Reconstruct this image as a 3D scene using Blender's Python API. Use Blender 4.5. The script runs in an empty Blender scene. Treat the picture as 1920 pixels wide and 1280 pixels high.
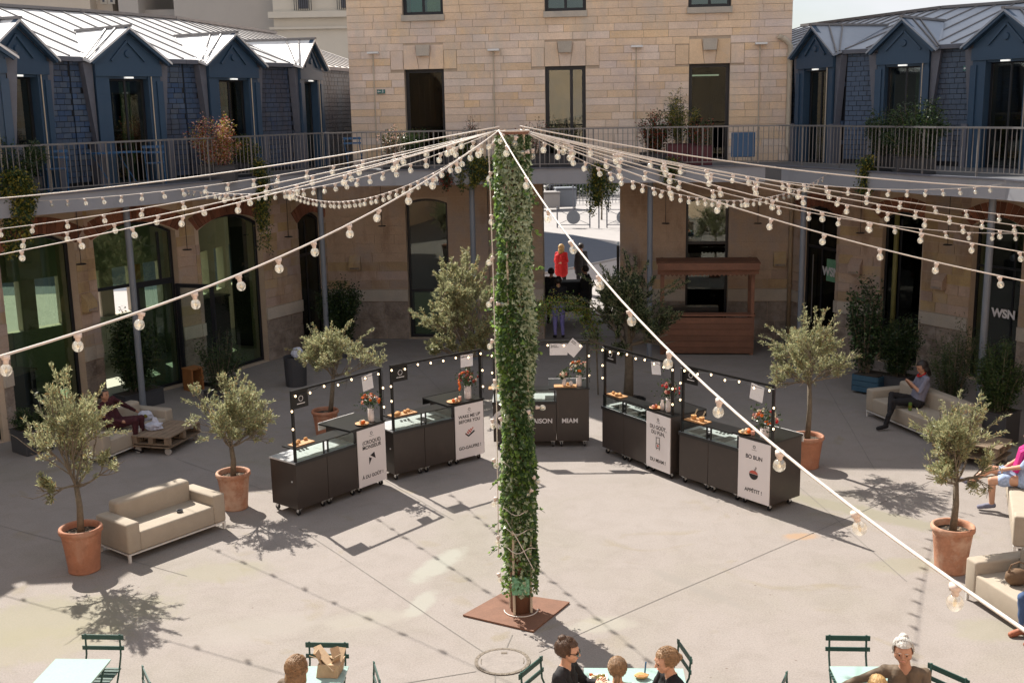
import bpy, math, random
import numpy as np
from mathutils import Matrix, Vector, noise
random.seed(11); RNG = np.random.default_rng(7)
D = bpy.data; scene = bpy.context.scene; COL = scene.collection
PI = math.pi; R = math.radians
# ------------------------------------------------------------------ camera
CAMH = 6.3; FPX = 2120.0; PITCH = R(11.7); ROLL = 0.019
_c, _s = math.cos(PITCH), math.sin(PITCH)
_f = np.array([0, _c, -_s]); _u = np.array([0, _s, _c]); _r = np.array([1.0, 0, 0])
_rt = _r*math.cos(ROLL) - _u*math.sin(ROLL); _up = _u*math.cos(ROLL) + _r*math.sin(ROLL)
cam = D.objects.new('camera', D.cameras.new('camera')); COL.objects.link(cam)
cam.matrix_world = Matrix(((_rt[0], _up[0], -_f[0], 0), (_rt[1], _up[1], -_f[1], 0), (_rt[2], _up[2], -_f[2], CAMH), (0, 0, 0, 1)))
cam.data.lens = FPX/1920*36; cam.data.sensor_width = 36; cam.data.clip_end = 1000; cam.data.clip_start = .05
scene.camera = cam
# ------------------------------------------------------------------ world and sun
SUN = Vector((-.565, .845, 1.055)).normalized()
world = D.worlds.new('World'); scene.world = world; world.use_nodes = True
wn = world.node_tree.nodes; wl = world.node_tree.links
sky = wn.new('ShaderNodeTexSky'); sky.sky_type = 'NISHITA'; sky.sun_disc = False
sky.sun_elevation = math.asin(SUN.z); sky.sun_rotation = math.atan2(SUN.x, SUN.y)
sky.air_density = 1.0; sky.dust_density = 1.2; sky.ozone_density = 1.0
bg = wn['Background']; bg.inputs['Strength'].default_value = .063
ctc = wn.new('ShaderNodeTexCoord'); cmp_ = wn.new('ShaderNodeMapping'); cmp_.inputs['Scale'].default_value = (1, 1, 2.5); cn_ = wn.new('ShaderNodeTexNoise'); cn_.inputs['Scale'].default_value = 2.2; cn_.inputs['Detail'].default_value = 7; cn_.inputs['Roughness'].default_value = .55
crp = wn.new('ShaderNodeMapRange'); crp.inputs['From Min'].default_value = .36; crp.inputs['From Max'].default_value = .56; crp.inputs['To Min'].default_value = .15; crp.inputs['To Max'].default_value = .9
cmx = wn.new('ShaderNodeMix'); cmx.data_type = 'RGBA'; cmx.inputs[7].default_value = (7.6, 7.7, 8.0, 1)
wl.new(ctc.outputs['Generated'], cmp_.inputs['Vector']); wl.new(cmp_.outputs[0], cn_.inputs['Vector']); wl.new(cn_.outputs[0], crp.inputs['Value']); wl.new(crp.outputs[0], cmx.inputs[0])
wl.new(sky.outputs[0], cmx.inputs[6]); wl.new(cmx.outputs[2], bg.inputs[0])   # thin white cloud over the whole sky
sun = D.objects.new('sun', D.lights.new('sun', 'SUN')); COL.objects.link(sun)
sun.data.energy = 4.9; sun.data.angle = R(.5); sun.data.color = (1, .94, .85)
sun.rotation_euler = SUN.to_track_quat('Z', 'Y').to_euler()
scene.view_settings.view_transform = 'Standard'; scene.view_settings.look = 'None'
scene.view_settings.exposure = .94; scene.view_settings.gamma = 1
scene.cycles.max_bounces = 8; scene.cycles.transparent_max_bounces = 12
# ------------------------------------------------------------------ survey helpers (sight lines measured from the balcony)
def sight(px, py): return _f*FPX + _rt*(px-960) + _up*(640-py)
def gp(px, py, z=0.0):
    r = sight(px, py); t = (z-CAMH)/r[2]; return Vector((r[0]*t, r[1]*t, z))
def dp(px, py, dep):
    r = sight(px, py)/FPX*dep; return Vector((r[0], r[1], CAMH+r[2]))
def onplane(px, py, A, B):
    r = sight(px, py); A = np.array(A[:2], float); d = np.array(B[:2], float)-A
    t, u = np.linalg.solve(np.array([[r[0], -d[0]], [r[1], -d[1]]]), A)
    return float(u), CAMH+r[2]*t
def atdist(px, py, y):
    r = sight(px, py); t = y/r[1]; return Vector((r[0]*t, y, CAMH+r[2]*t))
# ------------------------------------------------------------------ materials
def M(name, col, rough=.65, var=.12, ns=6., fine=.06, fs=60., bump=0., rnd=0., metal=0., trl=0., spec=.4, hue=0.):
    m = D.materials.new(name); m.use_nodes = True; nt = m.node_tree; N, L = nt.nodes, nt.links
    b = N['Principled BSDF']; b.inputs['Roughness'].default_value = rough; b.inputs['Metallic'].default_value = metal
    b.inputs['Specular IOR Level'].default_value = spec
    geo = N.new('ShaderNodeNewGeometry'); base = N.new('ShaderNodeRGB'); base.outputs[0].default_value = (*col, 1)
    cur = base.outputs[0]
    def mul(sock, lo, hi):
        nonlocal cur
        mr = N.new('ShaderNodeMapRange'); mr.inputs['To Min'].default_value = lo; mr.inputs['To Max'].default_value = hi
        L.new(sock, mr.inputs['Value']); hs = N.new('ShaderNodeHueSaturation')
        L.new(mr.outputs[0], hs.inputs['Value']); L.new(cur, hs.inputs['Color']); cur = hs.outputs[0]; return hs
    nz = N.new('ShaderNodeTexNoise'); nz.inputs['Scale'].default_value = ns; nz.inputs['Detail'].default_value = 6; nz.inputs['Roughness'].default_value = .65
    L.new(geo.outputs['Position'], nz.inputs['Vector'])
    if var: mul(nz.outputs[0], 1-var*2, 1+var*2)
    if fine:
        n2 = N.new('ShaderNodeTexNoise'); n2.inputs['Scale'].default_value = fs; n2.inputs['Detail'].default_value = 3
        L.new(geo.outputs['Position'], n2.inputs['Vector']); mul(n2.outputs[0], 1-fine*2, 1+fine*2)
    if rnd or hue:
        oi = N.new('ShaderNodeObjectInfo'); hs = mul(oi.outputs['Random'], 1-rnd, 1+rnd)
        if hue:
            w = N.new('ShaderNodeTexWhiteNoise'); w.noise_dimensions = '1D'; L.new(oi.outputs['Random'], w.inputs['W'])
            mh = N.new('ShaderNodeMapRange'); mh.inputs['To Min'].default_value = .5-hue; mh.inputs['To Max'].default_value = .5+hue
            L.new(w.outputs[0], mh.inputs['Value']); L.new(mh.outputs[0], hs.inputs['Hue'])
            ms = N.new('ShaderNodeMapRange'); ms.inputs['To Min'].default_value = .7; ms.inputs['To Max'].default_value = 1.25
            L.new(w.outputs[0], ms.inputs['Value']); L.new(ms.outputs[0], hs.inputs['Saturation'])
    L.new(cur, b.inputs['Base Color'])
    if bump:
        bp = N.new('ShaderNodeBump'); bp.inputs['Strength'].default_value = bump; bp.inputs['Distance'].default_value = .02
        L.new(nz.outputs[0] if ns > 20 else (n2.outputs[0] if fine else nz.outputs[0]), bp.inputs['Height']); L.new(bp.outputs[0], b.inputs['Normal'])
    if trl:
        t = N.new('ShaderNodeBsdfTranslucent'); mx = N.new('ShaderNodeMixShader'); mx.inputs[0].default_value = trl
        L.new(cur, t.inputs[0]); L.new(b.outputs[0], mx.inputs[1]); L.new(t.outputs[0], mx.inputs[2]); L.new(mx.outputs[0], N['Material Output'].inputs[0])
    return m
def glassm(name, tint=(.75, .85, .8), refl=.12, rough=.02):
    m = D.materials.new(name); m.use_nodes = True; nt = m.node_tree; N, L = nt.nodes, nt.links
    N.remove(N['Principled BSDF']); t = N.new('ShaderNodeBsdfTransparent'); t.inputs[0].default_value = (*tint, 1)
    g = N.new('ShaderNodeBsdfGlossy'); g.inputs['Roughness'].default_value = rough; g.inputs[0].default_value = (.9, 1, .95, 1)
    fr = N.new('ShaderNodeFresnel'); fr.inputs[0].default_value = 1.5; ad = N.new('ShaderNodeMath'); ad.operation = 'ADD'; ad.inputs[1].default_value = refl
    mx = N.new('ShaderNodeMixShader'); L.new(fr.outputs[0], ad.inputs[0]); ge = N.new('ShaderNodeNewGeometry'); ib = N.new('ShaderNodeMath'); ib.operation = 'SUBTRACT'; ib.inputs[0].default_value = 1; L.new(ge.outputs['Backfacing'], ib.inputs[1]); ml = N.new('ShaderNodeMath'); ml.operation = 'MULTIPLY'; ml.use_clamp = True; L.new(ad.outputs[0], ml.inputs[0]); L.new(ib.outputs[0], ml.inputs[1]); L.new(ml.outputs[0], mx.inputs[0])
    L.new(t.outputs[0], mx.inputs[1]); L.new(g.outputs[0], mx.inputs[2]); L.new(mx.outputs[0], N['Material Output'].inputs[0]); return m
def emitm(name, col, st):
    m = D.materials.new(name); m.use_nodes = True; b = m.node_tree.nodes['Principled BSDF']
    b.inputs['Base Color'].default_value = (*col, 1); b.inputs['Emission Color'].default_value = (*col, 1); b.inputs['Emission Strength'].default_value = st; return m
def bulbglass():
    m = glassm('bulb_glass', (.97, .95, .92), .16, .04); nt = m.node_tree; N, L = nt.nodes, nt.links; out = N['Material Output']; src = out.inputs[0].links[0].from_socket
    t = N.new('ShaderNodeBsdfTranslucent'); t.inputs[0].default_value = (.95, .88, .78, 1); mx = N.new('ShaderNodeMixShader'); mx.inputs[0].default_value = .22; L.new(src, mx.inputs[1]); L.new(t.outputs[0], mx.inputs[2]); L.new(mx.outputs[0], out.inputs[0]); return m
K = dict(
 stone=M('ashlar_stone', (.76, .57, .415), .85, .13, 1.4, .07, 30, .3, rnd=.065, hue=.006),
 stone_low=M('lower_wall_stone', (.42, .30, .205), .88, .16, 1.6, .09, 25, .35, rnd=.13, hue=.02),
 stone_pale=M('pale_band_stone', (.47, .41, .34), .8, .12, 2.5, .07, 40, .2, rnd=.08),
 rubble=M('rough_plinth_stone', (.27, .22, .18), .95, .28, 4, .15, 22, .8, rnd=.12),
 mortar=M('mortar', (.46, .36, .27), .95, .1, 5),
 brick=M('red_arch_brick', (.21, .085, .05), .9, .15, 8, .1, 50, .3, rnd=.3),
 slate=M('blue_slate', (.052, .082, .138), .5, .12, 5, .08, 60, .2, rnd=.14, hue=.006),
 bluewood=M('blue_painted_timber', (.030, .062, .108), .45, .06, 8),
 lead=M('lead_flashing', (.11, .115, .14), .55, .15, 5),
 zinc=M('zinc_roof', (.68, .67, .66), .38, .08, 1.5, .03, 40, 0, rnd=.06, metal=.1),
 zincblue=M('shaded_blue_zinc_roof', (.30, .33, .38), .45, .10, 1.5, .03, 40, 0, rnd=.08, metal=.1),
 zincseam=M('zinc_seam', (.18, .17, .17), .5, .1, 5),
 black=M('black_metal', (.012, .012, .014), .35, .05, 10),
 frame=M('dark_window_frame', (.013, .014, .018), .4, .05, 10),
 graypost=M('grey_painted_steel', (.16, .175, .20), .45, .06, 5),
 fascia=M('pale_grey_fascia', (.27, .275, .30), .55, .06, 1.5, .03),
 deck=M('deck_surface', (.10, .10, .105), .8, .1, 3),
 rail=M('galvanised_steel', (.17, .165, .165), .45, .1, 8, metal=.3),
 green=M('bistro_green', (.028, .075, .062), .35, .05, 10),
 mint=M('pale_mint_tabletop', (.32, .45, .41), .22, .03, 4),
 sofa=M('beige_sofa_fabric', (.37, .315, .25), .9, .06, 4, .09, 180, .25),
 sofawhite=M('white_sofa_base', (.6, .58, .55), .4, .03),
 terra=M('terracotta', (.38, .165, .095), .8, .17, 7, .06, 40, .2, rnd=.1),
 terrapale=M('weathered_terracotta', (.42, .20, .12), .85, .25, 6, .08, 30, .2, rnd=.1),
 soil=M('soil', (.05, .038, .028), 1, .3, 30, .2, 90, 1),
 bark=M('olive_bark', (.16, .13, .095), .95, .25, 14, .15, 60, .8),
 rust=M('corten_steel', (.17, .08, .048), .75, .18, 5, .12, 45, .15),
 cart=M('brown_black_laminate', (.044, .034, .029), .30, .08, 4, .02),
 cartblack=M('cart_black_steel', (.012, .012, .012), .3, .03),
 steel=M('stainless_steel', (.72, .74, .75), .28, .06, 8, metal=.45),
 sign=M('white_sign_panel', (.74, .69, .68), .55, .02, 3, .01),
 ink=M('black_print', (.02, .018, .02), .6, 0, 1, 0),
 inkred=M('red_print', (.50, .10, .07), .6, 0, 1, 0),
 white=M('white_paint', (.75, .74, .72), .5, .04),
 whiteletter=M('white_lettering', (.68, .66, .66), .5, 0, 1, 0),
 cable=M('white_rubber_cable', (.60, .54, .48), .5, .03),
 socket=M('bulb_socket', (.62, .52, .46), .5, .05),
 paper=M('paper', (.72, .70, .70), .8, .03),
 plate=M('wooden_board', (.42, .22, .09), .6, .15, 12),
 bread=M('food_bread', (.52, .27, .10), .8, .2, 40),
 orange=M('orange_petal', (.75, .16, .02), .6, .1, trl=.2), red=M('red_petal', (.55, .02, .02), .6, .1, trl=.2), pink=M('pink_petal', (.75, .35, .28), .6, .1, trl=.2), cream=M('cream_petal', (.75, .66, .48), .6, .1, trl=.2),
 vase=M('white_vase', (.66, .58, .54), .3, .03),
 wood=M('red_brown_wood', (.19, .085, .05), .6, .2, 3, .12, 30, .2, rnd=.22),
 pallet=M('weathered_pallet_wood', (.22, .16, .11), .85, .2, 5, .1, 50, .3, rnd=.15),
 oakwood=M('orange_wood', (.36, .15, .05), .6, .15, 6),
 asphalt=M('asphalt', (.07, .08, .105), .9, .1, 1.5, .1, 60),
 pave=M('pale_pavement', (.30, .28, .27), .85, .08, 1.2, .05),
 bluepaint=M('blue_paint', (.015, .085, .20), .4, .05), bluepl=M('blue_planter_board', (.035, .085, .13), .6, .12, rnd=.1), grayplanter=M('dark_grey_planter', (.05, .05, .055), .6, .08),
 redpl=M('wine_red_planter', (.09, .02, .03), .6, .08), teal=M('teal_cloth', (.05, .28, .30), .5, .05),
 plaster=M('cream_render', (.52, .45, .37), .9, .06, .6, .02), plaster2=M('grey_render', (.40, .37, .34), .9, .06, .6, .02),
 plaster3=M('haussmann_stone', (.56, .52, .45), .9, .05, 1.2, .03),
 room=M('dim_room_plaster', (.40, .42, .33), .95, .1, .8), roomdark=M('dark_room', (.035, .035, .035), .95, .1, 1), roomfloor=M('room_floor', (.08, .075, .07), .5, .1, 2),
 curtain=M('green_curtain', (.10, .15, .12), .9, .08, 3), drape=M('black_curtain', (.012, .012, .013), .95, .1, 6),
 ivory=M('ivory_post', (.50, .42, .32), .6, .1),
 olive1=M('olive_leaf_grey', (.26, .28, .15), .42, .1, trl=.5), olive2=M('olive_leaf_light', (.44, .43, .24), .4, .1, trl=.5), olive3=M('olive_leaf_tan', (.34, .24, .11), .5, .1, trl=.35),
 ivy1=M('ivy_leaf_dark', (.075, .135, .05), .35, .1, trl=.3), ivy2=M('ivy_leaf_bright', (.20, .32, .07), .4, .1, trl=.45), ivy3=M('ivy_leaf_variegated', (.44, .50, .33), .4, .15, trl=.25),
 leafd=M('dark_leaf', (.022, .042, .016), .4, .15, trl=.25), leafm=M('mid_leaf', (.05, .085, .022), .45, .15, trl=.3), leafy=M('yellow_leaf', (.28, .24, .04), .5, .15, trl=.4), leafr=M('red_leaf', (.28, .045, .025), .45, .15, trl=.35), leafp=M('pinkish_leaf', (.62, .36, .28), .5, .15, trl=.35),
 skin=M('skin', (.52, .29, .19), .5, .05, 12, .02), skin2=M('tanned_skin', (.42, .22, .14), .5, .05, 12, .02),
 blacktop=M('black_cloth', (.014, .013, .015), .85, .1, 20), brownjacket=M('brown_jacket', (.12, .085, .055), .75, .15, 20, .05), maroon=M('maroon_cloth', (.05, .010, .014), .85, .1, 10),
 redcoat=M('red_coat', (.45, .012, .015), .8, .1, 10), pinks=M('magenta_scarf', (.55, .03, .22), .8, .1, 10), bluedress=M('pale_blue_print', (.30, .38, .55), .8, .3, 30), denim=M('denim', (.05, .09, .19), .85, .1, 20), purple=M('lilac_trousers', (.22, .20, .45), .85, .1, 20),
 greyshoe=M('grey_shoe', (.18, .18, .24), .8, .1, 20), orangeshoe=M('orange_brown_shoe', (.30, .10, .05), .6, .3, 30), whitesock=M('white_sock', (.6, .58, .58), .9, .1, 30),
 hairbrown=M('brown_hair', (.085, .045, .025), .45, .3, 50, .2, 160, .6), hairlight=M('light_brown_hair', (.24, .14, .07), .45, .3, 50, .2, 160, .6), hairblond=M('blond_hair', (.42, .26, .10), .45, .25, 50, .2, 160, .6), hairgrey=M('grey_hair', (.52, .50, .46), .5, .25, 50, .2, 160, .6), hairdark=M('dark_hair', (.02, .014, .012), .4, .2, 50, .2, 160, .5),
 lensm=M('dark_lens', (.01, .01, .012), .1, 0, 1, 0), greenprint=M('green_print', (.16, .36, .22), .5, .5, 40, .2, 90),
 exitgreen=M('green_exit_sign', (.05, .16, .14), .4, 0, 1, 0), manhole=M('cast_iron', (.16, .13, .10), .7, .2, 10, .1, 60, .4), manholefill=M('cover_concrete', (.25, .22, .20), .9, .1, 10, .1, 50, .3),
 joint=M('joint_sealant', (.17, .155, .14), .95, .2, 5), glow=emitm('warm_bulb_lit', (1, .72, .42), 2.2), tubelight=emitm('office_light', (1, .9, .7), 1.5), shoplight=emitm('strip_light', (.9, .9, .85), .35),
 g_win=glassm('window_glass', (.58, .68, .56), .09), g_clear=glassm('display_glass', (.90, .95, .92), .05), g_door=glassm('door_glass', (.42, .52, .45), .06), g_bulb=bulbglass(), g_dark=glassm('tinted_glass', (.25, .30, .28), -.02),
 poster=M('orange_poster', (.55, .22, .04), .6, .3, 8), yellowpipe=M('yellow_green_pipe', (.16, .15, .05), .6, .1), ochre=M('ochre_pipe', (.30, .22, .14), .6, .12), bagm=M('brown_bag', (.15, .09, .05), .8, .15, 20), plasticb=M('white_plastic_bag', (.68, .70, .80), .4, .08, 20, trl=.3), kraft=M('kraft_paper_bag', (.45, .32, .20), .85, .12, 14),
)
# ground: worn concrete yard
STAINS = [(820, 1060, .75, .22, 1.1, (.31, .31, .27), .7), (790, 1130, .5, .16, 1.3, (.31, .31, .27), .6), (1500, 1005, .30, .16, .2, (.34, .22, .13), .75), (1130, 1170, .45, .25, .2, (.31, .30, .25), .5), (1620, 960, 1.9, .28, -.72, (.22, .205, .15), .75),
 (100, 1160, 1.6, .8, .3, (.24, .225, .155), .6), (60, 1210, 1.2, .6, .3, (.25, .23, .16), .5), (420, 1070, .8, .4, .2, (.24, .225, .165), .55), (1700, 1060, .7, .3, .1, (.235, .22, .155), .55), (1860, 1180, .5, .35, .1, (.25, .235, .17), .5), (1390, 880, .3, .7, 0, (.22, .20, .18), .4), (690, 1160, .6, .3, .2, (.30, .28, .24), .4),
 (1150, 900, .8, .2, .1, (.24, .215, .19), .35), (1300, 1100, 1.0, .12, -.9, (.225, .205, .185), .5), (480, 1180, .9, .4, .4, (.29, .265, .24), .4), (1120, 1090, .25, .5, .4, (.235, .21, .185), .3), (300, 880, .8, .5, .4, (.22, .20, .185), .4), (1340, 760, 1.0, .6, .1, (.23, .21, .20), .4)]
def ground_mat():
    m = D.materials.new('yard_concrete'); m.use_nodes = True; nt = m.node_tree; N, L = nt.nodes, nt.links; b = N['Principled BSDF']
    geo = N.new('ShaderNodeNewGeometry'); P = geo.outputs['Position']
    def nz(s, d=5, r=.6, dist=0):
        n = N.new('ShaderNodeTexNoise'); n.inputs['Scale'].default_value = s; n.inputs['Detail'].default_value = d; n.inputs['Roughness'].default_value = r; n.inputs['Distortion'].default_value = dist
        L.new(P, n.inputs['Vector']); return n.outputs[0]
    def ramp(s, pts):
        r = N.new('ShaderNodeValToRGB'); e = r.color_ramp.elements
        e[0].position, e[0].color = pts[0][0], (*pts[0][1], 1); e[1].position, e[1].color = pts[-1][0], (*pts[-1][1], 1)
        for p, c in pts[1:-1]: x = e.new(p); x.color = (*c, 1)
        L.new(s, r.inputs[0]); return r.outputs[0]
    def mix(a, c, f, mode='MULTIPLY'):
        x = N.new('ShaderNodeMix'); x.data_type = 'RGBA'; x.blend_type = mode
        if isinstance(f, float): x.inputs[0].default_value = f
        else: L.new(f, x.inputs[0])
        L.new(a, x.inputs[6]); L.new(c, x.inputs[7]); return x.outputs[2]
    c = ramp(nz(.35, 6, .6, .4), [(.3, (.255, .232, .20)), (.5, (.275, .244, .224)), (.7, (.285, .254, .236))])
    c = mix(c, ramp(nz(2.2, 8, .7, .6), [(.3, (.90, .895, .88)), (.55, (1, 1, 1)), (.75, (1.03, 1.03, 1.03))]), 1.0)
    c = mix(c, ramp(nz(45, 4, .7), [(.3, (.80, .79, .78)), (.6, (1.05, 1.05, 1.05))]), 1.0)
    c = mix(c, ramp(nz(180, 2, .5), [(.35, (.86, .86, .86)), (.6, (1.06, 1.06, 1.06))]), 1.0)
    c = mix(c, ramp(nz(.9, 3, .5, 1.5), [(.62, (1, 1, 1)), (.72, (.93, .91, .80))]), 1.0)   # mossy tint
    v = N.new('ShaderNodeTexVoronoi'); v.inputs['Scale'].default_value = 2.3; v.feature = 'F1'; L.new(P, v.inputs['Vector'])
    c = mix(c, ramp(v.outputs['Distance'], [(.02, (.62, .55, .50)), (.045, (1, 1, 1))]), 1.0)   # chewing gum and drops
    # stains and repairs that lie at known places of the yard
    sx = N.new('ShaderNodeSeparateXYZ'); L.new(P, sx.inputs[0]); dn = nz(3.0, 5, .7)
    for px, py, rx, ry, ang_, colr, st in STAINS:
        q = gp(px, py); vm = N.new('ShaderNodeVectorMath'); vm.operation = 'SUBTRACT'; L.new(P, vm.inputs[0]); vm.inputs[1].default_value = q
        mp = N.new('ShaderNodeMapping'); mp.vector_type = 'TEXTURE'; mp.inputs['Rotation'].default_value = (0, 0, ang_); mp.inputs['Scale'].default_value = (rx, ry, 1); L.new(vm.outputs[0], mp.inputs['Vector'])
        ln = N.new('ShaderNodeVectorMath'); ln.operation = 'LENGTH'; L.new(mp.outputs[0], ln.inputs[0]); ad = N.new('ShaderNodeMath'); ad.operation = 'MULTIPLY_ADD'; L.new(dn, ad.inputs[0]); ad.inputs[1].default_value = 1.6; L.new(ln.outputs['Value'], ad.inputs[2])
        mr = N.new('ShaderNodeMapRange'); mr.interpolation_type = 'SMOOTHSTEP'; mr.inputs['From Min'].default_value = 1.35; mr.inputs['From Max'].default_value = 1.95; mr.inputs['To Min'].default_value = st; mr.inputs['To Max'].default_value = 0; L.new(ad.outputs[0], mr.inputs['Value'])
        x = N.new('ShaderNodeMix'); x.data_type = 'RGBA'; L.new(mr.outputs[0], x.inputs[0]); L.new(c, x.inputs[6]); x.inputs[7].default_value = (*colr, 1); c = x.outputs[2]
    L.new(c, b.inputs['Base Color']); b.inputs['Roughness'].default_value = .88; b.inputs['Specular IOR Level'].default_value = .25
    bp = N.new('ShaderNodeBump'); bp.inputs['Strength'].default_value = .25; bp.inputs['Distance'].default_value = .01; L.new(nz(60, 5), bp.inputs['Height']); L.new(bp.outputs[0], b.inputs['Normal'])
    return m
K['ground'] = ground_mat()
def weather(m, tint, scale, lo, hi, amt, stretch=(1, 1, 1)):
    '''mix patches of another stone tone into a masonry material, by place on the wall'''
    nt = m.node_tree; N, L = nt.nodes, nt.links; b = N['Principled BSDF']; src = b.inputs['Base Color'].links[0].from_socket
    geo = N.new('ShaderNodeNewGeometry'); mp = N.new('ShaderNodeMapping'); mp.inputs['Scale'].default_value = stretch; L.new(geo.outputs['Position'], mp.inputs['Vector'])
    n = N.new('ShaderNodeTexNoise'); n.inputs['Scale'].default_value = scale; n.inputs['Detail'].default_value = 7; n.inputs['Roughness'].default_value = .65; L.new(mp.outputs[0], n.inputs['Vector'])
    mr = N.new('ShaderNodeMapRange'); mr.inputs['From Min'].default_value = lo; mr.inputs['From Max'].default_value = hi; mr.inputs['To Max'].default_value = amt; L.new(n.outputs[0], mr.inputs['Value'])
    x = N.new('ShaderNodeMix'); x.data_type = 'RGBA'; L.new(mr.outputs[0], x.inputs[0]); L.new(src, x.inputs[6]); x.inputs[7].default_value = (*tint, 1); L.new(x.outputs[2], b.inputs['Base Color'])
weather(K['stone'], (.60, .49, .45), .55, .50, .66, .7); weather(K['stone'], (.54, .48, .41), 1.3, .52, .70, .6, (1, 1, .35)); weather(K['stone'], (.70, .52, .36), 2.2, .58, .72, .5)
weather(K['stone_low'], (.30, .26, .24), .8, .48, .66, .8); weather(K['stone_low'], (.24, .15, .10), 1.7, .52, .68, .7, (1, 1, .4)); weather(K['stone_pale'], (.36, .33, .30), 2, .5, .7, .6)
weather(K['rubble'], (.15, .11, .09), 2.5, .48, .65, .8); weather(K['rubble'], (.36, .31, .27), 3.7, .52, .66, .7); weather(K['fascia'], (.18, .18, .18), 1.5, .55, .72, .5, (1, 1, .3)); weather(K['slate'], (.05, .052, .07), .9, .48, .62, .8, (1, 1, .4))
weather(K['sofa'], (.30, .25, .195), 2.5, .5, .72, .5); weather(K['terra'], (.46, .28, .20), 3, .48, .66, .7, (1, 1, .5)); weather(K['terra'], (.20, .09, .06), 4.5, .56, .70, .6); weather(K['terrapale'], (.55, .38, .28), 3.5, .45, .62, .7)
weather(K['zinc'], (.50, .48, .46), 1.2, .52, .7, .6); weather(K['cart'], (.075, .055, .045), 5, .55, .8, .5)
# ------------------------------------------------------------------ object helpers
PW = {}
def setw(o, mw, parent=None):
    COL.objects.link(o)
    if parent is not None:
        o.parent = parent; o.matrix_basis = PW[parent.name].inverted() @ mw
    else: o.matrix_basis = mw
    PW[o.name] = mw.copy(); return o
def thing(name, label, cat, loc=(0, 0, 0), rz=0., group=None):
    o = D.objects.new(name, None); o.empty_display_size = .1; o['label'] = label; o['category'] = cat
    if group: o['group'] = group
    return setw(o, Matrix.Translation(loc) @ Matrix.Rotation(rz, 4, 'Z'))
def tag(o, label, cat, group=None):
    o['label'] = label; o['category'] = cat
    if group: o['group'] = group
    return o
def frame(p0, p1):
    z = (Vector(p1)-Vector(p0)); l = z.length; z = z/l if l > 1e-9 else Vector((0, 0, 1))
    x = z.orthogonal().normalized(); return x, z.cross(x), z, l
class MB:
    def __init__(s): s.v = []; s.f = []; s.m = []; s.cm = 0
    def add(s, vs, fs):
        b = len(s.v); s.v += [tuple(v) for v in vs]; s.f += [tuple(i+b for i in f) for f in fs]; s.m += [s.cm]*len(fs); return s
    def box(s, c, d, mw=None, rz=0.):
        x, y, z = d[0]/2, d[1]/2, d[2]/2; vs = [Vector((i*x, j*y, k*z)) for i in (-1, 1) for j in (-1, 1) for k in (-1, 1)]
        if mw is not None: vs = [mw @ v for v in vs]
        elif rz: mm = Matrix.Rotation(rz, 3, 'Z'); vs = [mm @ v for v in vs]
        return s.add([v+Vector(c) for v in vs], [(0, 1, 3, 2), (4, 6, 7, 5), (0, 4, 5, 1), (2, 3, 7, 6), (0, 2, 6, 4), (1, 5, 7, 3)])
    def ab(s, a, b): return s.box([(a[i]+b[i])/2 for i in range(3)], [abs(b[i]-a[i]) for i in range(3)])
    def bar(s, p0, p1, w, h=None, up=(0, 0, 1)):
        h = h or w; z = Vector(p1)-Vector(p0); l = z.length; z.normalize(); x = z.cross(Vector(up))
        x = x.normalized() if x.length > 1e-4 else z.orthogonal().normalized(); y = x.cross(z)
        mw = Matrix((x, z, y)).transposed(); return s.box((Vector(p0)+Vector(p1))/2, (w, l, h), mw)
    def cyl(s, p0, p1, r0, r1=None, n=10, cap=True):
        r1 = r0 if r1 is None else r1; x, y, z, l = frame(p0, p1); p0 = Vector(p0); p1 = Vector(p1); vs = []
        for p, r in ((p0, r0), (p1, r1)):
            for i in range(n): a = 2*PI*i/n; vs.append(p+x*math.cos(a)*r+y*math.sin(a)*r)
        fs = [(i, (i+1) % n, n+(i+1) % n, n+i) for i in range(n)]
        if cap: fs += [tuple(range(n))[::-1], tuple(range(n, 2*n))]
        return s.add(vs, fs)
    def tube(s, pts, r, n=6, cap=True):
        pts = [Vector(p) for p in pts]; rs = r if hasattr(r, '__len__') else [r]*len(pts); vs = []; ref = None
        for i, p in enumerate(pts):
            t = (pts[min(i+1, len(pts)-1)]-pts[max(i-1, 0)]); t.normalize()
            if ref is None: ref = t.orthogonal().normalized()
            x = (ref-t*ref.dot(t)); x = x.normalized() if x.length > 1e-5 else t.orthogonal().normalized(); ref = x; y = t.cross(x)
            for k in range(n): a = 2*PI*k/n; vs.append(p+(x*math.cos(a)+y*math.sin(a))*rs[i])
        fs = [(i*n+k, i*n+(k+1) % n, (i+1)*n+(k+1) % n, (i+1)*n+k) for i in range(len(pts)-1) for k in range(n)]
        if cap: fs += [tuple(range(n))[::-1], tuple(range((len(pts)-1)*n, len(pts)*n))]
        return s.add(vs, fs)
    def ball(s, c, r, nu=10, nv=7, jit=0.):
        r = (r, r, r) if not hasattr(r, '__len__') else r; c = Vector(c); vs = [c+Vector((0, 0, r[2]))]
        for j in range(1, nv):
            th = PI*j/nv
            for i in range(nu):
                a = 2*PI*i/nu; k = 1+random.uniform(-jit, jit); vs.append(c+Vector((r[0]*math.sin(th)*math.cos(a)*k, r[1]*math.sin(th)*math.sin(a)*k, r[2]*math.cos(th)*k)))
        vs.append(c-Vector((0, 0, r[2]))); e = len(vs)-1
        fs = [(0, 1+i, 1+(i+1) % nu) for i in range(nu)] + [(1+(j-1)*nu+i, 1+j*nu+i, 1+j*nu+(i+1) % nu, 1+(j-1)*nu+(i+1) % nu) for j in range(1, nv-1) for i in range(nu)]
        fs += [(e, 1+(nv-2)*nu+(i+1) % nu, 1+(nv-2)*nu+i) for i in range(nu)]
        return s.add(vs, fs)
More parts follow.
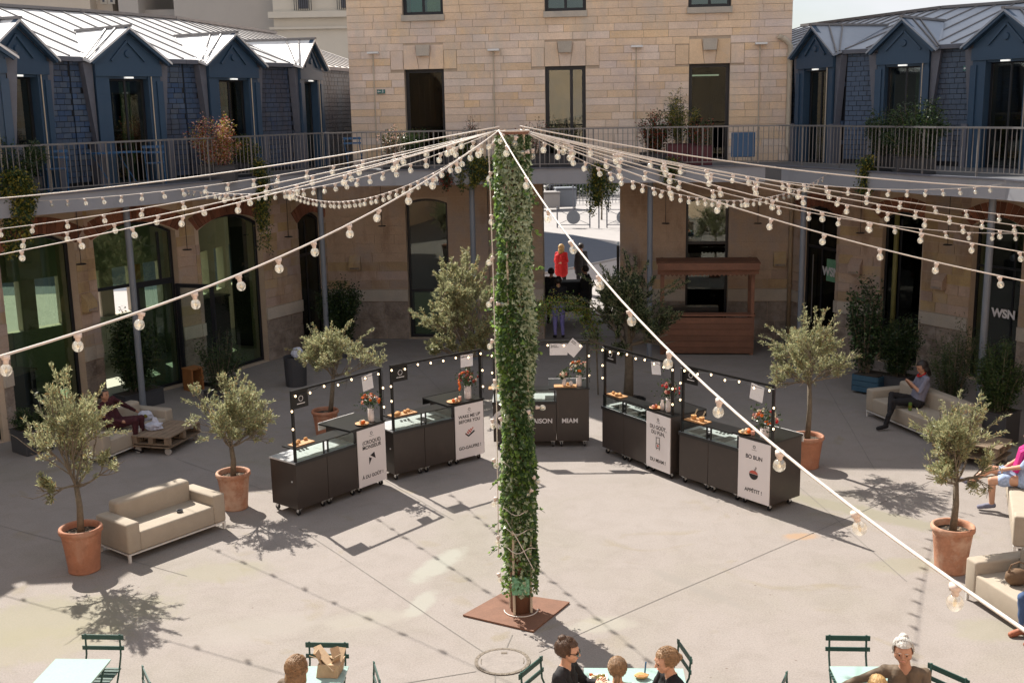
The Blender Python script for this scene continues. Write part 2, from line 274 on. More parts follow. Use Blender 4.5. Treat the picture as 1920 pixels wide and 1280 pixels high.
    def lathe(s, prof, c=(0, 0, 0), n=24):
        c = Vector(c); vs = [c+Vector((r*math.cos(2*PI*i/n), r*math.sin(2*PI*i/n), z)) for r, z in prof for i in range(n)]
        fs = [(j*n+i, j*n+(i+1) % n, (j+1)*n+(i+1) % n, (j+1)*n+i) for j in range(len(prof)-1) for i in range(n)]
        return s.add(vs, fs)
    def prism(s, poly, off):
        n = len(poly); off = Vector(off); vs = [Vector(p) for p in poly]; vs += [v+off for v in vs]
        return s.add(vs, [tuple(range(n))[::-1], tuple(range(n, 2*n))]+[(i, (i+1) % n, n+(i+1) % n, n+i) for i in range(n)])
    def quad(s, *p): return s.add(p, [tuple(range(len(p)))])
    def mesh(s, name, mats, smooth=False):
        me = D.meshes.new(name); me.from_pydata(s.v, [], s.f); mats = mats if isinstance(mats, (list, tuple)) else [mats]
        for m in mats: me.materials.append(m)
        if len(mats) > 1: me.polygons.foreach_set('material_index', s.m)
        if smooth: me.polygons.foreach_set('use_smooth', [True]*len(s.f))
        me.update(); return me
    def build(s, name, mats, parent=None, smooth=False, local=True, kind=None, loc=None, bevel=0):
        """local=True: coordinates are in the parent's frame; local=False: world coordinates."""
        o = D.objects.new(name, s.mesh(name, mats, smooth))
        mw = (PW[parent.name] if (parent is not None and local) else Matrix.Identity(4))
        if loc is not None: mw = mw @ Matrix.Translation(loc)
        setw(o, mw, parent)
        if kind: o['kind'] = kind
        if bevel:
            b = o.modifiers.new('soft_edge', 'BEVEL'); b.width = bevel; b.segments = 2; b.limit_method = 'ANGLE'
        return o
def struct(name, mb, mat, **k): return mb.build(name, mat, kind='structure', **k)
_cube = {}
def cube(mat, name='piece', ch=.5):
    key = (mat.name, name)
    if key not in _cube: _cube[key] = MB().box((0, 0, 0), (1, 1, 1)).mesh(name, mat)
    return _cube[key]
def piece(name, parent, c, d, rz, mat, tilt=None):
    """one separate piece (brick, stone, plank) sharing a unit block mesh"""
    o = D.objects.new(name, cube(mat, name)); mw = Matrix.Translation(c) @ Matrix.Rotation(rz, 4, 'Z')
    if tilt is not None: mw = mw @ tilt
    return setw(o, mw @ Matrix.Diagonal((*d, 1)), parent)
def dup(o, mw):
    """a copy of a thing with copies of its parts and sub-parts"""
    c = o.copy(); COL.objects.link(c); c.matrix_basis = mw; PW[c.name] = mw.copy()
    for ch in list(o.children):
        d = ch.copy(); COL.objects.link(d); d.parent = c; PW[d.name] = mw @ ch.matrix_basis
        for g in list(ch.children):
            e = g.copy(); COL.objects.link(e); e.parent = d; PW[e.name] = PW[d.name] @ g.matrix_basis
    return c
class Seg:
    """a straight stretch of wall: u along it, z up, d outwards to the yard"""
    def __init__(s, A, B):
        s.A = Vector((A[0], A[1], 0)); s.B = Vector((B[0], B[1], 0)); s.t = (s.B-s.A); s.L = s.t.length; s.t.normalize()
        s.n = Vector((s.t.y, -s.t.x, 0)); s.rz = math.atan2(s.t.y, s.t.x)
    def p(s, u, z, d=0.): return s.A+s.t*u+s.n*d+Vector((0, 0, z))
    def box(s, mb, u0, u1, z0, z1, d0, d1): return mb.box(s.p((u0+u1)/2, (z0+z1)/2, (d0+d1)/2), (abs(u1-u0), abs(d1-d0), abs(z1-z0)), rz=s.rz)
    def piece(s, name, par, u0, u1, z0, z1, d0, d1, mat): return piece(name, par, s.p((u0+u1)/2, (z0+z1)/2, (d0+d1)/2), (abs(u1-u0), abs(d1-d0), abs(z1-z0)), s.rz, mat)
    def poly(s, mb, pts, d0, d1): return mb.prism([s.p(u, z, d0) for u, z in pts], s.n*(d1-d0))
def text(body, size, mat, mw, parent=None, name='lettering', bold=.0, ext=.002, align='CENTER'):
    cu = D.curves.new(name, 'FONT'); cu.body = body; cu.size = size; cu.extrude = ext; cu.offset = bold; cu.align_x = align; cu.align_y = 'CENTER'; cu.materials.append(mat); cu.space_line = 1.05
    tmp = D.objects.new('tmp_text', cu); COL.objects.link(tmp); dg = bpy.context.evaluated_depsgraph_get(); dg.update(); me = D.meshes.new_from_object(tmp.evaluated_get(dg)); D.objects.remove(tmp); me.name = name
    if not me.materials: me.materials.append(mat)
    return setw(D.objects.new(name, me), mw, parent)
def leafmesh(name, pts, nrm, ln, wd, mats, midx=None, parent=None, local=False, kind='stuff', up=None):
    """many small folded leaves (4 corners, two triangles each)"""
    n = len(pts); pts = np.asarray(pts, float); d = np.asarray(nrm, float); d /= np.linalg.norm(d, axis=1)[:, None]+1e-9
    rv = RNG.normal(size=(n, 3)); s = np.cross(d, rv); s /= np.linalg.norm(s, axis=1)[:, None]+1e-9; nn = np.cross(d, s)
    ln = np.broadcast_to(ln, n)[:, None]*RNG.uniform(.7, 1.25, (n, 1)); wd = np.broadcast_to(wd, n)[:, None]*RNG.uniform(.8, 1.2, (n, 1))
    a = pts; b = pts+d*ln*.5+s*wd*.5+nn*wd*.18; c = pts+d*ln; e = pts+d*ln*.5-s*wd*.5+nn*wd*.18
    co = np.stack([a, b, c, e], 1).reshape(-1, 3)
    me = D.meshes.new(name); me.vertices.add(4*n); me.vertices.foreach_set('co', co.ravel()); me.loops.add(4*n)
    me.loops.foreach_set('vertex_index', np.arange(4*n, dtype=np.int32)); me.polygons.add(n)
    me.polygons.foreach_set('loop_start', np.arange(0, 4*n, 4, dtype=np.int32)); me.polygons.foreach_set('loop_total', np.full(n, 4, dtype=np.int32))
    for m in mats: me.materials.append(m)
    me.polygons.foreach_set('material_index', (RNG.integers(0, len(mats), n) if midx is None else np.asarray(midx)).astype(np.int32)); me.update(calc_edges=True); me.validate()
    o = D.objects.new(name, me); setw(o, PW[parent.name] if (parent is not None and local) else Matrix.Identity(4), parent)
    if kind: o['kind'] = kind
    return o
# ================================================================== GROUND
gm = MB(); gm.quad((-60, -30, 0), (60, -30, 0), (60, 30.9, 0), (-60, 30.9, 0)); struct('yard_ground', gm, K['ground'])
far = MB(); far.quad((-300, 30.9, -.01), (300, 30.9, -.01), (300, 600, -.01), (-300, 600, -.01)); struct('street_pavement', far, K['pave'])
def strip(a, b, w=.018, z=.004):
    a = Vector(a); b = Vector(b); d = (b-a).normalized(); n = Vector((-d.y, d.x, 0))*w/2; q = []
    k = max(2, int((b-a).length/.6)); m = MB(); off = 0
    pts = []
    for i in range(k+1):
        off = off*.7+random.uniform(-.008, .008); pts.append(a+(b-a)*i/k+n.normalized()*off)
    for i in range(k): m.quad(pts[i]-n+Vector((0, 0, z)), pts[i+1]-n+Vector((0, 0, z)), pts[i+1]+n+Vector((0, 0, z)), pts[i]+n+Vector((0, 0, z)))
    return m
jm = MB()
for a, b, w in [((560, 990), (915, 1228), .012), ((960, 1190), (948, 1222), .012), ((930, 1262), (922, 1400), .012), ((1010, 1222), (1760, 895), .010), ((893, 1258), (640, 1300), .012), ((0, 985), (350, 1080), .010), ((1290, 880), (1045, 1030), .0), ((690, 880), (850, 975), .012), ((1490, 905), (1700, 1090), .010), ((1240, 700), (1330, 850), .012), ((760, 665), (830, 735), .010), ((330, 860), (515, 925), .012), ((1535, 700), (1640, 880), .010)]:
    if w: m_ = strip(gp(*a), gp(*b), w); jm.add(m_.v, m_.f)
struct('yard_joints', jm, K['joint'])
# ================================================================== PLAN
LP = [(-15.5, 17.0), (-12.6, 19.4), (-10.0, 21.6), (-9.12, 24.2), (-7.4, 26.5), (-5.6, 29.7), (-5.1, 31.3)]
RP = [(7.5, 29.95), (8.2, 28.0), (9.74, 26.5), (11.28, 23.93), (11.75, 21.3), (11.9, 17.0), (11.9, 13.0)]
FA, FB = (-5.1, 31.3), (7.5, 29.95)
F = Seg(FA, FB); LS = [Seg(LP[i], LP[i+1]) for i in range(6)]; RS = [Seg(RP[i], RP[i+1]) for i in range(6)]
ZD, ZE = 4.8, 7.5
def arch_pts(u0, u1, zs, rise, n=10):
    return [(u0+(u1-u0)*i/n, zs+rise*(1-(2*i/n-1)**2)) for i in range(n+1)]
def wallback(seg, par, u0, u1, z0, z1, th, ops, mat, name='wall'):
    mb = MB(); cur = u0
    for (a, b, zb, zt, rise) in sorted(ops):
        if a > cur: seg.box(mb, cur, a, z0, z1, -th, 0)
        if zb > z0: seg.box(mb, a, b, z0, zb, -th, 0)
        top = arch_pts(a, b, zt, rise) if rise else [(a, zt), (b, zt)]
        for i in range(len(top)-1):
            seg.poly(mb, [top[i], top[i+1], (top[i+1][0], z1), (top[i][0], z1)], -th, 0)
        cur = b
    if cur < u1: seg.box(mb, cur, u1, z0, z1, -th, 0)
    return mb.build(name, mat, par, local=False)
BUD = {}
def stones(seg, par, u0, u1, z0, z1, ops, mat, h=.205, ln=(.35, .9), key='a', cap=300, d=.014, gap=.010, name='stone', skip=()):
    BUD.setdefault(key, 0); mb = MB(); row = 0; z = z0; rest = 0
    nr = max(1, round((z1-z0)/h)); h = (z1-z0)/nr
    for r in range(nr):
        za, zb = z0+r*h+gap/2, z0+(r+1)*h-gap/2; free = [(u0, u1)]
        for (a, b, ob, ot, rise) in list(ops)+list(skip):
            if zb > ob and za < ot+rise:
                if rise and za > ot:   # narrow the block under an arch crown
                    k = math.sqrt(max(0, 1-(za-ot)/rise)); c = (a+b)/2; a, b = c-(b-a)/2*k, c+(b-a)/2*k
                free = [q for (s, e) in free for q in ((s, min(e, a)), (max(s, b), e)) if q[1]-q[0] > .04]
        for s, e in free:
            u = s
            while u < e-.03:
                w = random.uniform(*ln)
                if e-(u+w) < ln[0]*.6: w = e-u
                dd = d+random.uniform(-.004, .006)
                if BUD[key] < cap: seg.piece(name, par, u+gap/2, u+w-gap/2, za, zb, 0.001, dd, mat); BUD[key] += 1
                else: seg.box(mb, u+gap/2, u+w-gap/2, za, zb, .001, dd); rest += 1
                u += w
    if rest: mb.build('stonework', mat, par, local=False, kind='stuff')
def voussoirs(seg, par, u0, u1, zs, rise, hgt=.33, n=22, d=.02, mat=None):
    mat = mat or K['brick']; ex = .16
    for i in range(n):
        f0, f1 = i/n, (i+1)/n
        def pt(f, o):
            u = u0-ex*0+(u1-u0)*f; z = zs+rise*(1-(2*f-1)**2); sl = -rise*4*(2*f-1)/(u1-u0)
            nx, nz = -sl, 1.; l = math.hypot(nx, nz); fan = (2*f-1)*.30
            return (u+(nx/l+fan)*o, z+nz/l*o*(1-abs(fan)*.2))
        e = .06; fa, fb = f0+e*(f1-f0), f1-e*(f1-f0); mb = MB(); dd = d+random.uniform(-.006, .006)
        z1c = 4.44
        q = [pt(fa, .0), pt(fb, .0), pt(fb, hgt), pt(fa, hgt)]; q = [(a, min(b, z1c)) for a, b in q]
        seg.poly(mb, q, .002, dd); mb.build('brick', mat, par, local=False)
def window(seg, par, u0, u1, z0, z1, rise=0, dep=-.28, fw=.07, bars=(), vbars=(), glass=None, name='window', fd=.06, fmat=None):
    """frame with a pane; a part of its building (pane is the sub-part)"""
    mb = MB(); fm = fmat or K['frame']; top = arch_pts(u0, u1, z1, rise) if rise else [(u0, z1), (u1, z1)]
    seg.box(mb, u0, u0+fw, z0, z1, dep-fd/2, dep+fd/2); seg.box(mb, u1-fw, u1, z0, z1, dep-fd/2, dep+fd/2); seg.box(mb, u0+fw, u1-fw, z0, z0+fw, dep-fd/2, dep+fd/2)
    for i in range(len(top)-1):
        a, b = top[i], top[i+1]; seg.poly(mb, [(a[0], a[1]-fw), (b[0], b[1]-fw), b, a], dep-fd/2+.001, dep+fd/2-.001)
    for zb in bars: seg.box(mb, u0+fw, u1-fw, zb-fw/2, zb+fw/2, dep-fd/2+.003, dep+fd/2-.003)
    for ub in vbars: seg.box(mb, ub-fw*.4, ub+fw*.4, z0+fw, z1, dep-fd/2+.006, dep+fd/2-.006)
    w = mb.build(name, fm, par, local=False)
    g = MB(); ins = fw*.5; pts = [(u0+ins, z0+ins)]+[(u1-ins, z0+ins)]+[(min(max(a, u0+ins), u1-ins), b-ins) for a, b in top[::-1]]
    seg.poly(g, pts, dep-.004, dep+.004); g.build('pane', glass or K['g_win'], w, local=False); return w
def room(seg, par, u0, u1, z0, z1, d0, d1, wall, floor=None, name='interior', light=False, sides=(1, 1)):
    """a real room behind an opening: floor, ceiling, back and side walls"""
    t = .05; bx = [(u0, u1, z0-t, z0, d1, d0), (u0, u1, z1, z1+t, d1, d0)]
    bx += [(u0, u1, z0, 1.3, d1-t, d1), (u0, u1, 2.5, z1, d1-t, d1)] if light else [(u0, u1, z0, z1, d1-t, d1)]
    if sides[0]: bx.append((u0-t, u0, z0, z1, d1, d0))
    if sides[1]: bx.append((u1, u1+t, z0, z1, d1, d0))
    if not light:
        mb = MB(); [seg.box(mb, *b_) for b_ in bx]; return mb.build(name, wall, par, local=False)
    for b_ in bx: mb = MB(); seg.box(mb, *b_); mb.build(name, wall, par, local=False)
# ================================================================== CENTRAL STONE BUILDING
cb = thing('stone_building', 'tall central building of honey-coloured ashlar blocks with the open gateway to the street', 'building', F.p(6.7, 0, 0), F.rz)
W1 = (2.26, 3.42, .02, 3.78, .12); GATE = (6.03, 8.11, 0, 4.26, 0); W2 = (9.87, 11.0, .02, 3.74, .12)
lowops = [W1, GATE, W2]
D1, D2, D3 = (2.37, 3.44, ZD, 7.33, 0), (6.14, 7.21, ZD, 7.33, 0), (9.9, 10.95, ZD, 7.31, 0)
U1, U2, U3 = (2.38, 3.47, 8.72, 10.6, 0), (6.15, 7.23, 8.72, 10.6, 0), (9.86, 10.95, 8.72, 10.6, 0)
UL, UR = .87, 12.5; TOP = 14.4
wallback(F, cb, 0, 12.67, 0, 4.44, .45, lowops, K['mortar'], 'lower_wall')
wallback(F, cb, UL, UR, 4.44, 7.9, .45, [D1, D2, D3], K['mortar'], 'middle_wall')
wallback(F, cb, UL, UR, 7.9, TOP, .45, [U1, U2, U3], K['mortar'], 'upper_wall')
sw = MB()   # side and back walls and roof: the depth of the building
DEP = 6.4
F.box(sw, UL, UL+.45, 4.44, TOP, -DEP, -.45); F.box(sw, UR-.45, UR, 4.44, TOP, -DEP, -.45)
F.box(sw, 0, .45, 0, 4.44, -DEP, -.45); F.box(sw, 12.22, 12.67, 0, 4.44, -DEP, -.45)
F.box(sw, UL, UR, 4.44, TOP, -DEP-.45, -DEP); F.box(sw, 0, 5.4, 0, 4.44, -DEP-.45, -DEP); F.box(sw, 8.9, 12.67, 0, 4.44, -DEP-.45, -DEP)
sw.build('side_wall', K['stone'], cb, local=False)
rf = MB(); F.box(rf, UL-.3, UR+.3, TOP, TOP+.25, -DEP-.7, .35); rf.build('roof', K['zinc'], cb, local=False)
rb = MB(); F.box(rb, UL+.05, UR-.05, TOP+.26, 18.2, -DEP-.4, -3.6); F.box(rb, UL+.4, UR-.3, 18.2, 20.8, -DEP-.4, -5.0); rb.build('added_shade_block', K['stone'], cb, local=False)  # unseen stepped block, added only to cast shade on the right wing's roof
cl = MB(); F.box(cl, .46, 12.2, 4.3, 4.44, -DEP, -.46); F.box(cl, 5.35, 5.5, 0, 4.3, -DEP, -.46); F.box(cl, 8.75, 8.9, 0, 4.3, -DEP, -.46); cl.build('passage_wall', K['plaster2'], cb, local=False)
# flat arches of three wedge stones over the deck-level doors
skipL = []
for (u0, u1, z0, z1, _), kz in ((D1, 1), (D2, 1), (D3, 1)):
    c = (u0+u1)/2; w = (u1-u0)/2; zt = z1+.62
    for q in ([(c-w-.35, z1), (c-w-.02, z1), (c-w-.02, z1+.48), (c-w-.35, z1+.48)], [(c-w, z1), (c-.14, z1), (c-.22, zt), (c-w, zt)], [(c-.125, z1), (c+.125, z1), (c+.205, zt), (c-.205, zt)], [(c+.14, z1), (c+w, z1), (c+w, zt), (c+.22, zt)], [(c+w+.02, z1), (c+w+.35, z1), (c+w+.35, z1+.48), (c+w+.02, z1+.48)]):
        mb = MB(); F.poly(mb, q, .001, .022); mb.build('lintel_stone', K['stone'], cb, local=False)
    mb = MB(); F.poly(mb, [(c-.165, z1+.34), (c+.165, z1+.34), (c+.185, z1+.62), (c-.185, z1+.62)], .024, .13); mb.build('keystone', K['stone_pale'], cb, local=False)
    skipL += [(c-w, c+w, z1, zt, 0), (c-w-.36, c-w, z1, z1+.48, 0), (c+w, c+w+.36, z1, z1+.48, 0)]
for (u0, u1, z0, z1, _) in (U1, U2, U3):
    mb = MB(); F.box(mb, u0-.03, u1+.03, z0-.15, z0, .0, .07); mb.build('window_sill', K['stone_pale'], cb, local=False); skipL.append((u0-.03, u1+.03, z0-.15, z0, 0))
stones(F, cb, UL, UR, ZD, 9.7, [D1, D2, D3, U1, U2, U3], K['stone'], .192, (.34, .9), 'cb', 262, skip=skipL)
stones(F, cb, UL, UR, 9.7, TOP, [U1, U2, U3], K['stone'], .3, (.6, 1.1), 'cb', 0)
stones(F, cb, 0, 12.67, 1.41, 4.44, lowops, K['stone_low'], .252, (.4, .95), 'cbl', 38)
bandops = lowops
stones(F, cb, 0, 12.67, 1.07, 1.40, bandops, K['stone_pale'], .33, (1.2, 2.2), 'cb2', 20, d=.05, name='band_stone')
stones(F, cb, 0, 12.67, .0, 1.06, bandops, K['rubble'], .53, (.5, 1.1), 'cb3', 40, d=.01, name='plinth_stone')
window(F, cb, W1[0], W1[1], .03, 3.78, .12, bars=(1.35,), dep=-.2)
window(F, cb, W2[0], W2[1], .03, 3.74, .12, bars=(2.62,), dep=-.2)
lp = MB(); F.box(lp, W1[0]+.12, W1[1]-.1, .10, 1.28, -.262, -.25); lp.build('lower_panel', K['plaster2'], cb, local=False)
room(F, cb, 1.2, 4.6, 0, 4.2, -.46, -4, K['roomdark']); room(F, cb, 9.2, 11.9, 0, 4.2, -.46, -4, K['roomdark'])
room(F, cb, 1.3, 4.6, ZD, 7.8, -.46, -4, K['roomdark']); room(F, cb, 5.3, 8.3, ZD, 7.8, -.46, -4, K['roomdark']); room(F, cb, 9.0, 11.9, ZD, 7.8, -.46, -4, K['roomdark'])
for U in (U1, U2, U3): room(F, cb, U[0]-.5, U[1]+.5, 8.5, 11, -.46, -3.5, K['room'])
window(F, cb, D1[0], D1[1], ZD, 7.33, dep=-.22, fw=.09, name='door', glass=K['g_dark']); window(F, cb, D2[0], D2[1], ZD, 7.33, dep=-.12, fw=.10, vbars=(6.83,), name='door'); window(F, cb, D3[0], D3[1], ZD, 7.31, dep=-.22, fw=.09, name='door', glass=K['g_dark'])
cu = MB()
for k in range(9): u = 2.62+k*.075; F.box(cu, u, u+.07, ZD, 7.3, -.36-.03*(k % 2), -.33-.03*(k % 2))
cu.build('curtain', K['drape'], cb, local=False)
tl = MB(); F.box(tl, 10.0, 10.75, 7.02, 7.06, -1.2, -1.1); tl.build('office_light', K['tubelight'], cb, local=False)
for U in (U1, U2, U3): window(F, cb, U[0], U[1], 8.72, 10.6, dep=-.18, fw=.09, vbars=((U[0]+U[1])/2,), fmat=K['frame'])
pr = MB(); F.box(pr, U1[0]+.15, U1[1]-.62, 8.8, 10.2, -.45, -.43); pr.build('window_print', K['teal'], cb, local=False)
pr = MB(); F.box(pr, U1[0]+.6, U1[1]-.12, 8.8, 10.2, -.45, -.43); pr.build('window_print', K['cream'], cb, local=False)
# gateway door leaf (steel, folded open) and iron jamb
gd = MB(); F.box(gd, 5.93, 6.02, 0, 4.26, -.5, -.02); gd.build('gate_frame', K['frame'], cb, local=False)
gd = MB(); F.box(gd, 8.02, 8.09, 0, 2.55, -1.2, -.3); gd.build('gate_leaf', K['black'], cb, local=False)
# ================================================================== RING WINGS
def ring(name, label, segs, ops, dormers, side, ztop=8.75, back=3.5):
    t = thing(name, label, 'building', segs[2].p(1, 0, 0), segs[2].rz)
    K_st = 'rs'+side
    for i, s in enumerate(segs):
        op = ops.get(i, []); lo = [o[:5] for o in op]
        wallback(s, t, 0, s.L, 0, 4.44, .5, lo, K['mortar'], 'lower_wall')
        vis = (i >= 2) if side == 'l' else (i <= 3)
        if not vis: continue
        sk = [(o[0]-.1, o[1]+.1, o[3]-.12, 4.44, 0) for o in op if o[4]]
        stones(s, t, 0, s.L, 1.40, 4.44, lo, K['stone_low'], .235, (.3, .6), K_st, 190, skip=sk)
        stones(s, t, 0, s.L, 1.08, 1.39, lo, K['stone_pale'], .31, (1, 1.4), K_st+'b', 30, d=.05, name='band_stone')
        stones(s, t, 0, s.L, .0, 1.07, lo, K['rubble'], .35, (.35, .7), K_st+'c', 60, d=.012, name='plinth_stone')
        for o in op:
            if o[4]: voussoirs(s, t, o[0]-.06, o[1]+.06, o[3], o[4], .34, max(8, int((o[1]-o[0])/.098)))
    # ---- mansard storey
    for i, s in enumerate(segs):
        dm = dormers.get(i, []); s2 = s
        if side == 'l' and i == 5: s2 = Seg(LP[5], (-4.05, 37.0))
        if side == 'r' and i == 0: s2 = Seg((s.A-s.t*5)[:2], s.B[:2]); dm = [(c+5, w, g) for c, w, g in dm]
        mb = MB(); cur = 0
        vis = (i >= 2) if side == 'l' else (i <= 3)
        ops2 = [(c-.5*w, c+.5*w, ZD, 7.1, 0) for c, w, g in dm]
        wallback(s2, t, 0, s2.L, ZD-.4, ZE, .3, ops2, K['frame'], 'mansard_wall')
        if vis:   # slates, lapped and slightly tilted
            BUD.setdefault('sl'+side, 0); mb = MB(); rows = 22; hh = (ZE-.06-ZD-.1)/rows; rest = 0
            for r in range(rows):
                z0 = ZD+.1+r*hh; u = .02-(.11 if r % 2 else 0)
                while u < s2.L-.02:
                    w = random.uniform(.19, .25); a, b = max(u, .02), min(u+w, s2.L-.02)
                    if b-a > .05 and not any(a < c+.5*g+.02 and b > c-.5*g-.02 for c, w_, g in dm):
                        bt = .055*(1-r/rows)+.016+random.uniform(0, .006)   # the batter of the mansard
                        if BUD['sl'+side] < 297: s2.piece('slate', t, a+.006, b-.006, z0+.010, z0+hh-.004, .001, bt, K['slate']); BUD['sl'+side] += 1
                        else: s2.box(mb, a+.006, b-.006, z0+.010, z0+hh-.004, .001, bt); rest += 1
                    u += w
            if rest: mb.build('slating', K['slate'], t, local=False, kind='stuff')
        # roof pans with standing seams
        np_ = max(1, round(s2.L/.52)); ez, rz_ = ZE, ztop
        nb = back
        # outer (ridge) line follows the neighbours' bisectors
        pts = LP if side == 'l' else RP
        def nrm(j):
            ns = [segs[k].n for k in (j-1, j) if 0 <= k < len(segs)]; v = sum(ns, Vector((0, 0, 0))); return v.normalized()
        n0, n1 = nrm(i), nrm(i+1)
        P0, P1 = s2.p(0, 0), s2.p(s2.L, 0)
        if side == 'l' and i == 5: n1 = s2.n
        if side == 'r' and i == 0: n0 = s2.n
        for k in range(np_):
            f0, f1 = k/np_, (k+1)/np_
            a0, a1 = P0.lerp(P1, f0), P0.lerp(P1, f1); q0, q1 = P0.lerp(P1, f0)-n0.lerp(n1, f0)*back, P0.lerp(P1, f1)-n0.lerp(n1, f1)*back
            e0, e1 = a0+n0.lerp(n1, f0)*.08, a1+n0.lerp(n1, f1)*.08
            mb = MB(); Z = lambda v, z: Vector((v.x, v.y, z))
            mb.add([Z(e0, ez), Z(e1, ez), Z(q1, rz_), Z(q0, rz_), Z(e0, ez-.05), Z(e1, ez-.05), Z(q1, rz_-.06), Z(q0, rz_-.06)], [(0, 1, 2, 3), (7, 6, 5, 4), (0, 4, 5, 1), (2, 6, 7, 3), (1, 5, 6, 2), (0, 3, 7, 4)])
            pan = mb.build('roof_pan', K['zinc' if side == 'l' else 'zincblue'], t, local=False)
            sm = MB(); sm.bar(Z(e0, ez+.014), Z(q0, rz_+.014), .035, .03); sm.build('seam', K['zincseam'], pan, local=False)
        mb = MB(); E0, E1 = P0+n0*.12, P1+n1*.12; mb.bar((E0.x, E0.y, ez-.06), (E1.x, E1.y, ez-.06), .10, .09); mb.build('gutter', K['lead'], t, local=False)
        mb = MB(); E0, E1 = P0-n0*back, P1-n1*back; mb.bar((E0.x, E0.y, rz_+.03), (E1.x, E1.y, rz_+.03), .22, .07); mb.build('ridge_cap', K['zincseam'], t, local=False)
        wl_ = (E1-E0).length; ed = (E1-E0).normalized(); mb = MB()
        for z0, z1 in ((0, 1.3), (2.5, ztop-.1)): mb.bar((E0.x, E0.y, (z0+z1)/2), (E1.x, E1.y, (z0+z1)/2), .2, z1-z0)
        nw = max(1, round(wl_/1.0))
        for k in range(nw+1): q_ = E0+ed*wl_*k/nw; mb.box((q_.x, q_.y, 1.9), (.40, .22, 1.2), rz=math.atan2(ed.y, ed.x))
        mb.build('rear_wall', K['plaster'], t, local=False)   # with a band of windows at ground-floor level
        for c, w, g in dm: dormer(t, s2, c, w, g, ez, ztop, back)
    return t
def dormer(t, s, c, w, g, ez, ztop, back):
    """timber dormer with gable: posts, lintel beam, gable board, raking cornices, zinc roof, tall glazed door"""
    h = g/2; pk = ez+.56; pr = .30; zl = 7.10
    mb = MB(); s.box(mb, c-h, c-w/2, ZD, zl, -.28, pr-.06); s.box(mb, c+w/2, c+h, ZD, zl, -.28, pr-.06)
    s.box(mb, c-h-.02, c+h+.02, zl, ez-.14, -.28, pr-.02); s.box(mb, c-w/2, c+w/2, zl-.05, zl+.001, -.2, pr-.10)
    body = mb.build('dormer', K['bluewood'], t, local=False)
    mb = MB(); s.poly(mb, [(c-h, ez-.14), (c+h, ez-.14), (c+h, ez-.05), (c, pk-.03), (c-h, ez-.05)], -.2, pr-.05); mb.build('gable', K['bluewood'], body, local=False)
    for sg in (-1, 1):   # raking cornice and ornament
        mb = MB(); mb.bar(s.p(c+sg*(h+.16), ez-.13, pr+.05), s.p(c, pk+.02, pr+.04), .11, .09); mb.build('raking_cornice', K['lead'] if 0 else K['bluewood'], body, local=False)
        mb = MB(); mb.bar(s.p(c+sg*.42, ez-.08, pr-.03), s.p(c, pk-.22, pr-.03), .05, .045); mb.build('moulding', K['bluewood'], body, local=False)
    mb = MB(); mb.cyl(s.p(c, ez+.07, pr-.06), s.p(c, ez+.07, pr-.01), .085, .07, 12); mb.build('rosette', K['bluewood'], body, local=False)
    for sg in (-1, 1): mb = MB(); s.box(mb, c+sg*(h-.12), c+sg*(h+.03), ZD, zl-.1, pr-.055, pr-.02); mb.build('pilaster', K['bluewood'], body, local=False)
    # zinc roof of the dormer running back into the main slope
    sl = (ztop-ez)/back; bk = (pk-ez)/sl; 
    for sg in (-1, 1):
        e = c+sg*(h+.22); mb = MB(); za = ez-.10
        p = [s.p(e, za, pr+.12), s.p(c, pk+.07, pr+.12), s.p(c, pk+.07, -bk), s.p(e, za+.09, .12)]
        v = p+[q-Vector((0, 0, .05)) for q in p]
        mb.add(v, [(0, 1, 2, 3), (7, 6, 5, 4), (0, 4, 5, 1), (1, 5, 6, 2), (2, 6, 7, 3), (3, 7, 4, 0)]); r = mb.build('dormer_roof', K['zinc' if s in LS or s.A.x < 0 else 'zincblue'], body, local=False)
        for k in (.33, .66):
            a = p[0].lerp(p[3], k*.9)+Vector((0, 0, .02)); b = p[1].lerp(p[2], k*.55+.05)+Vector((0, 0, .02)); sm = MB(); sm.bar(a, b, .03, .03); sm.build('seam', K['zincseam'], r, local=False)
    mb = MB(); mb.bar(s.p(c, pk+.09, pr+.14), s.p(c, pk+.09, -bk), .09, .05); mb.build('ridge_cap', K['zincseam'], body, local=False)
    for sg in (-1, 1):   # flared lead strips beside the dormer and pale stone feet
        mb = MB(); a = c+sg*(h+.03); s.poly(mb, [(a, ZD+.9), (a+sg*.04, ZD+.9), (a+sg*.22, ez-.12), (a, ez-.12)], .03, pr-.1); mb.build('lead_flashing', K['lead'], t, local=False)
        mb = MB(); s.box(mb, a-.03*sg, a+.12*sg, ZD, ZD+.95, .05, pr+.02); mb.build('stone_foot', K['lead'], t, local=False)
    window(s, t, c-w/2, c+w/2, ZD, zl-.03, dep=.02, fw=.055, vbars=(c+.02,), name='door', glass=K['g_win'])
    mb = MB(); s.box(mb, c-.1, c+.1, zl-.045, zl-.01, pr-.09, pr-.03); mb.build('door_light', K['shoplight'], t, local=False)
    mb = MB()
    for k in range(5): s.box(mb, c+.1+k*.055, c+.15+k*.055, ZD+.02, zl-.1, -.3-.02*(k % 2), -.28-.02*(k % 2))
    mb.build('curtain', K['curtain'], t, local=False)
    mb = MB(); mb.tube([s.p(c+w/2+.06, ZD+.02, pr-.03), s.p(c+w/2+.06, zl, pr-.03)], .012, 6); mb.build('downpipe', K['ivory'], t, local=False)
    room(s, t, c-w/2-.5, c+w/2+.5, ZD, 7.4, -.34, -2.6, K['roomdark'])
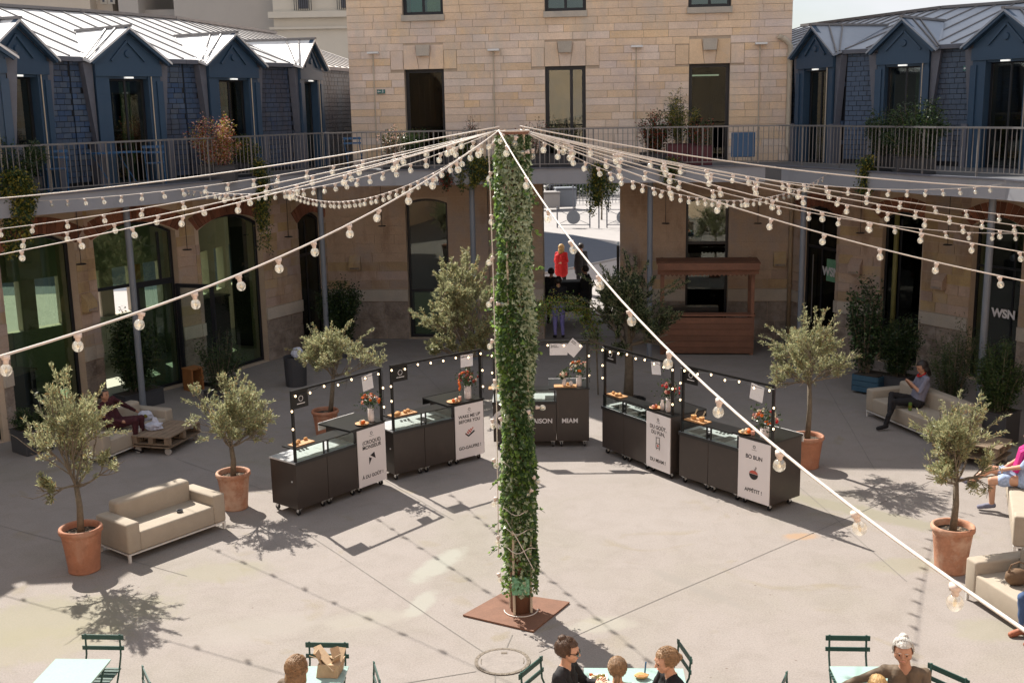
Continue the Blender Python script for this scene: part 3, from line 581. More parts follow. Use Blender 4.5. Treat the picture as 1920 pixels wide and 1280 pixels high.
LOPS = {1: [(1.1, 3.3, .02, 3.60, .28)], 2: [(.25, 2.40, .02, 3.66, .30)], 3: [(.20, 2.34, .02, 3.66, .30)], 4: [(.13, 2.30, .02, 3.60, .28)], 5: [(.06, 1.55, .02, 3.42, .22)]}
LDORM = {1: [(1.0, 1.0, 1.6), (3.2, 1.0, 1.6)], 2: [(1.02, 1.05, 1.62)], 3: [(1.28, .98, 1.62)], 4: [(1.42, 1.02, 1.66)], 5: [(.95, .92, 1.5)]}
ringL = ring('slate_roofed_wing', 'left wing with blue slate upper floor, brick arches and sunlit zinc roof', LS, LOPS, LDORM, 'l')
ROPS = {0: [(.42, 1.95, .02, 3.45, .24)], 1: [(1.12, 2.12, .02, 3.5, .2)], 2: [(1.34, 2.60, .02, 3.5, .24)], 3: [(.5, 2.2, .02, 3.6, .28)]}
RDORM = {0: [(1.12, .95, 1.5)], 1: [(1.52, .86, 1.24)], 2: [(2.02, .95, 1.6)], 3: [(1.6, .95, 1.6)]}
ringR = ring('slate_roofed_wing', 'right wing with blue slate upper floor and shaded blue-grey zinc roof', RS, ROPS, RDORM, 'r', 8.55)
# glazing of the ground floor
window(LS[1], ringL, 1.1, 3.3, .03, 3.6, .28, dep=-.2, fw=.06); window(LS[2], ringL, .25, 2.40, .03, 3.66, .30, dep=-.2, fw=.07)
window(LS[3], ringL, .20, 2.34, 2.5, 3.66, .30, dep=-.2, fw=.07, vbars=(1.98,))
w_ = window(LS[3], ringL, 1.30, 2.34, .03, 2.5, dep=-.2, fw=.06, name='glazed_door', glass=K['g_door'])
window(LS[4], ringL, .13, 2.30, .03, 3.6, .28, dep=-.2, fw=.07); window(LS[5], ringL, .06, 1.55, .03, 3.42, .22, dep=-.2, fw=.07, bars=(2.5,), vbars=(.8,), glass=K['g_dark'])
# door leaves standing open into the yard
lf = Seg(LS[3].p(2.2, 0, .05), LS[3].p(2.55, 0, 1.0)); window(lf, ringL, 0, .98, .04, 2.45, dep=0, fw=.09, name='glazed_door', glass=K['g_clear'])
lf = Seg(LS[3].p(.32, 0, -.25), LS[3].p(.55, 0, -1.1)); window(lf, ringL, 0, .85, .04, 2.42, dep=0, fw=.07, name='glazed_door', glass=K['g_clear'])
window(RS[0], ringR, .42, 1.95, .03, 3.45, .24, dep=-.2, fw=.07, bars=(2.6,), vbars=(1.1,), glass=K['g_dark']); window(RS[1], ringR, 1.12, 2.12, .03, 3.5, .2, dep=-.2, fw=.06, vbars=(1.5,), glass=K['g_dark'])
window(RS[2], ringR, 1.34, 2.60, .03, 3.5, .24, dep=-.2, fw=.05, bars=(2.6,), vbars=(2.3,)); window(RS[3], ringR, .5, 2.2, .03, 3.6, .28, dep=-.2)
for k, (s, a, b) in enumerate(((LS[2], .02, LS[2].L-.02), (LS[3], .02, LS[3].L-.02), (LS[4], .02, 3.2))): room(s, ringL, a, b, .012*k, 4.3+.012*k, -.51, -3.3, K['room'], light=True, sides=(k == 0, 0))
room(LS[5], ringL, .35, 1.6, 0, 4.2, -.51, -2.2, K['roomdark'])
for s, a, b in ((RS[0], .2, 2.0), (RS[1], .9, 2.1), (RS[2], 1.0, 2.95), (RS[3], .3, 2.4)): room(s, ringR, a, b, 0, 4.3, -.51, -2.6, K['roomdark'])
for seg_, u_, z_, sz in ((RS[0], 1.52, 2.02, .30), (RS[2], 2.12, 1.58, .26)):
    mw = Matrix.Translation(seg_.p(u_, z_, -.155)) @ Matrix.Rotation(seg_.rz, 4, 'Z') @ Matrix.Rotation(PI/2, 4, 'X'); text('WSN', sz, K['whiteletter'], mw, ringR, 'door_lettering', .012)
for seg_, u_ in ((RS[0], 1.52),):
    mb = MB(); seg_.box(mb, u_-.22, u_+.2, 1.78, 2.35, -.19, -.185); mb.build('door_print', K['greenprint'], ringR, local=False)
mb = MB(); mb.tube([RS[0].p(.80, .6, -.12), RS[0].p(.80, 2.4, -.12)], .014, 8); mb.build('door_handle', K['rail'], ringR, local=False)
# furniture glimpsed behind the left windows
def counter(name, label, cat, seg, u, d, w, h, dpt, mat, grp=None):
    c = seg.p(u, 0, d); t = thing(name, label, cat, c, seg.rz, grp); mb = MB(); mb.box((0, 0, h-.03), (w, dpt, .05)); mb.build('worktop', mat, t)
    mb = MB(); mb.box((0, 0, (h-.06)/2), (w-.06, dpt-.06, h-.06)); mb.build('carcass', K['cartblack'], t); return t
counter('shop_counter', 'pale topped dark counter behind the leftmost arched window', 'counter', LS[2], 1.5, -1.2, 1.0, 1.0, .5, K['pallet'])
counter('bar_cabinet', 'tall black cabinet behind the arched window right of the open door', 'cabinet', LS[4], 1.25, -1.1, 1.5, 1.75, .4, K['black'])
mb = MB(); LS[4].box(mb, .95, 1.3, 2.1, 2.75, -3.33, -3.31); tag(mb.build('poster', K['poster'], None, local=False), 'orange poster on the inside wall behind the arched window', 'poster')
# ================================================================== BALCONY
DE = [(-14.4, 15.6), (-11.9, 18.0), (-10.3, 19.7), (-9.06, 21.45), (-8.1, 22.78), (-7.2, 24.0), (-6.3, 25.4), (-5.45, 26.75), (-4.55, 28.2), (-1.4, 28.0), (2.6, 27.55), (6.35, 26.95), (7.05, 25.5), (7.55, 24.15), (8.3, 22.3), (9.15, 20.85), (9.75, 18.8), (10.1, 15.5)]
IN = LP[:6]+[(-4.9, 31.3)]+[(7.5, 29.95)]+RP[1:]
bal = thing('balcony', 'curved grey balcony with steel railing running round the courtyard at first-floor level', 'balcony', (DE[9][0], DE[9][1], 0))
def interp(pl, f):
    ls = [math.dist(pl[i], pl[i+1]) for i in range(len(pl)-1)]; t = f*sum(ls)
    for i, l in enumerate(ls):
        if t <= l or i == len(ls)-1: k = min(1, t/l); return Vector((pl[i][0]+(pl[i+1][0]-pl[i][0])*k, pl[i][1]+(pl[i+1][1]-pl[i][1])*k, 0))
        t -= l
NQ = 56; mb = MB()
for k in range(NQ):
    a0, a1 = interp(DE, k/NQ), interp(DE, (k+1)/NQ)
    def wallpt(p):   # nearest point on wall line, pushed just inside it
        best = None
        for i in range(len(IN)-1):
            A = Vector((*IN[i], 0)); B = Vector((*IN[i+1], 0)); d = B-A; u = max(0, min(1, (p-A).dot(d)/d.length_squared)); q = A+d*u
            if best is None or (q-p).length < (best-p).length: best = q
        return best
    b0, b1 = wallpt(a0), wallpt(a1); U = lambda v, z: Vector((v.x, v.y, z))
    mb.add([U(a0, ZD), U(a1, ZD), U(b1, ZD), U(b0, ZD), U(a0, 4.46), U(a1, 4.46), U(b1, 4.46), U(b0, 4.46)], [(3, 2, 1, 0), (4, 5, 6, 7), (0, 1, 5, 4)])
mb.build('deck_slab', K['deck'], bal, local=False)
DV = [Vector((*p, 0)) for p in DE]
def offs(pl, d):
    out = []
    for i, p in enumerate(pl):
        t = (pl[min(i+1, len(pl)-1)]-pl[max(i-1, 0)]).normalized(); out.append(p+Vector((t.y, -t.x, 0))*d)
    return out
EO = offs(DV, .03)
for i in range(len(EO)-1):
    a, b = EO[i], EO[i+1]; d = (b-a).normalized(); mb = MB(); mb.bar((a.x, a.y, 4.64), (b.x, b.y, 4.64), .05, .36); mb.build('fascia_panel', K['fascia'], bal, local=False)
    mb = MB(); mb.bar((a.x, a.y, 4.835), (b.x, b.y, 4.835), .12, .03); mb.build('deck_edge', K['lead'], bal, local=False)
RO = offs(DV, -.04); ZR = 5.76
for i in range(len(RO)-1):
    a, b = RO[i], RO[i+1]; mb = MB(); mb.bar((a.x, a.y, ZR), (b.x, b.y, ZR), .055, .035); mb.build('handrail', K['rail'], bal, local=False)
    mb = MB(); mb.bar((a.x, a.y, 4.93), (b.x, b.y, 4.93), .03, .02); mb.build('bottom_rail', K['rail'], bal, local=False)
plen = sum((RO[i+1]-RO[i]).length for i in range(len(RO)-1)); RP2 = [(p.x, p.y) for p in RO]
bmesh_ = MB().box((0, 0, 0), (.014, .014, .84)).mesh('baluster', K['rail']); n_b = 0; rest = MB()
nbal = int(plen/.118)
for k in range(nbal):
    p = interp(RP2, (k+.5)/nbal)
    if k % 11 == 5:
        mb = MB(); mb.box((p.x, p.y, 5.28), (.032, .032, .94)); mb.build('railing_post', K['rail'], bal, local=False); continue
    if p.y > 18.8 and n_b < 300: o = D.objects.new('baluster', bmesh_); setw(o, Matrix.Translation((p.x, p.y, 5.35)), bal); n_b += 1
    else: rest.box((p.x, p.y, 5.35), (.014, .014, .84))
if rest.v: rest.build('balusters_near', K['rail'], bal, local=False, kind='stuff')
# steel posts that carry the balcony
def onedge(px, py, inset=.35):
    pl = offs(DV, -inset)
    for i in range(len(pl)-1):
        u, z = onplane(px, py, pl[i], pl[i+1])
        if 0 <= u <= 1 and z < 6 and pl[i].y > 15: return pl[i].lerp(pl[i+1], u)
for k, (px, py, lb) in enumerate([(237, 400, 'grey steel post in front of the left arched doorway'), (601, 400, 'grey steel post beside the narrow dark doorway on the left'), (885, 380, 'grey steel post just left of the ivy-covered column'), (1219, 380, 'grey steel post right of the gateway'), (1507, 400, 'grey steel post beside the first glass door marked with white letters'), (1860, 400, 'grey steel post at the far right under the balcony')]):
    p = onedge(px, py); t = thing('balcony_post', lb, 'post', p, 0, 'steel posts carrying the balcony')
    mb = MB(); mb.cyl((0, 0, .012), (0, 0, 4.455), .068, n=16); mb.build('shaft', K['graypost'], t, smooth=False); mb = MB(); mb.box((0, 0, .006), (.22, .22, .012)); mb.build('foot_plate', K['graypost'], t)
# pendant discs under the balcony
for k, (px, pyb, ww) in enumerate([(152, 494, 'over the leftmost stone pier'), (351, 467, 'between the two left arches'), (541, 443, 'left of the narrow dark doorway'), (716, 423, 'left of the tall narrow window'), (1248, 418, 'right of the gateway'), (1421, 418, 'right of the wooden stall'), (1613, 436, 'on the right wing above the bushes'), (1777, 458, 'at the far right between the glass doors')]):
    segs = LS[2:]+[F]+RS[:3]; best = None
    for s in segs:
        u, z = onplane(px, pyb, s.p(0, 0, .5), s.p(s.L, 0, .5))
        if 0 <= u <= 1: best = s.p(u*s.L, z, .5)
    if best is None: continue
    t = thing('pendant_lamp', 'thin rod lamp with a flat disc hanging '+ww, 'lamp', best, 0, 'pendant lamps under the balcony')
    mb = MB(); mb.cyl((0, 0, 0), (0, 0, 4.45-best.z), .008, n=6); mb.build('rod', K['black'], t); mb = MB(); mb.cyl((0, 0, -.02), (0, 0, .0), .11, .09, 14); mb.build('disc', K['frame'], t)
# stone-coloured wall boxes
for k, (s, u, z, ww) in enumerate([(LS[2], 2.6, 2.35, 'on the leftmost pier'), (F, .80, 2.15, 'on the wall left of the tall narrow window'), (F, 8.40, 2.19, 'on the wall right of the gateway'), (F, 12.35, 2.2, 'on the wall beside the ochre drainpipe'), (RS[1], .48, 2.3, 'on the first right-hand pier'), (RS[2], .55, 2.15, 'on the brick-patterned far right pier')]):
    t = thing('wall_box', 'stone-coloured sloping vent box '+ww, 'vent box', s.p(u, z-.2, 0), s.rz, 'sloping vent boxes on the walls'); mb = MB()
    mb.prism([(-.16, -.02, 0), (-.16, -.17, .02), (-.16, -.17, .22), (-.16, -.02, .40)], (.32, 0, 0)); mb.build('body', K['stone_low'], t)
    mb = MB(); mb.box((0, -.178, .06), (.26, .012, .05)); mb.build('slot', K['rubble'], t)
# wall lamps with conduits on the upper facade
for k, (u, ww) in enumerate([(1.55, 'left of the first deck door'), (4.78, 'between the first and second deck doors'), (8.53, 'between the second and third deck doors'), (11.7, 'right of the third deck door')]):
    t = thing('wall_lamp', 'small white T-shaped lamp on a conduit, '+ww, 'lamp', F.p(u, 7.78, .025), F.rz, 'lamps on the upper facade')
    mb = MB(); mb.box((.02, -.09, .0), (.30, .16, .05)); mb.build('head', K['white'], t); mb = MB(); mb.box((0, -.012, -1.48), (.03, .022, 2.9)); mb.build('conduit', K['ivory'], t)
def exit_sign(p, rz, ww):
    t = thing('exit_sign', 'small green exit sign with white arrow '+ww, 'sign', p, rz); mb = MB(); mb.box((0, -.012, 0), (.22, .02, .11)); mb.build('plate', K['exitgreen'], t)
    mb = MB(); mb.box((-.045, -.0245, 0), (.07, .003, .02)); mb.prism([(-.10, -.023, 0), (-.065, -.023, .03), (-.065, -.023, -.03)], (0, -.003, 0)); mb.box((.05, -.0245, .015), (.02, .003, .04)); mb.ball((.05, -.0245, .045), (.012, .003, .012), 8, 5); mb.box((.045, -.0245, -.02), (.045, .003, .015)); mb.build('pictogram', K['whiteletter'], t)
exit_sign(F.p(1.73, 6.77, .03), F.rz, 'on the stone facade'); exit_sign(LS[4].p(2.42, 6.83, .10), LS[4].rz, 'on the blue slates of the left wing'); exit_sign(RS[2].p(1.0, 6.95, .10), RS[2].rz, 'on the blue slates of the right wing')
# pipes
def pipe(name, label, pts, r, mat, coll=()):
    t = thing(name, label, 'pipe', pts[-1]); o = Vector(pts[-1]); mb = MB(); mb.tube([Vector(p)-o for p in pts], r, 10); mb.build('tube', mat, t, smooth=True)
    for c in coll: m2 = MB(); m2.cyl(Vector(c)-o-Vector((0, 0, .03)), Vector(c)-o+Vector((0, 0, .03)), r*1.35, n=12); m2.build('collar', mat, t)
p_ = F.p(12.62, 0, .09); pipe('drainpipe', 'ochre drainpipe down the wall right of the wooden stall', [(p_.x, p_.y, 4.4), (p_.x, p_.y, .02)], .055, K['ochre'], [(p_.x, p_.y, 3), (p_.x, p_.y, 1.5)])
p_ = F.p(12.46, 0, .10); pipe('drainpipe', 'cream drainpipe at the right corner of the stone facade', [F.p(12.15, 7.95, .1), F.p(12.35, 7.85, .1), (p_.x, p_.y, 7.7), (p_.x, p_.y, 5.2), F.p(12.62, 4.86, .3)], .07, K['ivory'], [(p_.x, p_.y, 7.5), F.p(12.2, 7.93, .1)])
p_ = RS[1].p(1.42, 0, -.1); pipe('drainpipe', 'yellow-green pipe in the narrow dark doorway of the right wing', [(p_.x, p_.y, 4.0), (p_.x, p_.y, .02)], .06, K['yellowpipe'])
p_ = F.p(4.55, 0, .03); pipe('conduit', 'thin dark conduit on the wall left of the ivy column', [(p_.x, p_.y, 4.4), (p_.x, p_.y, .5)], .02, K['rubble'])
# ================================================================== OPPOSITE SIDE (closes the courtyard behind the photographer, mirrored in the panes)
op = thing('opposite_wing', 'pale stone wing closing the courtyard behind the viewpoint', 'building', (0, -3.2, 0)); mb = MB(); mb.box((0, -.5, 4.2), (26, .5, 8.4)); mb.build('wall', K['stone'], op)
for sx in (-1, 1): mb = MB(); mb.bar((sx*12, 0, 4.2), (sx*11.9+sx*.6, 17, 4.2), .5, 8.4); mb.build('wall', K['stone'], op)
# ================================================================== NEIGHBOURS BEHIND
def block(name, label, x0, x1, y, z1, mat, wins=(), depth=12, cornice=None, wmat=None):
    t = thing(name, label, 'building', ((x0+x1)/2, y, 0)); mb = MB(); mb.ab((x0-(x0+x1)/2, 0, 0), (x1-(x0+x1)/2, depth, z1)); mb.build('wall', mat, t)
    for (u, z, w, h) in wins:
        m = MB(); m.ab((u-(x0+x1)/2, -.05, z), (u+w-(x0+x1)/2, .0, z+h)); wf = m.build('window', K['plaster3'], t); m = MB(); m.ab((u+.12-(x0+x1)/2, -.07, z+.1), (u+w-.12-(x0+x1)/2, -.052, z+h-.1)); m.build('pane', K['g_dark'] if 0 else K['lead'], wf)
        if cornice: 
            m = MB()
            for k in range(9): a = u-.05-(x0+x1)/2+k*(w+.1)/8; m.ab((a, -.32, z), (a+.03, -.29, z+1.0))
            m.ab((u-.1-(x0+x1)/2, -.33, z+.95), (u+w+.1-(x0+x1)/2, -.28, z+1.0)); m.build('balcony_grille', K['black'], wf)
    for zc, hc, dc in cornice or (): m = MB(); m.ab((x0-(x0+x1)/2-.2, -dc, zc), (x1-(x0+x1)/2+.1, -.001, zc+hc)); m.build('cornice', mat, t)
    return t
YB = 60; q = lambda px, py, y=YB: atdist(px, py, y)
a = q(-260, 0); b = q(168, 0); block('apartment_building', 'plain cream rendered building behind the left end of the zinc roof', a.x, b.x, YB, 22, K['plaster'])
a = q(168, 0, 62); b = q(222, 0, 62); block('apartment_building', 'narrow cream facade with small windows behind the zinc roof, near the sky gap', a.x, b.x, 61, 22, K['plaster'], [(q(x_, 0, 61).x, 11.9, .35, 1.2) for x_ in (170, 188, 203)])
a = q(221, 0); b = q(258, 0); block('apartment_building', 'grey wall strip left of the small gap of sky', a.x, b.x, YB, 22, K['plaster2'])
a = q(258, 16); b = q(325, 16); block('apartment_building', 'low grey wall below the small gap of sky', a.x, b.x, YB+1, a.z, K['plaster2'])
a = q(325, 0); b = q(518, 0); block('apartment_building', 'large blank grey-beige gable wall behind the middle of the zinc roof', a.x, b.x, YB, 22, K['plaster2'])
a = q(518, 0); b = q(700, 0); zb = q(560, 24).z; block('apartment_building', 'pale dressed-stone apartment house with cornice and grilled windows left of the stone facade', a.x, b.x, YB-1, 22, K['plaster3'], [(q(561, 0).x, zb, .75, 2.2), (q(640, 0).x, zb, .75, 2.2)], cornice=[(zb-.35, .3, .35), (zb-.9, .12, .2)])
# ================================================================== COLUMN WITH IVY
PX, PY = 0.05, 13.42
col = thing('rust_steel_column', 'rust-brown steel column standing on a square plate in the middle of the yard', 'column', (PX, PY, 0), 0)
c4 = [gp(868, 1155), gp(1000, 1186), gp(1068, 1131), gp(945, 1112)]; cc = sum(c4, Vector((0, 0, 0)))/4
c4 = [p-Vector((PX, PY, 0)) for p in c4]
mb = MB(); mb.prism([(p.x, p.y, .004) for p in c4], (0, 0, .022)); mb.build('base_plate', K['rust'], col)
mb = MB(); mb.cyl((0, 0, .026), (0, 0, 5.95), .128, n=24); mb.build('tube', K['rust'], col, smooth=True)
for k in range(4): a = R(45+90*k+12); mb = MB(); mb.cyl((.155*math.cos(a), .155*math.sin(a), .03), (.155*math.cos(a), .155*math.sin(a), 6.05), .017, n=8); mb.build('trellis_bar', K['ivory'], col)
mb = MB(); mb.cyl((0, 0, 5.99), (0, 0, 6.02), .20, n=20); mb.build('top_ring', K['rust'], col)
for z in (.9, 1.15, 1.4, 2.0): mb = MB(); mb.tube([(.205*math.cos(t*PI/12), .205*math.sin(t*PI/12), z+.03*math.sin(t)) for t in range(25)], .006, 5, False); mb.build('wire_loop', K['cable'], col)
mb = MB(); mb.tube([(-.17, -.13, 1.3), (-.02, -.22, 1.05), (.17, -.14, .62)], .006, 5); mb.build('wire_loop', K['cable'], col)
mb = MB(); mb.tube([(.215*math.cos(t*PI/12), .215*math.sin(t*PI/12), .035) for t in range(12, 25)], .007, 5); mb.build('wire_loop', K['cable'], col)
mb = MB(); mb.box((-.0, -.150, .42), (.22, .012, .24)); mb.ab((-.11, -.168, .46), (.01, -.157, .55)); tag(mb.build('picture_panel', K['greenprint'], None, loc=(PX, PY, 0)), 'small green picture plate fixed low on the column', 'panel')
N = 30000; ang = RNG.uniform(0, 2*PI, N); zz = .28+(RNG.uniform(0, 1, N)**.95)*5.70
lump = .055*np.sin(ang*2+zz*2.1)+.045*np.sin(zz*3.7+1)+.03*np.sin(ang*5-zz*5)
rad = np.clip(.145+.04*RNG.random(N)+lump*.42, .13, .215)
low = zz < 1.5; keep = ~(low & (RNG.random(N) > (zz+.1)/1.5)) & ~((zz < 1.15) & (np.sin(ang+.9) < -.55) & (RNG.random(N) > .45))
ang, zz, rad = ang[keep], zz[keep], rad[keep]
pts = np.stack([PX+rad*np.cos(ang), PY+rad*np.sin(ang), zz], 1); nr = np.stack([np.cos(ang), np.sin(ang), -.75+0*ang], 1)+RNG.normal(0, .5, (len(ang), 3))
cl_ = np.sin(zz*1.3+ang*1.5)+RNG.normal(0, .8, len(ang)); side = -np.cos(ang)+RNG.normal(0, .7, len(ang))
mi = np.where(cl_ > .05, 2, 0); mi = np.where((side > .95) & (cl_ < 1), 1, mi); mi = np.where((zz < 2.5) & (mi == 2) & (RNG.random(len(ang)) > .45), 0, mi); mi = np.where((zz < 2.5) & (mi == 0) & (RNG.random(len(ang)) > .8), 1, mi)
ivy = thing('ivy', 'dense climbing ivy with green and pale variegated leaves covering the column', 'ivy', (PX, PY, .03))
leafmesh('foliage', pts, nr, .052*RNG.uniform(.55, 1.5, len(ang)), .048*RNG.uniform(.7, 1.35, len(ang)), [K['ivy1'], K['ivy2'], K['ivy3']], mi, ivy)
for k in range(80):   # loose sprays sticking out
    a = random.uniform(0, 2*PI); z = random.uniform(.5, 5.8); L_ = random.uniform(.08, .26); p0 = Vector((PX+.16*math.cos(a), PY+.16*math.sin(a), z)); d = Vector((math.cos(a), math.sin(a), random.uniform(-.7, .5))).normalized()
    pp = [p0+d*L_*t/5+Vector((0, 0, -.05*(t/5)**2)) for t in range(6)]; mb = MB(); mb.tube(pp, .003, 4); mb.build('stem', K['leafm'], ivy, local=False)
    n_ = 9; tt = RNG.uniform(.2, 1, n_); ps = np.array([list(p0+d*L_*t) for t in tt]); leafmesh('spray', ps, RNG.normal(0, 1, (n_, 3))+np.array([0, 0, -.5]), .05, .042, [K['ivy1'], K['ivy2']], None, ivy)
# ================================================================== TREES AND PLANTS
def branch(p, d, l, r, depth, mb, tips, inside, spread=.55, up=.25, nsub=4):
    pts = [p]; q = p.copy(); dd = d.copy()
    for i in range(4):
        dd = (dd+Vector((random.gauss(0, .13), random.gauss(0, .13), random.gauss(.02, .08)))).normalized(); q = q+dd*l/4; pts.append(q.copy())
    if depth == 0:
        if inside(pts[-1]) and inside(pts[2]): mb.tube(pts, [r*(1-.2*i) for i in range(5)], 4); tips.append((pts, dd))
        return
    if not inside(pts[2]): return
    mb.tube(pts, [r*(1-.14*i) for i in range(5)], 6)
    for k in range(nsub):
        t = random.uniform(.25, 1); i = min(3, int(t*4)); base = pts[i].lerp(pts[i+1], t*4-i)
        a = random.uniform(0, 2*PI); x, y, z, _ = frame((0, 0, 0), dd); nd = (dd*1.0+(x*math.cos(a)+y*math.sin(a))*spread*random.uniform(.6, 1.9)+Vector((0, 0, up*.4))).normalized()
        branch(base, nd, l*random.uniform(.5, .78), r*.55, depth-1, mb, tips, inside, spread, up, nsub)
    branch(pts[-1], dd, l*.6, r*.6, depth-1, mb, tips, inside, spread, up, nsub)
def olive_tree(label, base, h0, hc, wr, seed, nl=9000, trunk=.045, dens=1., lean=(0, 0), mats=('olive1', 'olive2', 'olive3'), ll=.055, group='olive trees in the yard', name='olive_tree', cat='tree'):
    """slender trunk, forking limbs, thin twigs carrying narrow leaves; sprigs stick out of an uneven crown"""
    random.seed(seed); global RNG; RNG = np.random.default_rng(seed)
    t = thing(name, label, cat, base, 0, group); zf = h0; mb = MB(); top = Vector((lean[0], lean[1], zf))
    mid = Vector((lean[0]*.4+.02, lean[1]*.4, zf*.55)); mb.tube([(0, 0, 0), mid, top], [trunk*1.15, trunk*.95, trunk*.8], 9); mb.build('trunk', K['bark'], t, smooth=True)
    c = Vector((lean[0], lean[1], (zf*.8+hc)/2)); hz = (hc-zf*.8)/2; jit = random.uniform(0, 50)
    def inside(q):   # uneven egg; a few sprigs may leave it
        e = q-c
        if e.length < 1e-3: return True
        k = math.sqrt((e.x/wr)**2+(e.y/wr)**2+(e.z/hz)**2); lim = .92+.62*noise.noise(e.normalized()*2.3+Vector((jit, seed, 0)))
        return k < lim or (k < lim+.42 and random.random() < .09)
    mb = MB(); tips = []; nb = 10
    for k in range(nb):
        a = 2*PI*k/nb+random.uniform(-.35, .35); el = (.15, .75, 1.25)[k % 3]+random.uniform(-.15, .2); d = Vector((math.cos(a)*math.cos(el), math.sin(a)*math.cos(el), math.sin(el)))
        L_ = (wr*.60 if el < .6 else (hc-zf)*.50)*random.uniform(.85, 1.1); branch(top-Vector((0, 0, random.uniform(0, .25)*zf*.3)), d, L_, trunk*.42, 3, mb, tips, inside)
    for k in range(13):   # long young shoots that leave the crown
        a = random.uniform(0, 2*PI); el = random.choice((.2, .7, 1.2, 1.4))+random.uniform(-.2, .15); e = Vector((math.cos(a)*math.cos(el)*wr, math.sin(a)*math.cos(el)*wr, math.sin(el)*hz)); b_ = c+e*.55; q_ = c+e*random.uniform(1.0, 1.22)+Vector((0, 0, .08)); m_ = b_.lerp(q_, .5)+Vector((random.gauss(0, .03), random.gauss(0, .03), .03)); pts = [b_, b_.lerp(m_, .5), m_, m_.lerp(q_, .5), q_]
        mb.tube(pts, [.007, .006, .005, .004, .002], 4); tips += [(pts, None)]*3
    good = [p for p, d_ in tips]
    mb.build('limbs', K['bark'], t)
    P_, Nn = [], []; per = max(4, int(nl*dens*.64/max(1, len(good))))
    for pts in good:
        for _ in range(per):
            u = random.random()**.7*4; i = min(3, int(u)); q = pts[i].lerp(pts[i+1], u-i); d = (pts[i+1]-pts[i]).normalized()
            P_.append(q+Vector([random.gauss(0, .012) for _ in range(3)])); Nn.append(d*.9+Vector([random.gauss(0, .55) for _ in range(3)])+Vector((0, 0, .15)))
    mi = RNG.choice(3, len(P_), p=(.5, .38, .12)); leafmesh('crown', P_, Nn, ll, ll*.27, [K[m] for m in mats], mi, t, local=True)
    return t
def pot(label, base, r, h, mat='terra', soil=True):
    t = thing('terracotta_pot', label, 'pot', base, 0, 'terracotta pots of the olive trees'); mb = MB(); rb = r*.72
    mb.lathe([(0, 0), (rb, 0), (rb*1.02, .02), (rb, .035), (rb*1.0, .05), (r*.80, h*.45), (r*.885, h*.78), (r*.90, h*.80), (r*.885, h*.82), (r*.90, h*.86), (r*.99, h*.89), (r*1.0, h*.94), (r*.98, h*.985), (r*.93, h), (r*.84, h*.985), (r*.81, h*.93), (r*.79, h*.84)], n=32); mb.build('body', K[mat], t, smooth=True)
    mb = MB(); mb.cyl((0, 0, h*.80), (0, 0, h*.86), r*.80, n=24); mb.build('soil', K['soil'], t)
    mb = MB()
    for k in range(60): a, q = random.uniform(0, 2*PI), random.uniform(.05, .95)*r*.78; mb.ball((q*math.cos(a), q*math.sin(a), h*.86), (.018, .018, .012), 5, 3)
    mb.build('pebbles', K['pallet'], t, kind='stuff'); return t
def potted(lab_t, lab_p, px, py, r, h, ytop, wr, seed, **k):
    b = gp(px, py); b.y += r*.6; pot(lab_p, b, r, h, k.pop('mat', 'terra')); ph = h*.84
    ztop = CAMH+sight(px, ytop)[2]*(b.y/sight(px, ytop)[1]); olive_tree(lab_t, b+Vector((0, 0, ph)), k.pop('h0', .55), ztop-ph, wr, seed, **k)
potted('olive tree in the leftmost terracotta pot, left of the beige sofa', 'terracotta pot with wide rim at the left front, beside the sofa', 150, 1077, .30, .65, 712, .68, 3, nl=20000, h0=.72)
potted('olive tree between the beige sofa and the first food cart', 'terracotta pot standing just right of the sunlit sofa', 437, 958, .28, .62, 712, .70, 4, nl=20000, h0=.52, mat='terrapale')
potted('olive tree behind the right end of the food carts', 'bright terracotta pot behind the rightmost food cart', 1517, 880, .29, .58, 590, .85, 9, nl=20000, h0=1.05)
potted('olive tree in the large pot by the right-hand sofas', 'large weathered terracotta pot at the right, by the sofas', 1791, 1078, .29, .66, 762, .68, 6, nl=20000, h0=.72, mat='terrapale')
pb = gp(612, 818); pot('terracotta pot half hidden behind the first food cart', pb, .27, .55); olive_tree('low round olive tree right behind the first food cart', pb+Vector((0.10, 0, .45)), .80, 1.72, 1.0, 21, nl=26000, lean=(.1, 0))
def ground_tree(label, px, py, ytop, wr, seed, **k):
    b = gp(px, py); ztop = CAMH+sight(px, ytop)[2]*(b.y/sight(px, ytop)[1]); olive_tree(label, b, k.pop('h0', .9), ztop, wr, seed, **k)
ground_tree('big bushy olive tree in front of the tall narrow window, left of the column', 877, 742, 488, 1.05, 31, nl=46000, h0=.9, trunk=.07, ll=.075)
ground_tree('large dark olive tree right of the column in front of the gateway', 1178, 748, 495, 1.35, 33, nl=46000, h0=1.25, trunk=.10, ll=.075, mats=('leafd', 'olive1', 'leafm'))
tr = gp(1182, 748); t = thing('tree_grate', 'round black grate at the foot of the large dark olive tree', 'grate', tr); mb = MB(); mb.lathe([(.12, .01), (.34, .012), (.34, 0)], n=24); mb.build('ring', K['black'], t)
for k in range(16): a = 2*PI*k/16; mb = MB(); mb.bar((.12*math.cos(a), .12*math.sin(a), .018), (.33*math.cos(a), .33*math.sin(a), .018), .015, .008); mb.build('rib', K['black'], t)
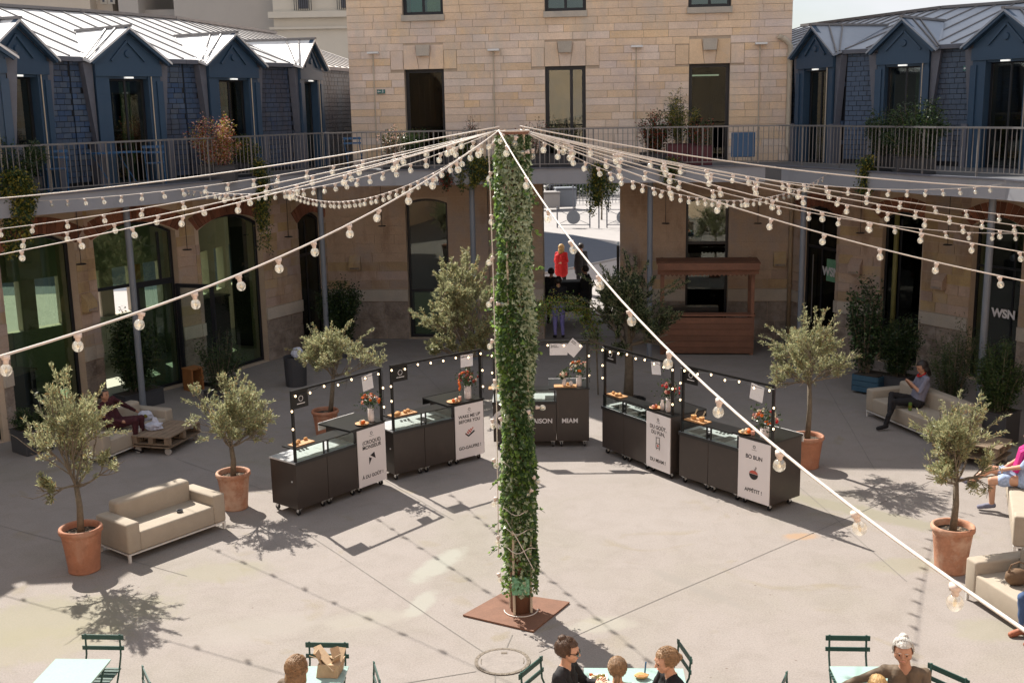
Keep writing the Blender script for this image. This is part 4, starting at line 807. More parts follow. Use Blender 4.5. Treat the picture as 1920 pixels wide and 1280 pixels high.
def bush(label, base, h, r, seed, mats=('leafd', 'leafd', 'leafm'), n=6000, ll=.07, name='shrub', cat='shrub', stems=7, wd=.42, zlo=.12, group=None, droop=0):
    global RNG; RNG = np.random.default_rng(seed); random.seed(seed)
    t = thing(name, label, cat, base, 0, group); mb = MB(); P_, N_ = [], []; nst = stems*4
    for k in range(nst):
        a = random.uniform(0, 2*PI); rr = r*math.sqrt(random.random()); hh = h*random.uniform(.55, 1)*(1-.3*(rr/r)**2); b = Vector((rr*.3*math.cos(a), rr*.3*math.sin(a), 0)); e = Vector((rr*math.cos(a), rr*math.sin(a), hh)); m_ = b.lerp(e, .5)+Vector((0, 0, h*.08))
        pts = [b, b.lerp(m_, .5), m_, m_.lerp(e, .5), e-Vector((0, 0, droop*h))]; mb.tube(pts, [.012, .01, .008, .006, .003], 4)
        for _ in range(n//nst):
            u = (zlo+(1-zlo)*random.random())*4; i = min(3, int(u)); q = pts[i].lerp(pts[i+1], u-i); P_.append(q+Vector([random.gauss(0, r*.13) for _ in range(2)]+[random.gauss(0, h*.04)])); N_.append([random.gauss(math.cos(a)*.5, .8), random.gauss(math.sin(a)*.5, .8), random.gauss(.15-droop, .6)])
    mb.build('stems', K['bark'], t); leafmesh('foliage', P_, N_, ll, ll*wd, [K[m] for m in mats], None, t, local=True); return t
def planter(label, base, w, d, h, rz, mat, boards=0, name='planter'):
    t = thing(name, label, 'planter', base, rz); 
    if boards:
        for sx, ww, ax in ((0, w, 'f'), (0, w, 'b'), (1, d, 'r'), (-1, d, 'l')):
            for k in range(boards):
                z0 = .05+k*(h-.05)/boards; c = {'f': (0, -d/2, 0), 'b': (0, d/2, 0), 'r': (w/2, 0, 0), 'l': (-w/2, 0, 0)}[ax]; s_ = (ww-.01, .025, (h-.05)/boards-.01) if ax in 'fb' else (.025, ww-.03, (h-.05)/boards-.01)
                mw = PW[t.name]; piece('plank', t, mw @ Vector((c[0], c[1], z0+(h-.05)/boards/2)), s_, rz, K[mat])
    else:
        mb = MB(); mb.box((0, 0, h/2), (w, d, h)); mb.build('body', K[mat], t, bevel=.012)
        mb = MB(); mb.box((0, 0, h+.006), (w+.03, d+.03, .012)); mb.build('rim', K[mat], t)
    mb = MB(); mb.box((0, 0, h-.02), (w-.06, d-.06, .075)); mb.build('soil', K['soil'], t); return t
# left wing, in shade
b = gp(640, 668); planter('dark planter of the black bush left of the tall narrow window', b, .7, .5, .45, .3, 'grayplanter'); bush('dark bushy shrub against the wall left of the tall narrow window', b+Vector((0, 0, .4)), 1.75, .62, 41, n=11000, ll=.075)
b = gp(262, 762); planter('long low dark planter in front of the open glass door on the left', b, 1.0, .45, .35, .95, 'grayplanter'); bush('tall dark shrub in front of the left glass door', b+Vector((0, 0, .3)), 2.1, .55, 42, n=10000, ll=.075, mats=('leafd', 'leafd', 'leafm'))
b = gp(415, 745); planter('small dark planter by the black framed window on the left', b, .7, .35, .2, 1.0, 'grayplanter'); bush('low thin shrub at the foot of the left black window', b+Vector((0, 0, .15)), 1.5, .55, 43, n=3200, ll=.06)
b = gp(62, 845); planter('dark square planter at the left edge behind the first olive tree', b, .55, .55, .45, .9, 'grayplanter'); bush('dark round shrub at the left edge', b+Vector((0, 0, .4)), .5, .34, 44, n=3500, ll=.05)
b = gp(556, 722); t = thing('waste_bin', 'dark grey bin with a pale bag, left behind the low olive tree', 'bin', b, .2); mb = MB(); mb.lathe([(0, 0), (.24, 0), (.27, .70), (.25, .70), (.24, .64)], n=20); mb.build('body', K['grayplanter'], t, smooth=False); mb = MB(); mb.ball((.05, -.05, .78), (.14, .12, .14), 9, 6, .15); mb.build('bag', K['plasticb'], t)
b = gp(364, 730); t = thing('wooden_stool', 'small orange-brown wooden block stool by the open left door', 'stool', b, .9); mb = MB(); mb.box((-.14, 0, .25), (.05, .34, .5)); mb.box((.14, 0, .25), (.05, .34, .5)); mb.build('side', K['oakwood'], t); mb = MB(); mb.box((0, 0, .515), (.36, .36, .03)); mb.build('seat', K['oakwood'], t)
# right wing, in shade
b = gp(1632, 735); planter('blue boarded planter right of the white-lettered door', b, .62, .55, .42, -.78, 'bluepl', 3); bush('tall pale-leaved shrub standing in the blue planter by the right wing', b+Vector((-.12, .1, .4)), 2.35, .42, 51, n=3000, ll=.085, wd=.5, mats=('leafd', 'ivy1', 'leafd'))
b2 = b+Vector((.52, -.22, 0)); planter('dark grey planter next to the blue one on the right', b2, .55, .5, .42, -.78, 'grayplanter'); bush('dense green shrub in the grey planter next to the blue one', b2+Vector((0, 0, .4)), 1.5, .48, 52, n=9000, ll=.06, mats=('leafd', 'leafm', 'leafd'))
b = gp(1868, 828); planter('grey square planter behind the low table at the right', b, .58, .58, .60, -.85, 'grayplanter'); bush('dense green shrub in the grey planter behind the low table', b+Vector((0, 0, .55)), 1.45, .42, 53, n=9000, ll=.055, mats=('leafm', 'leafd', 'leafm'))
b = gp(1790, 800)+Vector((.1, .5, 0)); planter('low green planter beside the seated woman, right wing', b, .6, .5, .35, -.85, 'grayplanter'); bush('loose feathery shrub behind the shaded right sofa', b+Vector((0, 0, .3)), 1.9, .5, 54, n=5500, ll=.06, wd=.25, mats=('leafm', 'leafd', 'leafm'))
# balcony plants
def railp(px, py, inset=.3, z=ZD):
    pl = offs(DV, -inset)
    for i in range(len(pl)-1):
        u, zz_ = onplane(px, py, pl[i], pl[i+1])
        if 0 <= u <= 1 and zz_ < 9 and pl[i].y > 15: q_ = pl[i].lerp(pl[i+1], u); q_.z = z; return q_
    q_ = pl[-2]; q_.z = z; return q_
def bplant(px, label, h, r, seed, mats, n=2500, ll=.06, pm='grayplanter', ph=.35, wd=.42, pl_='flower box on the balcony', droop=0, inset=.42):
    b = railp(px, 300, inset); planter(pl_, b, min(.8, r*1.6), .3, ph, 0, pm); bush(label, b+Vector((0, 0, ph-.05)), h, r, seed, mats, n, ll, 'balcony_plant', 'plant', 6, wd, droop=droop)
bplant(30, 'leafy green balcony plant at the left edge', 1.0, .55, 61, ('leafd', 'leafm', 'leafd'), 4500, pl_='planter behind the railing at the left edge')
bplant(408, 'sunlit red and pink leaved plant spilling over the left balcony railing', 1.2, .58, 62, ('leafr', 'leafp', 'leafy'), 4600, .055, pl_='planter of the red-leaved plant on the left balcony', inset=.1)
bplant(462, 'yellow-green plant beside the red-leaved one on the left balcony', .75, .35, 63, ('leafm', 'leafy', 'leafd'), 2600, pl_='planter right of the red-leaved plant')
bplant(736, 'plant with pale flowering sprigs on the balcony left of the first deck door', .95, .35, 64, ('leafm', 'leafp', 'leafd'), 1500, .05, pl_='planter with pale sprigs left of the first deck door')
bplant(775, 'bushy green plant on the balcony before the first deck door', .75, .5, 65, ('leafm', 'leafd', 'leafm'), 3600, pl_='planter before the first deck door')
bplant(885, 'small dark-flowered plant on the balcony just left of the column top', 1.15, .25, 66, ('leafd', 'leafr', 'leafd'), 700, .05, pl_='planter left of the column top')
bplant(860, 'low yellow-green plant on the balcony left of the column top', .6, .4, 67, ('leafm', 'leafy', 'leafm'), 3000, pl_='second planter left of the column top')
bplant(1000, 'thin purple-stemmed plants on the balcony behind the column top', 1.05, .5, 68, ('leafd', 'leafr', 'leafd'), 900, .05, pl_='planter behind the column top')
bplant(1052, 'feathery plants on the balcony before the second deck door', 1.0, .4, 69, ('leafd', 'leafm', 'leafd'), 1100, .05, pl_='planter before the second deck door')
bplant(1226, 'dark green fern with brown tips on the central balcony', 1.15, .42, 70, ('leafd', 'leafm', 'leafr'), 4200, .08, wd=.25, pl_='planter of the fern on the central balcony')
bplant(1278, 'tall spiky grass plant in the wine-red box on the balcony', 1.5, .45, 71, ('leafm', 'leafy', 'leafd'), 2600, .12, 'redpl', .55, wd=.12, pl_='wine-red box on the central balcony left of the third deck door')
bplant(1312, 'small rusty-leaved plant in the second wine-red box', .8, .35, 72, ('leafr', 'leafm', 'leafd'), 1200, .06, 'redpl', .5, pl_='second wine-red box before the third deck door')
bplant(1650, 'climbing green plant on the right balcony railing', 1.15, .38, 73, ('leafm', 'leafd', 'leafd'), 4000, pl_='planter of the climbing plant on the right balcony')
bplant(1715, 'wide leafy plant with orange blossoms on the right balcony', 1.25, .62, 74, ('leafd', 'leafm', 'leafd', ), 5200, .08, wd=.3, pl_='long planter on the right balcony')
def hanging(px, ztop, L_, r, label, seed, mats=('leafd', 'leafm', 'leafy'), n=2500, inset=-.06):
    global RNG; RNG = np.random.default_rng(seed); random.seed(seed); b = railp(px, 330, inset, ztop); t = thing('hanging_creeper', label, 'creeper', b); mb = MB(); P_, N_ = [], []
    for k in range(9):
        a = random.uniform(0, 2*PI); l = L_*random.uniform(.45, 1); x = r*random.uniform(-1, 1); pts = [Vector((x*.4, 0, 0))]+[Vector((x+random.gauss(0, .04), random.gauss(-.02, .03), -l*j/4)) for j in range(1, 5)]; mb.tube(pts, .005, 4)
        for _ in range(n//9): u = random.random()*4; i = min(3, int(u)); q_ = pts[i].lerp(pts[i+1], u-i); s_ = .09*(1-.5*u/4); P_.append(q_+Vector((random.gauss(0, s_), random.gauss(-.02, s_*.6), random.gauss(0, .05)))); N_.append([random.gauss(0, .7), random.gauss(-.3, .6), random.gauss(-.6, .5)])
    mb.build('stems', K['leafm'], t); leafmesh('foliage', P_, N_, .055, .036, [K[m] for m in mats], None, t, local=True)
hanging(22, 5.3, 1.6, .38, 'green creeper hanging over the balcony edge at the far left', 81, n=5000)
hanging(487, 5.2, 2.2, .12, 'long thin creeper hanging from the balcony over the left arch', 82, n=3000)
hanging(900, 5.1, .8, .55, 'yellow-green creeper hanging from the balcony beside the column', 83, n=3000)
hanging(1124, 4.9, 1.25, .20, 'leafy creeper hanging in front of the gateway', 84, n=2600)
hanging(1262, 5.0, .55, .25, 'short creeper on the balcony edge right of the gateway', 85, n=1200)
hanging(1622, 5.1, .8, .16, 'short creeper hanging from the right balcony', 86, n=1300)
hanging(838, 4.75, .45, .12, 'dark reddish tuft hanging from the balcony edge left of the column', 87, ('leafr', 'leafd', 'leafd'), n=500)
arch_t = thing('climbing_plant', 'arching yellow-green climber between the column and the dark olive tree', 'climber', gp(1120, 735)); mb = MB(); o_ = PW[arch_t.name].translation
ap = [gp(1120, 735)]+[atdist(x, y, 24.4) for x, y in ((1118, 640), (1105, 590), (1075, 568), (1035, 566), (1005, 580), (995, 610))]; ap[0].y = 24.4; mb.tube([p-o_ for p in ap], .018, 6); mb.build('stem', K['bark'], arch_t)
P_ = []; 
for k in range(2600):
    u = 1+random.random()*5; i = min(len(ap)-2, int(u)); q_ = ap[i].lerp(ap[i+1], u-i); P_.append(q_-o_+Vector((random.gauss(0, .10), random.gauss(0, .12), random.gauss(-.06, .13))))
leafmesh('foliage', P_, RNG.normal(0, 1, (len(P_), 3)), .055, .03, [K['leafy'], K['leafm'], K['ivy2']], None, arch_t, local=True)
random.seed(5); RNG = np.random.default_rng(5)
# ================================================================== FOOD CARTS
def caster(t, x, y, mat=None):
    mb = MB(); mb.box((x, y, .115), (.07, .07, .012)); mb.bar((x-.02, y, .11), (x-.02, y+.02, .055), .008, .04); mb.bar((x+.02, y, .11), (x+.02, y+.02, .055), .008, .04); c = mb.build('caster', K['steel'], t)
    mb = MB(); mb.cyl((x-.013, y+.02, .048), (x+.013, y+.02, .048), .046, n=14); mb.build('wheel', K['black'], c, local=False) if 0 else mb.build('wheel', K['black'], c)
def icon(kind, t, x, z, y):
    if kind == 'sandwich':
        for s_, c_ in ((K['ink'], 0), (K['ink'], 1)):
            mb = MB(); dx = .015 if c_ else -.02
            if c_: mb.prism([(x+dx-.06, y, z+.045), (x+dx+.035, y, z+.085), (x+dx+.06, y, z-.03)], (0, -.003, 0))
            else: mb.prism([(x-.075, y, z-.11), (x-.015, y, z-.01), (x-.075, y, z+.02)], (0, -.003, 0))
            mb.build('printed_icon', s_, t)
    elif kind == 'waffle':
        mb = MB(); mb.prism([(x-.10, y, z-.03), (x-.03, y, z-.085), (x+.11, y, z-.01), (x+.10, y, z+.02), (x-.03, y, z-.055), (x-.10, y, z)], (0, -.003, 0)); mb.build('printed_icon', K['ink'], t); mb = MB()
        for i in range(3):
            for j in range(3):
                cx = x-.055+i*.045+j*.005-(1-j)*.02; cz = z+.005-i*.0+j*.032-.02+(i-1)*.014; mb.prism([(cx-.015, y, cz-.01), (cx+.008, y, cz-.016), (cx+.02, y, cz+.008), (cx-.004, y, cz+.014)], (0, -.003, 0))
        mb.build('printed_icon', K['inkred'], t)
    elif kind == 'cart':
        mb = MB(); 
        for a, b in (((-.045, .0), (-.045, .10)), ((.045, 0), (.045, .10)), ((-.055, .10), (.055, .115)), ((-.05, 0), (.05, 0)), ((-.05, -.08), (.05, -.08)), ((-.05, -.08), (-.05, 0)), ((.05, -.08), (.05, 0)), ((-.04, -.08), (-.04, -.11)), ((.04, -.08), (.04, -.11))): mb.bar((x+a[0], y-.001, z+a[1]), (x+b[0], y-.001, z+b[1]), .010, .004, up=(0, 1, 0))
        mb.build('printed_icon', K['ink'], t); mb = MB(); mb.cyl((x, y, z-.04), (x, y-.003, z-.04), .022, n=12); mb.build('printed_icon', K['inkred'], t)
    elif kind == 'bowl':
        mb = MB(); mb.prism([(x+.09*math.cos(a), y, z-.02+.09*math.sin(a)) for a in [PI+PI*i/10 for i in range(11)]], (0, -.003, 0)); mb.bar((x+.01, y-.001, z+.03), (x+.045, y-.001, z+.11), .006, .003, up=(0, 1, 0)); mb.bar((x+.03, y-.001, z+.03), (x+.055, y-.001, z+.10), .006, .003, up=(0, 1, 0)); mb.build('printed_icon', K['ink'], t)
        mb = MB(); mb.prism([(x+.085*math.cos(a), y, z-.012+.052*math.sin(a)) for a in [PI*i/10 for i in range(11)]], (0, -.003, 0)); mb.build('printed_icon', K['inkred'], t)
def cart(label, p0, ang, L=1.95, dep=.66, lines=None, icn=None, seed=0, body='cart', front_text=None, deep=None):
    """p0 = front left foot; local x along the front, y backwards, z up"""
    t = thing('food_cart', label, 'food cart', p0, ang); xs = L*.66; zb = .125; zc = .875; zt = 1.12
    mb = MB(); mb.ab((0, 0, zb), (xs/2-.004, dep, zc)); mb.build('cabinet', K[body], t, bevel=.004); mb = MB(); mb.ab((xs/2+.004, 0, zb), (xs-.003, dep, zc)); mb.build('cabinet', K[body], t, bevel=.004)
    mb = MB(); mb.ab((xs+.003, 0, zb), (L, dep+.12, zt)); mb.build('tall_cabinet', K[body], t, bevel=.004)
    mb = MB(); mb.ab((xs-.14, -.012, zt+.001), (L+.012, dep+.14, zt+.028)); mb.build('high_counter', K['cartblack'], t)
    mb = MB(); mb.ab((xs-.14, dep+.141, zt-.10), (L+.012, dep+.152, zt+.034)); mb.build('edge_strip', K['white'] if seed % 2 else K['cartblack'], t)
    mb = MB(); mb.ab((-.012, -.012, zc+.001), (xs-.002, dep+.01, zc+.026)); mb.build('worktop', K['steel'] if body == 'cart' else K['cartblack'], t)
    mb = MB(); mb.ab((-.014, -.016, zc-.025), (xs-.003, -.0125, zc+.03)); mb.build('edge_strip', K['cartblack'], t)
    for (a, b, c, d) in ((.10, .12, .34, .40), (.44, .08, .62, .30), (.74, .10, .92, .42), (.98, .10, 1.18, .42)):   # gastronorm pans and a sink let into the top
        mb = MB(); mb.ab((a, b, zc+.0265), (c, d, zc+.030)); mb.build('pan_rim', K['cartblack'] if random.random() < .6 else K['steel'], t)
    mb = MB()
    for i in range(3):
        for j in range(2): mb.cyl((.46+i*.075+j*.03, .42+j*.07, zc+.027), (.46+i*.075+j*.03, .42+j*.07, zc+.032), .026, n=10)
    mb.build('holes', K['cartblack'], t)
    # glazed food guard with black shelf
    x0 = .02
    mb = MB(); mb.ab((x0, .0, zt-.018), (xs-.145, .33, zt)); mb.build('shelf', K['cartblack'], t)
    for a in (x0+.01, xs*.50-.045, xs*.50+.045, xs-.03): mb = MB(); mb.ab((a-.011, .005, zc+.027), (a+.011, .03, zt-.019)); mb.build('upright', K['cartblack'], t)
    for a, b in ((x0+.03, xs*.5-.065), (xs*.5+.065, xs-.05)): mb = MB(); mb.ab((a, .010, zc+.028), (b, .016, zt-.020)); mb.build('glass_panel', K['g_clear'], t)
    # frame
    zf = 2.02
    for a in (.035, L-.03): mb = MB(); mb.ab((a-.019, .02, zc+.027 if a < 1 else zt+.029), (a+.019, .058, zf)); mb.build('post', K['cartblack'], t)
    mb = MB(); mb.ab((.016, .02, zf+.001), (L-.011, .058, zf+.034)); mb.build('top_bar', K['cartblack'], t)
    mb = MB(); mb.ab((.06, .034, zf-.27), (.36, .046, zf-.002)); bd = mb.build('logo_board', K['cartblack'], t)
    mb = MB(); mb.lathe([(.038, 0), (.046, 0), (.046, .002), (.038, .002)], n=20); o = mb.build('printed_icon', K['whiteletter'], bd, local=False); mw = PW[t.name] @ Matrix.Translation((.21, .033, zf-.12)) @ Matrix.Rotation(PI/2, 4, 'X'); o.matrix_basis = PW[bd.name].inverted() @ mw
    mb = MB(); mb.bar((.13, .033, zf-.20), (.29, .033, zf-.20), .012, .002, up=(0, 1, 0)); mb.build('printed_line', K['whiteletter'], bd)
    for x in (.07, xs*.5-.07, xs*.5+.07, xs-.07, xs+.09, L-.08):
        caster(t, x, .06)
        if x < .1 or x > xs: caster(t, x, dep-.06)
    mb = MB(); mb.cyl((-.004, .10, zc-.30), (-.014, .10, zc-.30), .015, n=8); mb.build('lock', K['steel'], t)
    if lines is not None:
        sx0, sx1 = xs+.012, L-.02; mb = MB(); mb.ab((sx0, -.014, zb-.01), (sx1, -.001, zt-.02)); s = mb.build('sign_panel', K['sign'], t); cx = (sx0+sx1)/2; ys = -.0155
        def wr(body, z, sz):
            mw = PW[t.name] @ Matrix.Translation((cx, ys, z)) @ Matrix.Rotation(PI/2, 4, 'X'); text(body, sz, K['ink'], mw, s, 'printed_words', .0016, .0008)
        for bdy, z, sz in lines: wr(bdy, z, sz)
        mb = MB(); mb.lathe([(.018, 0), (.027, 0), (.027, .002), (.018, .002)], n=16); o = mb.build('printed_icon', K['ink'], s, local=False); mw = PW[t.name] @ Matrix.Translation((cx, ys+.001, zt-.115)) @ Matrix.Rotation(PI/2, 4, 'X'); o.matrix_basis = PW[s.name].inverted() @ mw
        mb = MB(); mb.bar((cx-.05, ys, zt-.165), (cx+.05, ys, zt-.165), .005, .001, up=(0, 1, 0)); mb.build('printed_line', K['ink'], s)
        icon(icn, s, cx, .58, ys)
    return t, L, xs, zt, zf, dep
def W2(t, x, y, z): return PW[t.name] @ Vector((x, y, z))
def ang(a, b): return math.atan2(b.y-a.y, b.x-a.x)
pa, pb_ = gp(560, 970), gp(726, 908); C1 = cart('black food cart at the left end, its sign reading (CROQUE) MONSIEUR', pa, ang(pa, pb_), 1.98, .62, [('(CROQUE)', .86, .088), ('MONSIEUR', .775, .088), ('À DU GOÛT !', .27, .080)], 'sandwich', 1)
pa, pb_ = gp(741, 903), gp(906, 860); C2 = cart('second black food cart from the left, sign reading WAKE ME UP BEFORE YOU GO-GAUFRE', pa, ang(pa, pb_), 1.96, .62, [('WAKE ME UP', .88, .082), ('BEFORE YOU', .79, .082), ('GO-GAUFRE !', .30, .082)], 'waffle', 2)
pa, pb_ = gp(926, 840), gp(1112, 838); C3 = cart('middle black food cart behind the column, white words MAISON MIAM across its front', pa, ang(pa, pb_), 1.80, .62, None, None, 3)
mw = PW[C3[0].name] @ Matrix.Translation((.88, -.004, .52)) @ Matrix.Rotation(PI/2, 4, 'X'); text('MAISON', .125, K['whiteletter'], mw, C3[0], 'lettering', .0025, .001); mw = PW[C3[0].name] @ Matrix.Translation((1.44, -.004, .52)) @ Matrix.Rotation(PI/2, 4, 'X'); text('MIAM', .125, K['whiteletter'], mw, C3[0], 'lettering', .0025, .001)
mb = MB(); mb.cyl((.18, -.001, .55), (.18, -.008, .55), .19, n=28); mb.build('white_disc', K['whiteletter'], C3[0]); mb = MB(); mb.cyl((.18, -.009, .55), (.18, -.011, .55), .11, n=24); mb.build('printed_icon', K['cart'], C3[0])
pa, pb_ = gp(1112, 842), gp(1258, 901); pa = pb_-(pb_-pa).normalized()*1.95; C4 = cart('food cart right of the column, its sign reading DU GOÛT, DU FUN, DU MIAM', pa, ang(pa, pb_), 1.95, .62, [('DU GOÛT,', .86, .092), ('DU FUN,', .765, .092), ('DU MIAM !', .27, .088)], 'cart', 4)
pa, pb_ = gp(1270, 903), gp(1444, 962); pa = pb_-(pb_-pa).normalized()*1.97; C5 = cart('fifth black food cart at the right end, sign reading BO BUN APPETIT with a bowl', pa, ang(pa, pb_), 1.97, .60, [('BO BUN', .83, .092), ('APPÉTIT !', .28, .084)], 'bowl', 5)
# ---- things standing on the carts
def blossoms(t, c, r, cols, n=26, leaves=60, zs=.8):
    for k in range(n):
        a, u = random.uniform(0, 2*PI), random.uniform(-.35, 1); q = Vector(c)+Vector((math.sqrt(max(0, 1-u*u))*math.cos(a), math.sqrt(max(0, 1-u*u))*math.sin(a), u*zs))*r*random.uniform(.75, 1.05)
        mb = MB(); s_ = random.uniform(.55, 1.1)*.034
        for j in range(9): b = 2*PI*j/9; d = (q-Vector(c)).normalized(); x, y, _z, _l = frame((0, 0, 0), d); e = q+(x*math.cos(b)+y*math.sin(b))*s_*.55+d*s_*(.1 if j % 2 else .35); mb.ball(e, (s_*.42, s_*.42, s_*.42), 6, 4)
        mb.ball(q+(q-Vector(c)).normalized()*s_*.3, s_*.5, 6, 4); mb.build('blossom', K[random.choice(cols)], t, smooth=True)
    P_ = [Vector(c)+Vector([random.gauss(0, .55) for _ in range(3)])*r for _ in range(leaves*3)]; leafmesh('leaves', P_, RNG.normal(0, 1, (len(P_), 3)), .06, .025, [K['leafm'], K['leafd']], None, t, local=True)
def bouquet(label, p, vlab, cols, r=.14, h=.24, seed=1, vr=.052, mat='vase'):
    random.seed(seed); t = thing('vase', vlab, 'vase', p); mb = MB(); mb.lathe([(0, 0), (vr*.9, 0), (vr, .02), (vr, h), (vr*.9, h), (vr*.88, .03)], n=18); mb.build('body', K[mat], t, smooth=True)
    f = thing('flower_bouquet', label, 'flowers', Vector(p)+Vector((0, 0, h*.55))); mb = MB()
    for k in range(8): a = 2*PI*k/8; mb.tube([(0, 0, -h*.4), (.04*math.cos(a), .04*math.sin(a), h*.45), (r*.6*math.cos(a), r*.6*math.sin(a), h*.45+r*.7)], .004, 4)
    mb.build('stems', K['leafm'], f); blossoms(f, (0, 0, h*.45+r*.75), r, cols)
def tray(label, cart_, x, y, z, food='bread', n=7, w=.40, d=.20, cat='food tray'):
    t = thing('serving_board', label, cat, W2(cart_, x, y, z), PW[cart_.name].to_euler().z); mb = MB(); mb.box((0, 0, .009), (w, d, .018)); mb.build('board', K['plate'], t, bevel=.004)
    for k in range(n): mb = MB(); mb.ball((random.uniform(-w*.38, w*.38), random.uniform(-d*.3, d*.3), .018+.024), (random.uniform(.03, .05), random.uniform(.025, .035), .026), 9, 6, .12); mb.build('pastry', K[food], t, smooth=True)
    return t
def fruitplate(label, cart_, x, y, z, c=('orange', 'cream')):
    t = thing('fruit_plate', label, 'plate', W2(cart_, x, y, z)); mb = MB(); mb.lathe([(0, 0), (.06, 0), (.12, .02), (.12, .026), (.055, .008), (0, .008)], n=22); mb.build('dish', K['plate'], t, smooth=True)
    for k in range(4): mb = MB(); mb.ball((random.uniform(-.06, .06), random.uniform(-.04, .04), .045), .034, 10, 7); mb.build('fruit', K[c[k % len(c)]], t, smooth=True)
def jar(label, cart_, x, y, z, h=.15, r=.032, mat='g_clear', inner='pink'):
    t = thing('jar', label, 'jar', W2(cart_, x, y, z)); mb = MB(); mb.lathe([(0, 0), (r, 0), (r, h*.6), (r*.6, h*.75), (r*.6, h)], n=14); mb.build('glass', K['vase'] if mat != 'g_clear' else K['g_clear'], t, smooth=True); mb = MB(); mb.cyl((0, 0, .004), (0, 0, h*.5), r*.86, n=12); mb.build('filling', K[inner], t)
zt = 1.149
c, L_, xs, _, zf, dp_ = C1; bouquet('orange and pink bouquet on the first cart', W2(c, 1.78, .12, zt), 'white ribbed vase on the first cart', ['orange', 'pink', 'cream', 'orange'], .15, .24, 11); fruitplate('small plate with orange fruit beside the white vase on the first cart', c, 1.55, .10, zt)
tray('wooden board of pastries on the left end of the first cart', c, .28, .16, 1.121)
c = C2[0]; bouquet('red and dark pink bouquet on the second cart', W2(c, 1.72, .14, zt), 'plain white vase on the second cart', ['red', 'pink', 'leafr', 'orange', 'leafr'], .18, .24, 12, .062); fruitplate('plate with orange and egg-like fruit on the second cart', c, 1.36, .10, zt); jar('small glass jar with a bright orange flower on the second cart', c, 1.52, .12, zt, .16, .035, inner='pink')
f = thing('flower', 'single orange bloom standing in the glass jar on the second cart', 'flower', W2(c, 1.52, .12, zt+.1)); mb = MB(); mb.tube([(0, 0, 0), (0, 0, .1)], .005); mb.build('stem', K['leafm'], f)
for k in range(5): mb = MB(); mb.ball((random.gauss(0, .012), random.gauss(0, .012), .12+k*.025), (.022, .022, .03), 7, 5, .2); mb.build('petal', K['orange'], f)
tray('board with a row of rolls on the left end of the second cart', c, .30, .15, 1.121, n=9, w=.5)
c = C3[0]; bouquet('orange and cream bouquet on the middle cart', W2(c, 1.62, .16, zt), 'white vase on the middle cart', ['orange', 'cream', 'pink', 'cream'], .17, .22, 13); bouquet('small pale bouquet on the middle cart', W2(c, 1.34, .14, zt+.019), 'small pinkish bottle on the middle cart', ['cream', 'pink'], .06, .16, 14, .036, 'vase')
tray('wooden board under the small bottle on the middle cart', c, 1.36, .14, zt, n=1, w=.42); jar('pinkish glass next to the small bottle on the middle cart', c, 1.47, .13, zt+.019, .09, .036, 'x'); tray('board of pastries on the middle cart just left of the column', c, .12, .16, 1.121, n=6)
c = C4[0]; bouquet('deep red bouquet with trailing greenery on the fourth cart', W2(c, 1.72, .14, zt), 'white vase on the fourth cart', ['red', 'red', 'pink', 'leafr'], .18, .24, 15, .058); fruitplate('plate with cut grapefruit on the fourth cart', c, 1.43, .09, zt, ('pink', 'orange')); jar('ribbed pale bottle on the fourth cart', c, 1.56, .12, zt, .18, .036, 'x', 'pink'); tray('board with small cakes on the left end of the fourth cart', c, .25, .15, 1.121, n=6)
c = C5[0]; bouquet('mixed orange, pink and white bouquet on the rightmost cart', W2(c, 1.70, .14, zt), 'short pale vase on the rightmost cart', ['orange', 'pink', 'cream', 'red', 'cream'], .19, .16, 16, .07); fruitplate('plate with an orange on the rightmost cart', c, 1.36, .10, zt); jar('glass jar beside the bouquet on the rightmost cart', c, 1.50, .10, zt, .14, .035)
tt = thing('serving_board', 'pale tray holding two brown paper cups with sticks on the rightmost cart', 'food tray', W2(c, .30, .12, 1.121), PW[c.name].to_euler().z); mb = MB(); mb.box((0, 0, .008), (.42, .22, .016)); mb.build('board', K['plate'], tt)
for k in (-.09, .09):
    mb = MB(); mb.cyl((k, 0, .017), (k, 0, .085), .038, .048, 14); cp = mb.build('cup', K['bread'], tt)
    for j in (0, 1): mb = MB(); mb.bar((k+.01*j, 0, .07), (k+.06+.02*j, .01, .20), .006); mb.build('stick', K['cream'], cp)
# ---- papers hung on the frames
def paper(label, cart_, x, z, tilt, w=.22, h=.20, words=None, dy=.0):
    t = thing('paper_sign', label, 'sign', W2(cart_, x, .012+dy, z), PW[cart_.name].to_euler().z); rot = Matrix.Rotation(tilt, 4, 'Y')
    o = MB().ab((-w/2, -.0015, -h), (w/2, .0015, 0)).build('sheet', K['paper'], t); o.matrix_basis = rot
    m2 = MB(); m2.bar((0, 0, 0), (0, 0, .03), .012, .006); m2.build('clip', K['cartblack'], t)
    if words:
        for k, wd_ in enumerate(words): mw = PW[t.name] @ rot @ Matrix.Translation((-w/2+.02, -.003, -.035-k*.03)) @ Matrix.Rotation(PI/2, 4, 'X'); text(wd_, .03, K['ink'], mw, t, 'printed_words', .0008, .0004, 'LEFT')
paper('tilted white paper under the bar of the first cart', C1[0], 1.62, 2.0, R(-6), .24, .26, ['croque', 'monsieur']); paper('white paper under the bar of the second cart', C2[0], 1.62, 2.0, R(1), .27, .22, ['gaufre salée'])
paper('left white paper above the middle cart', C3[0], 1.24, 2.0, 0, .33, .22, ['bouchées', 'gourmandes']); paper('diamond-turned white paper above the middle cart', C3[0], 1.60, 2.02, R(40), .25, .27, ['saucisse', 'briochée'], -.004)
paper('tilted white paper under the bar of the fourth cart', C4[0], 1.50, 2.0, R(-8), .24, .22, ['bar']); paper('drawn-on white paper under the bar of the rightmost cart', C5[0], 1.65, 2.0, R(8), .26, .25, ['bo bun'])
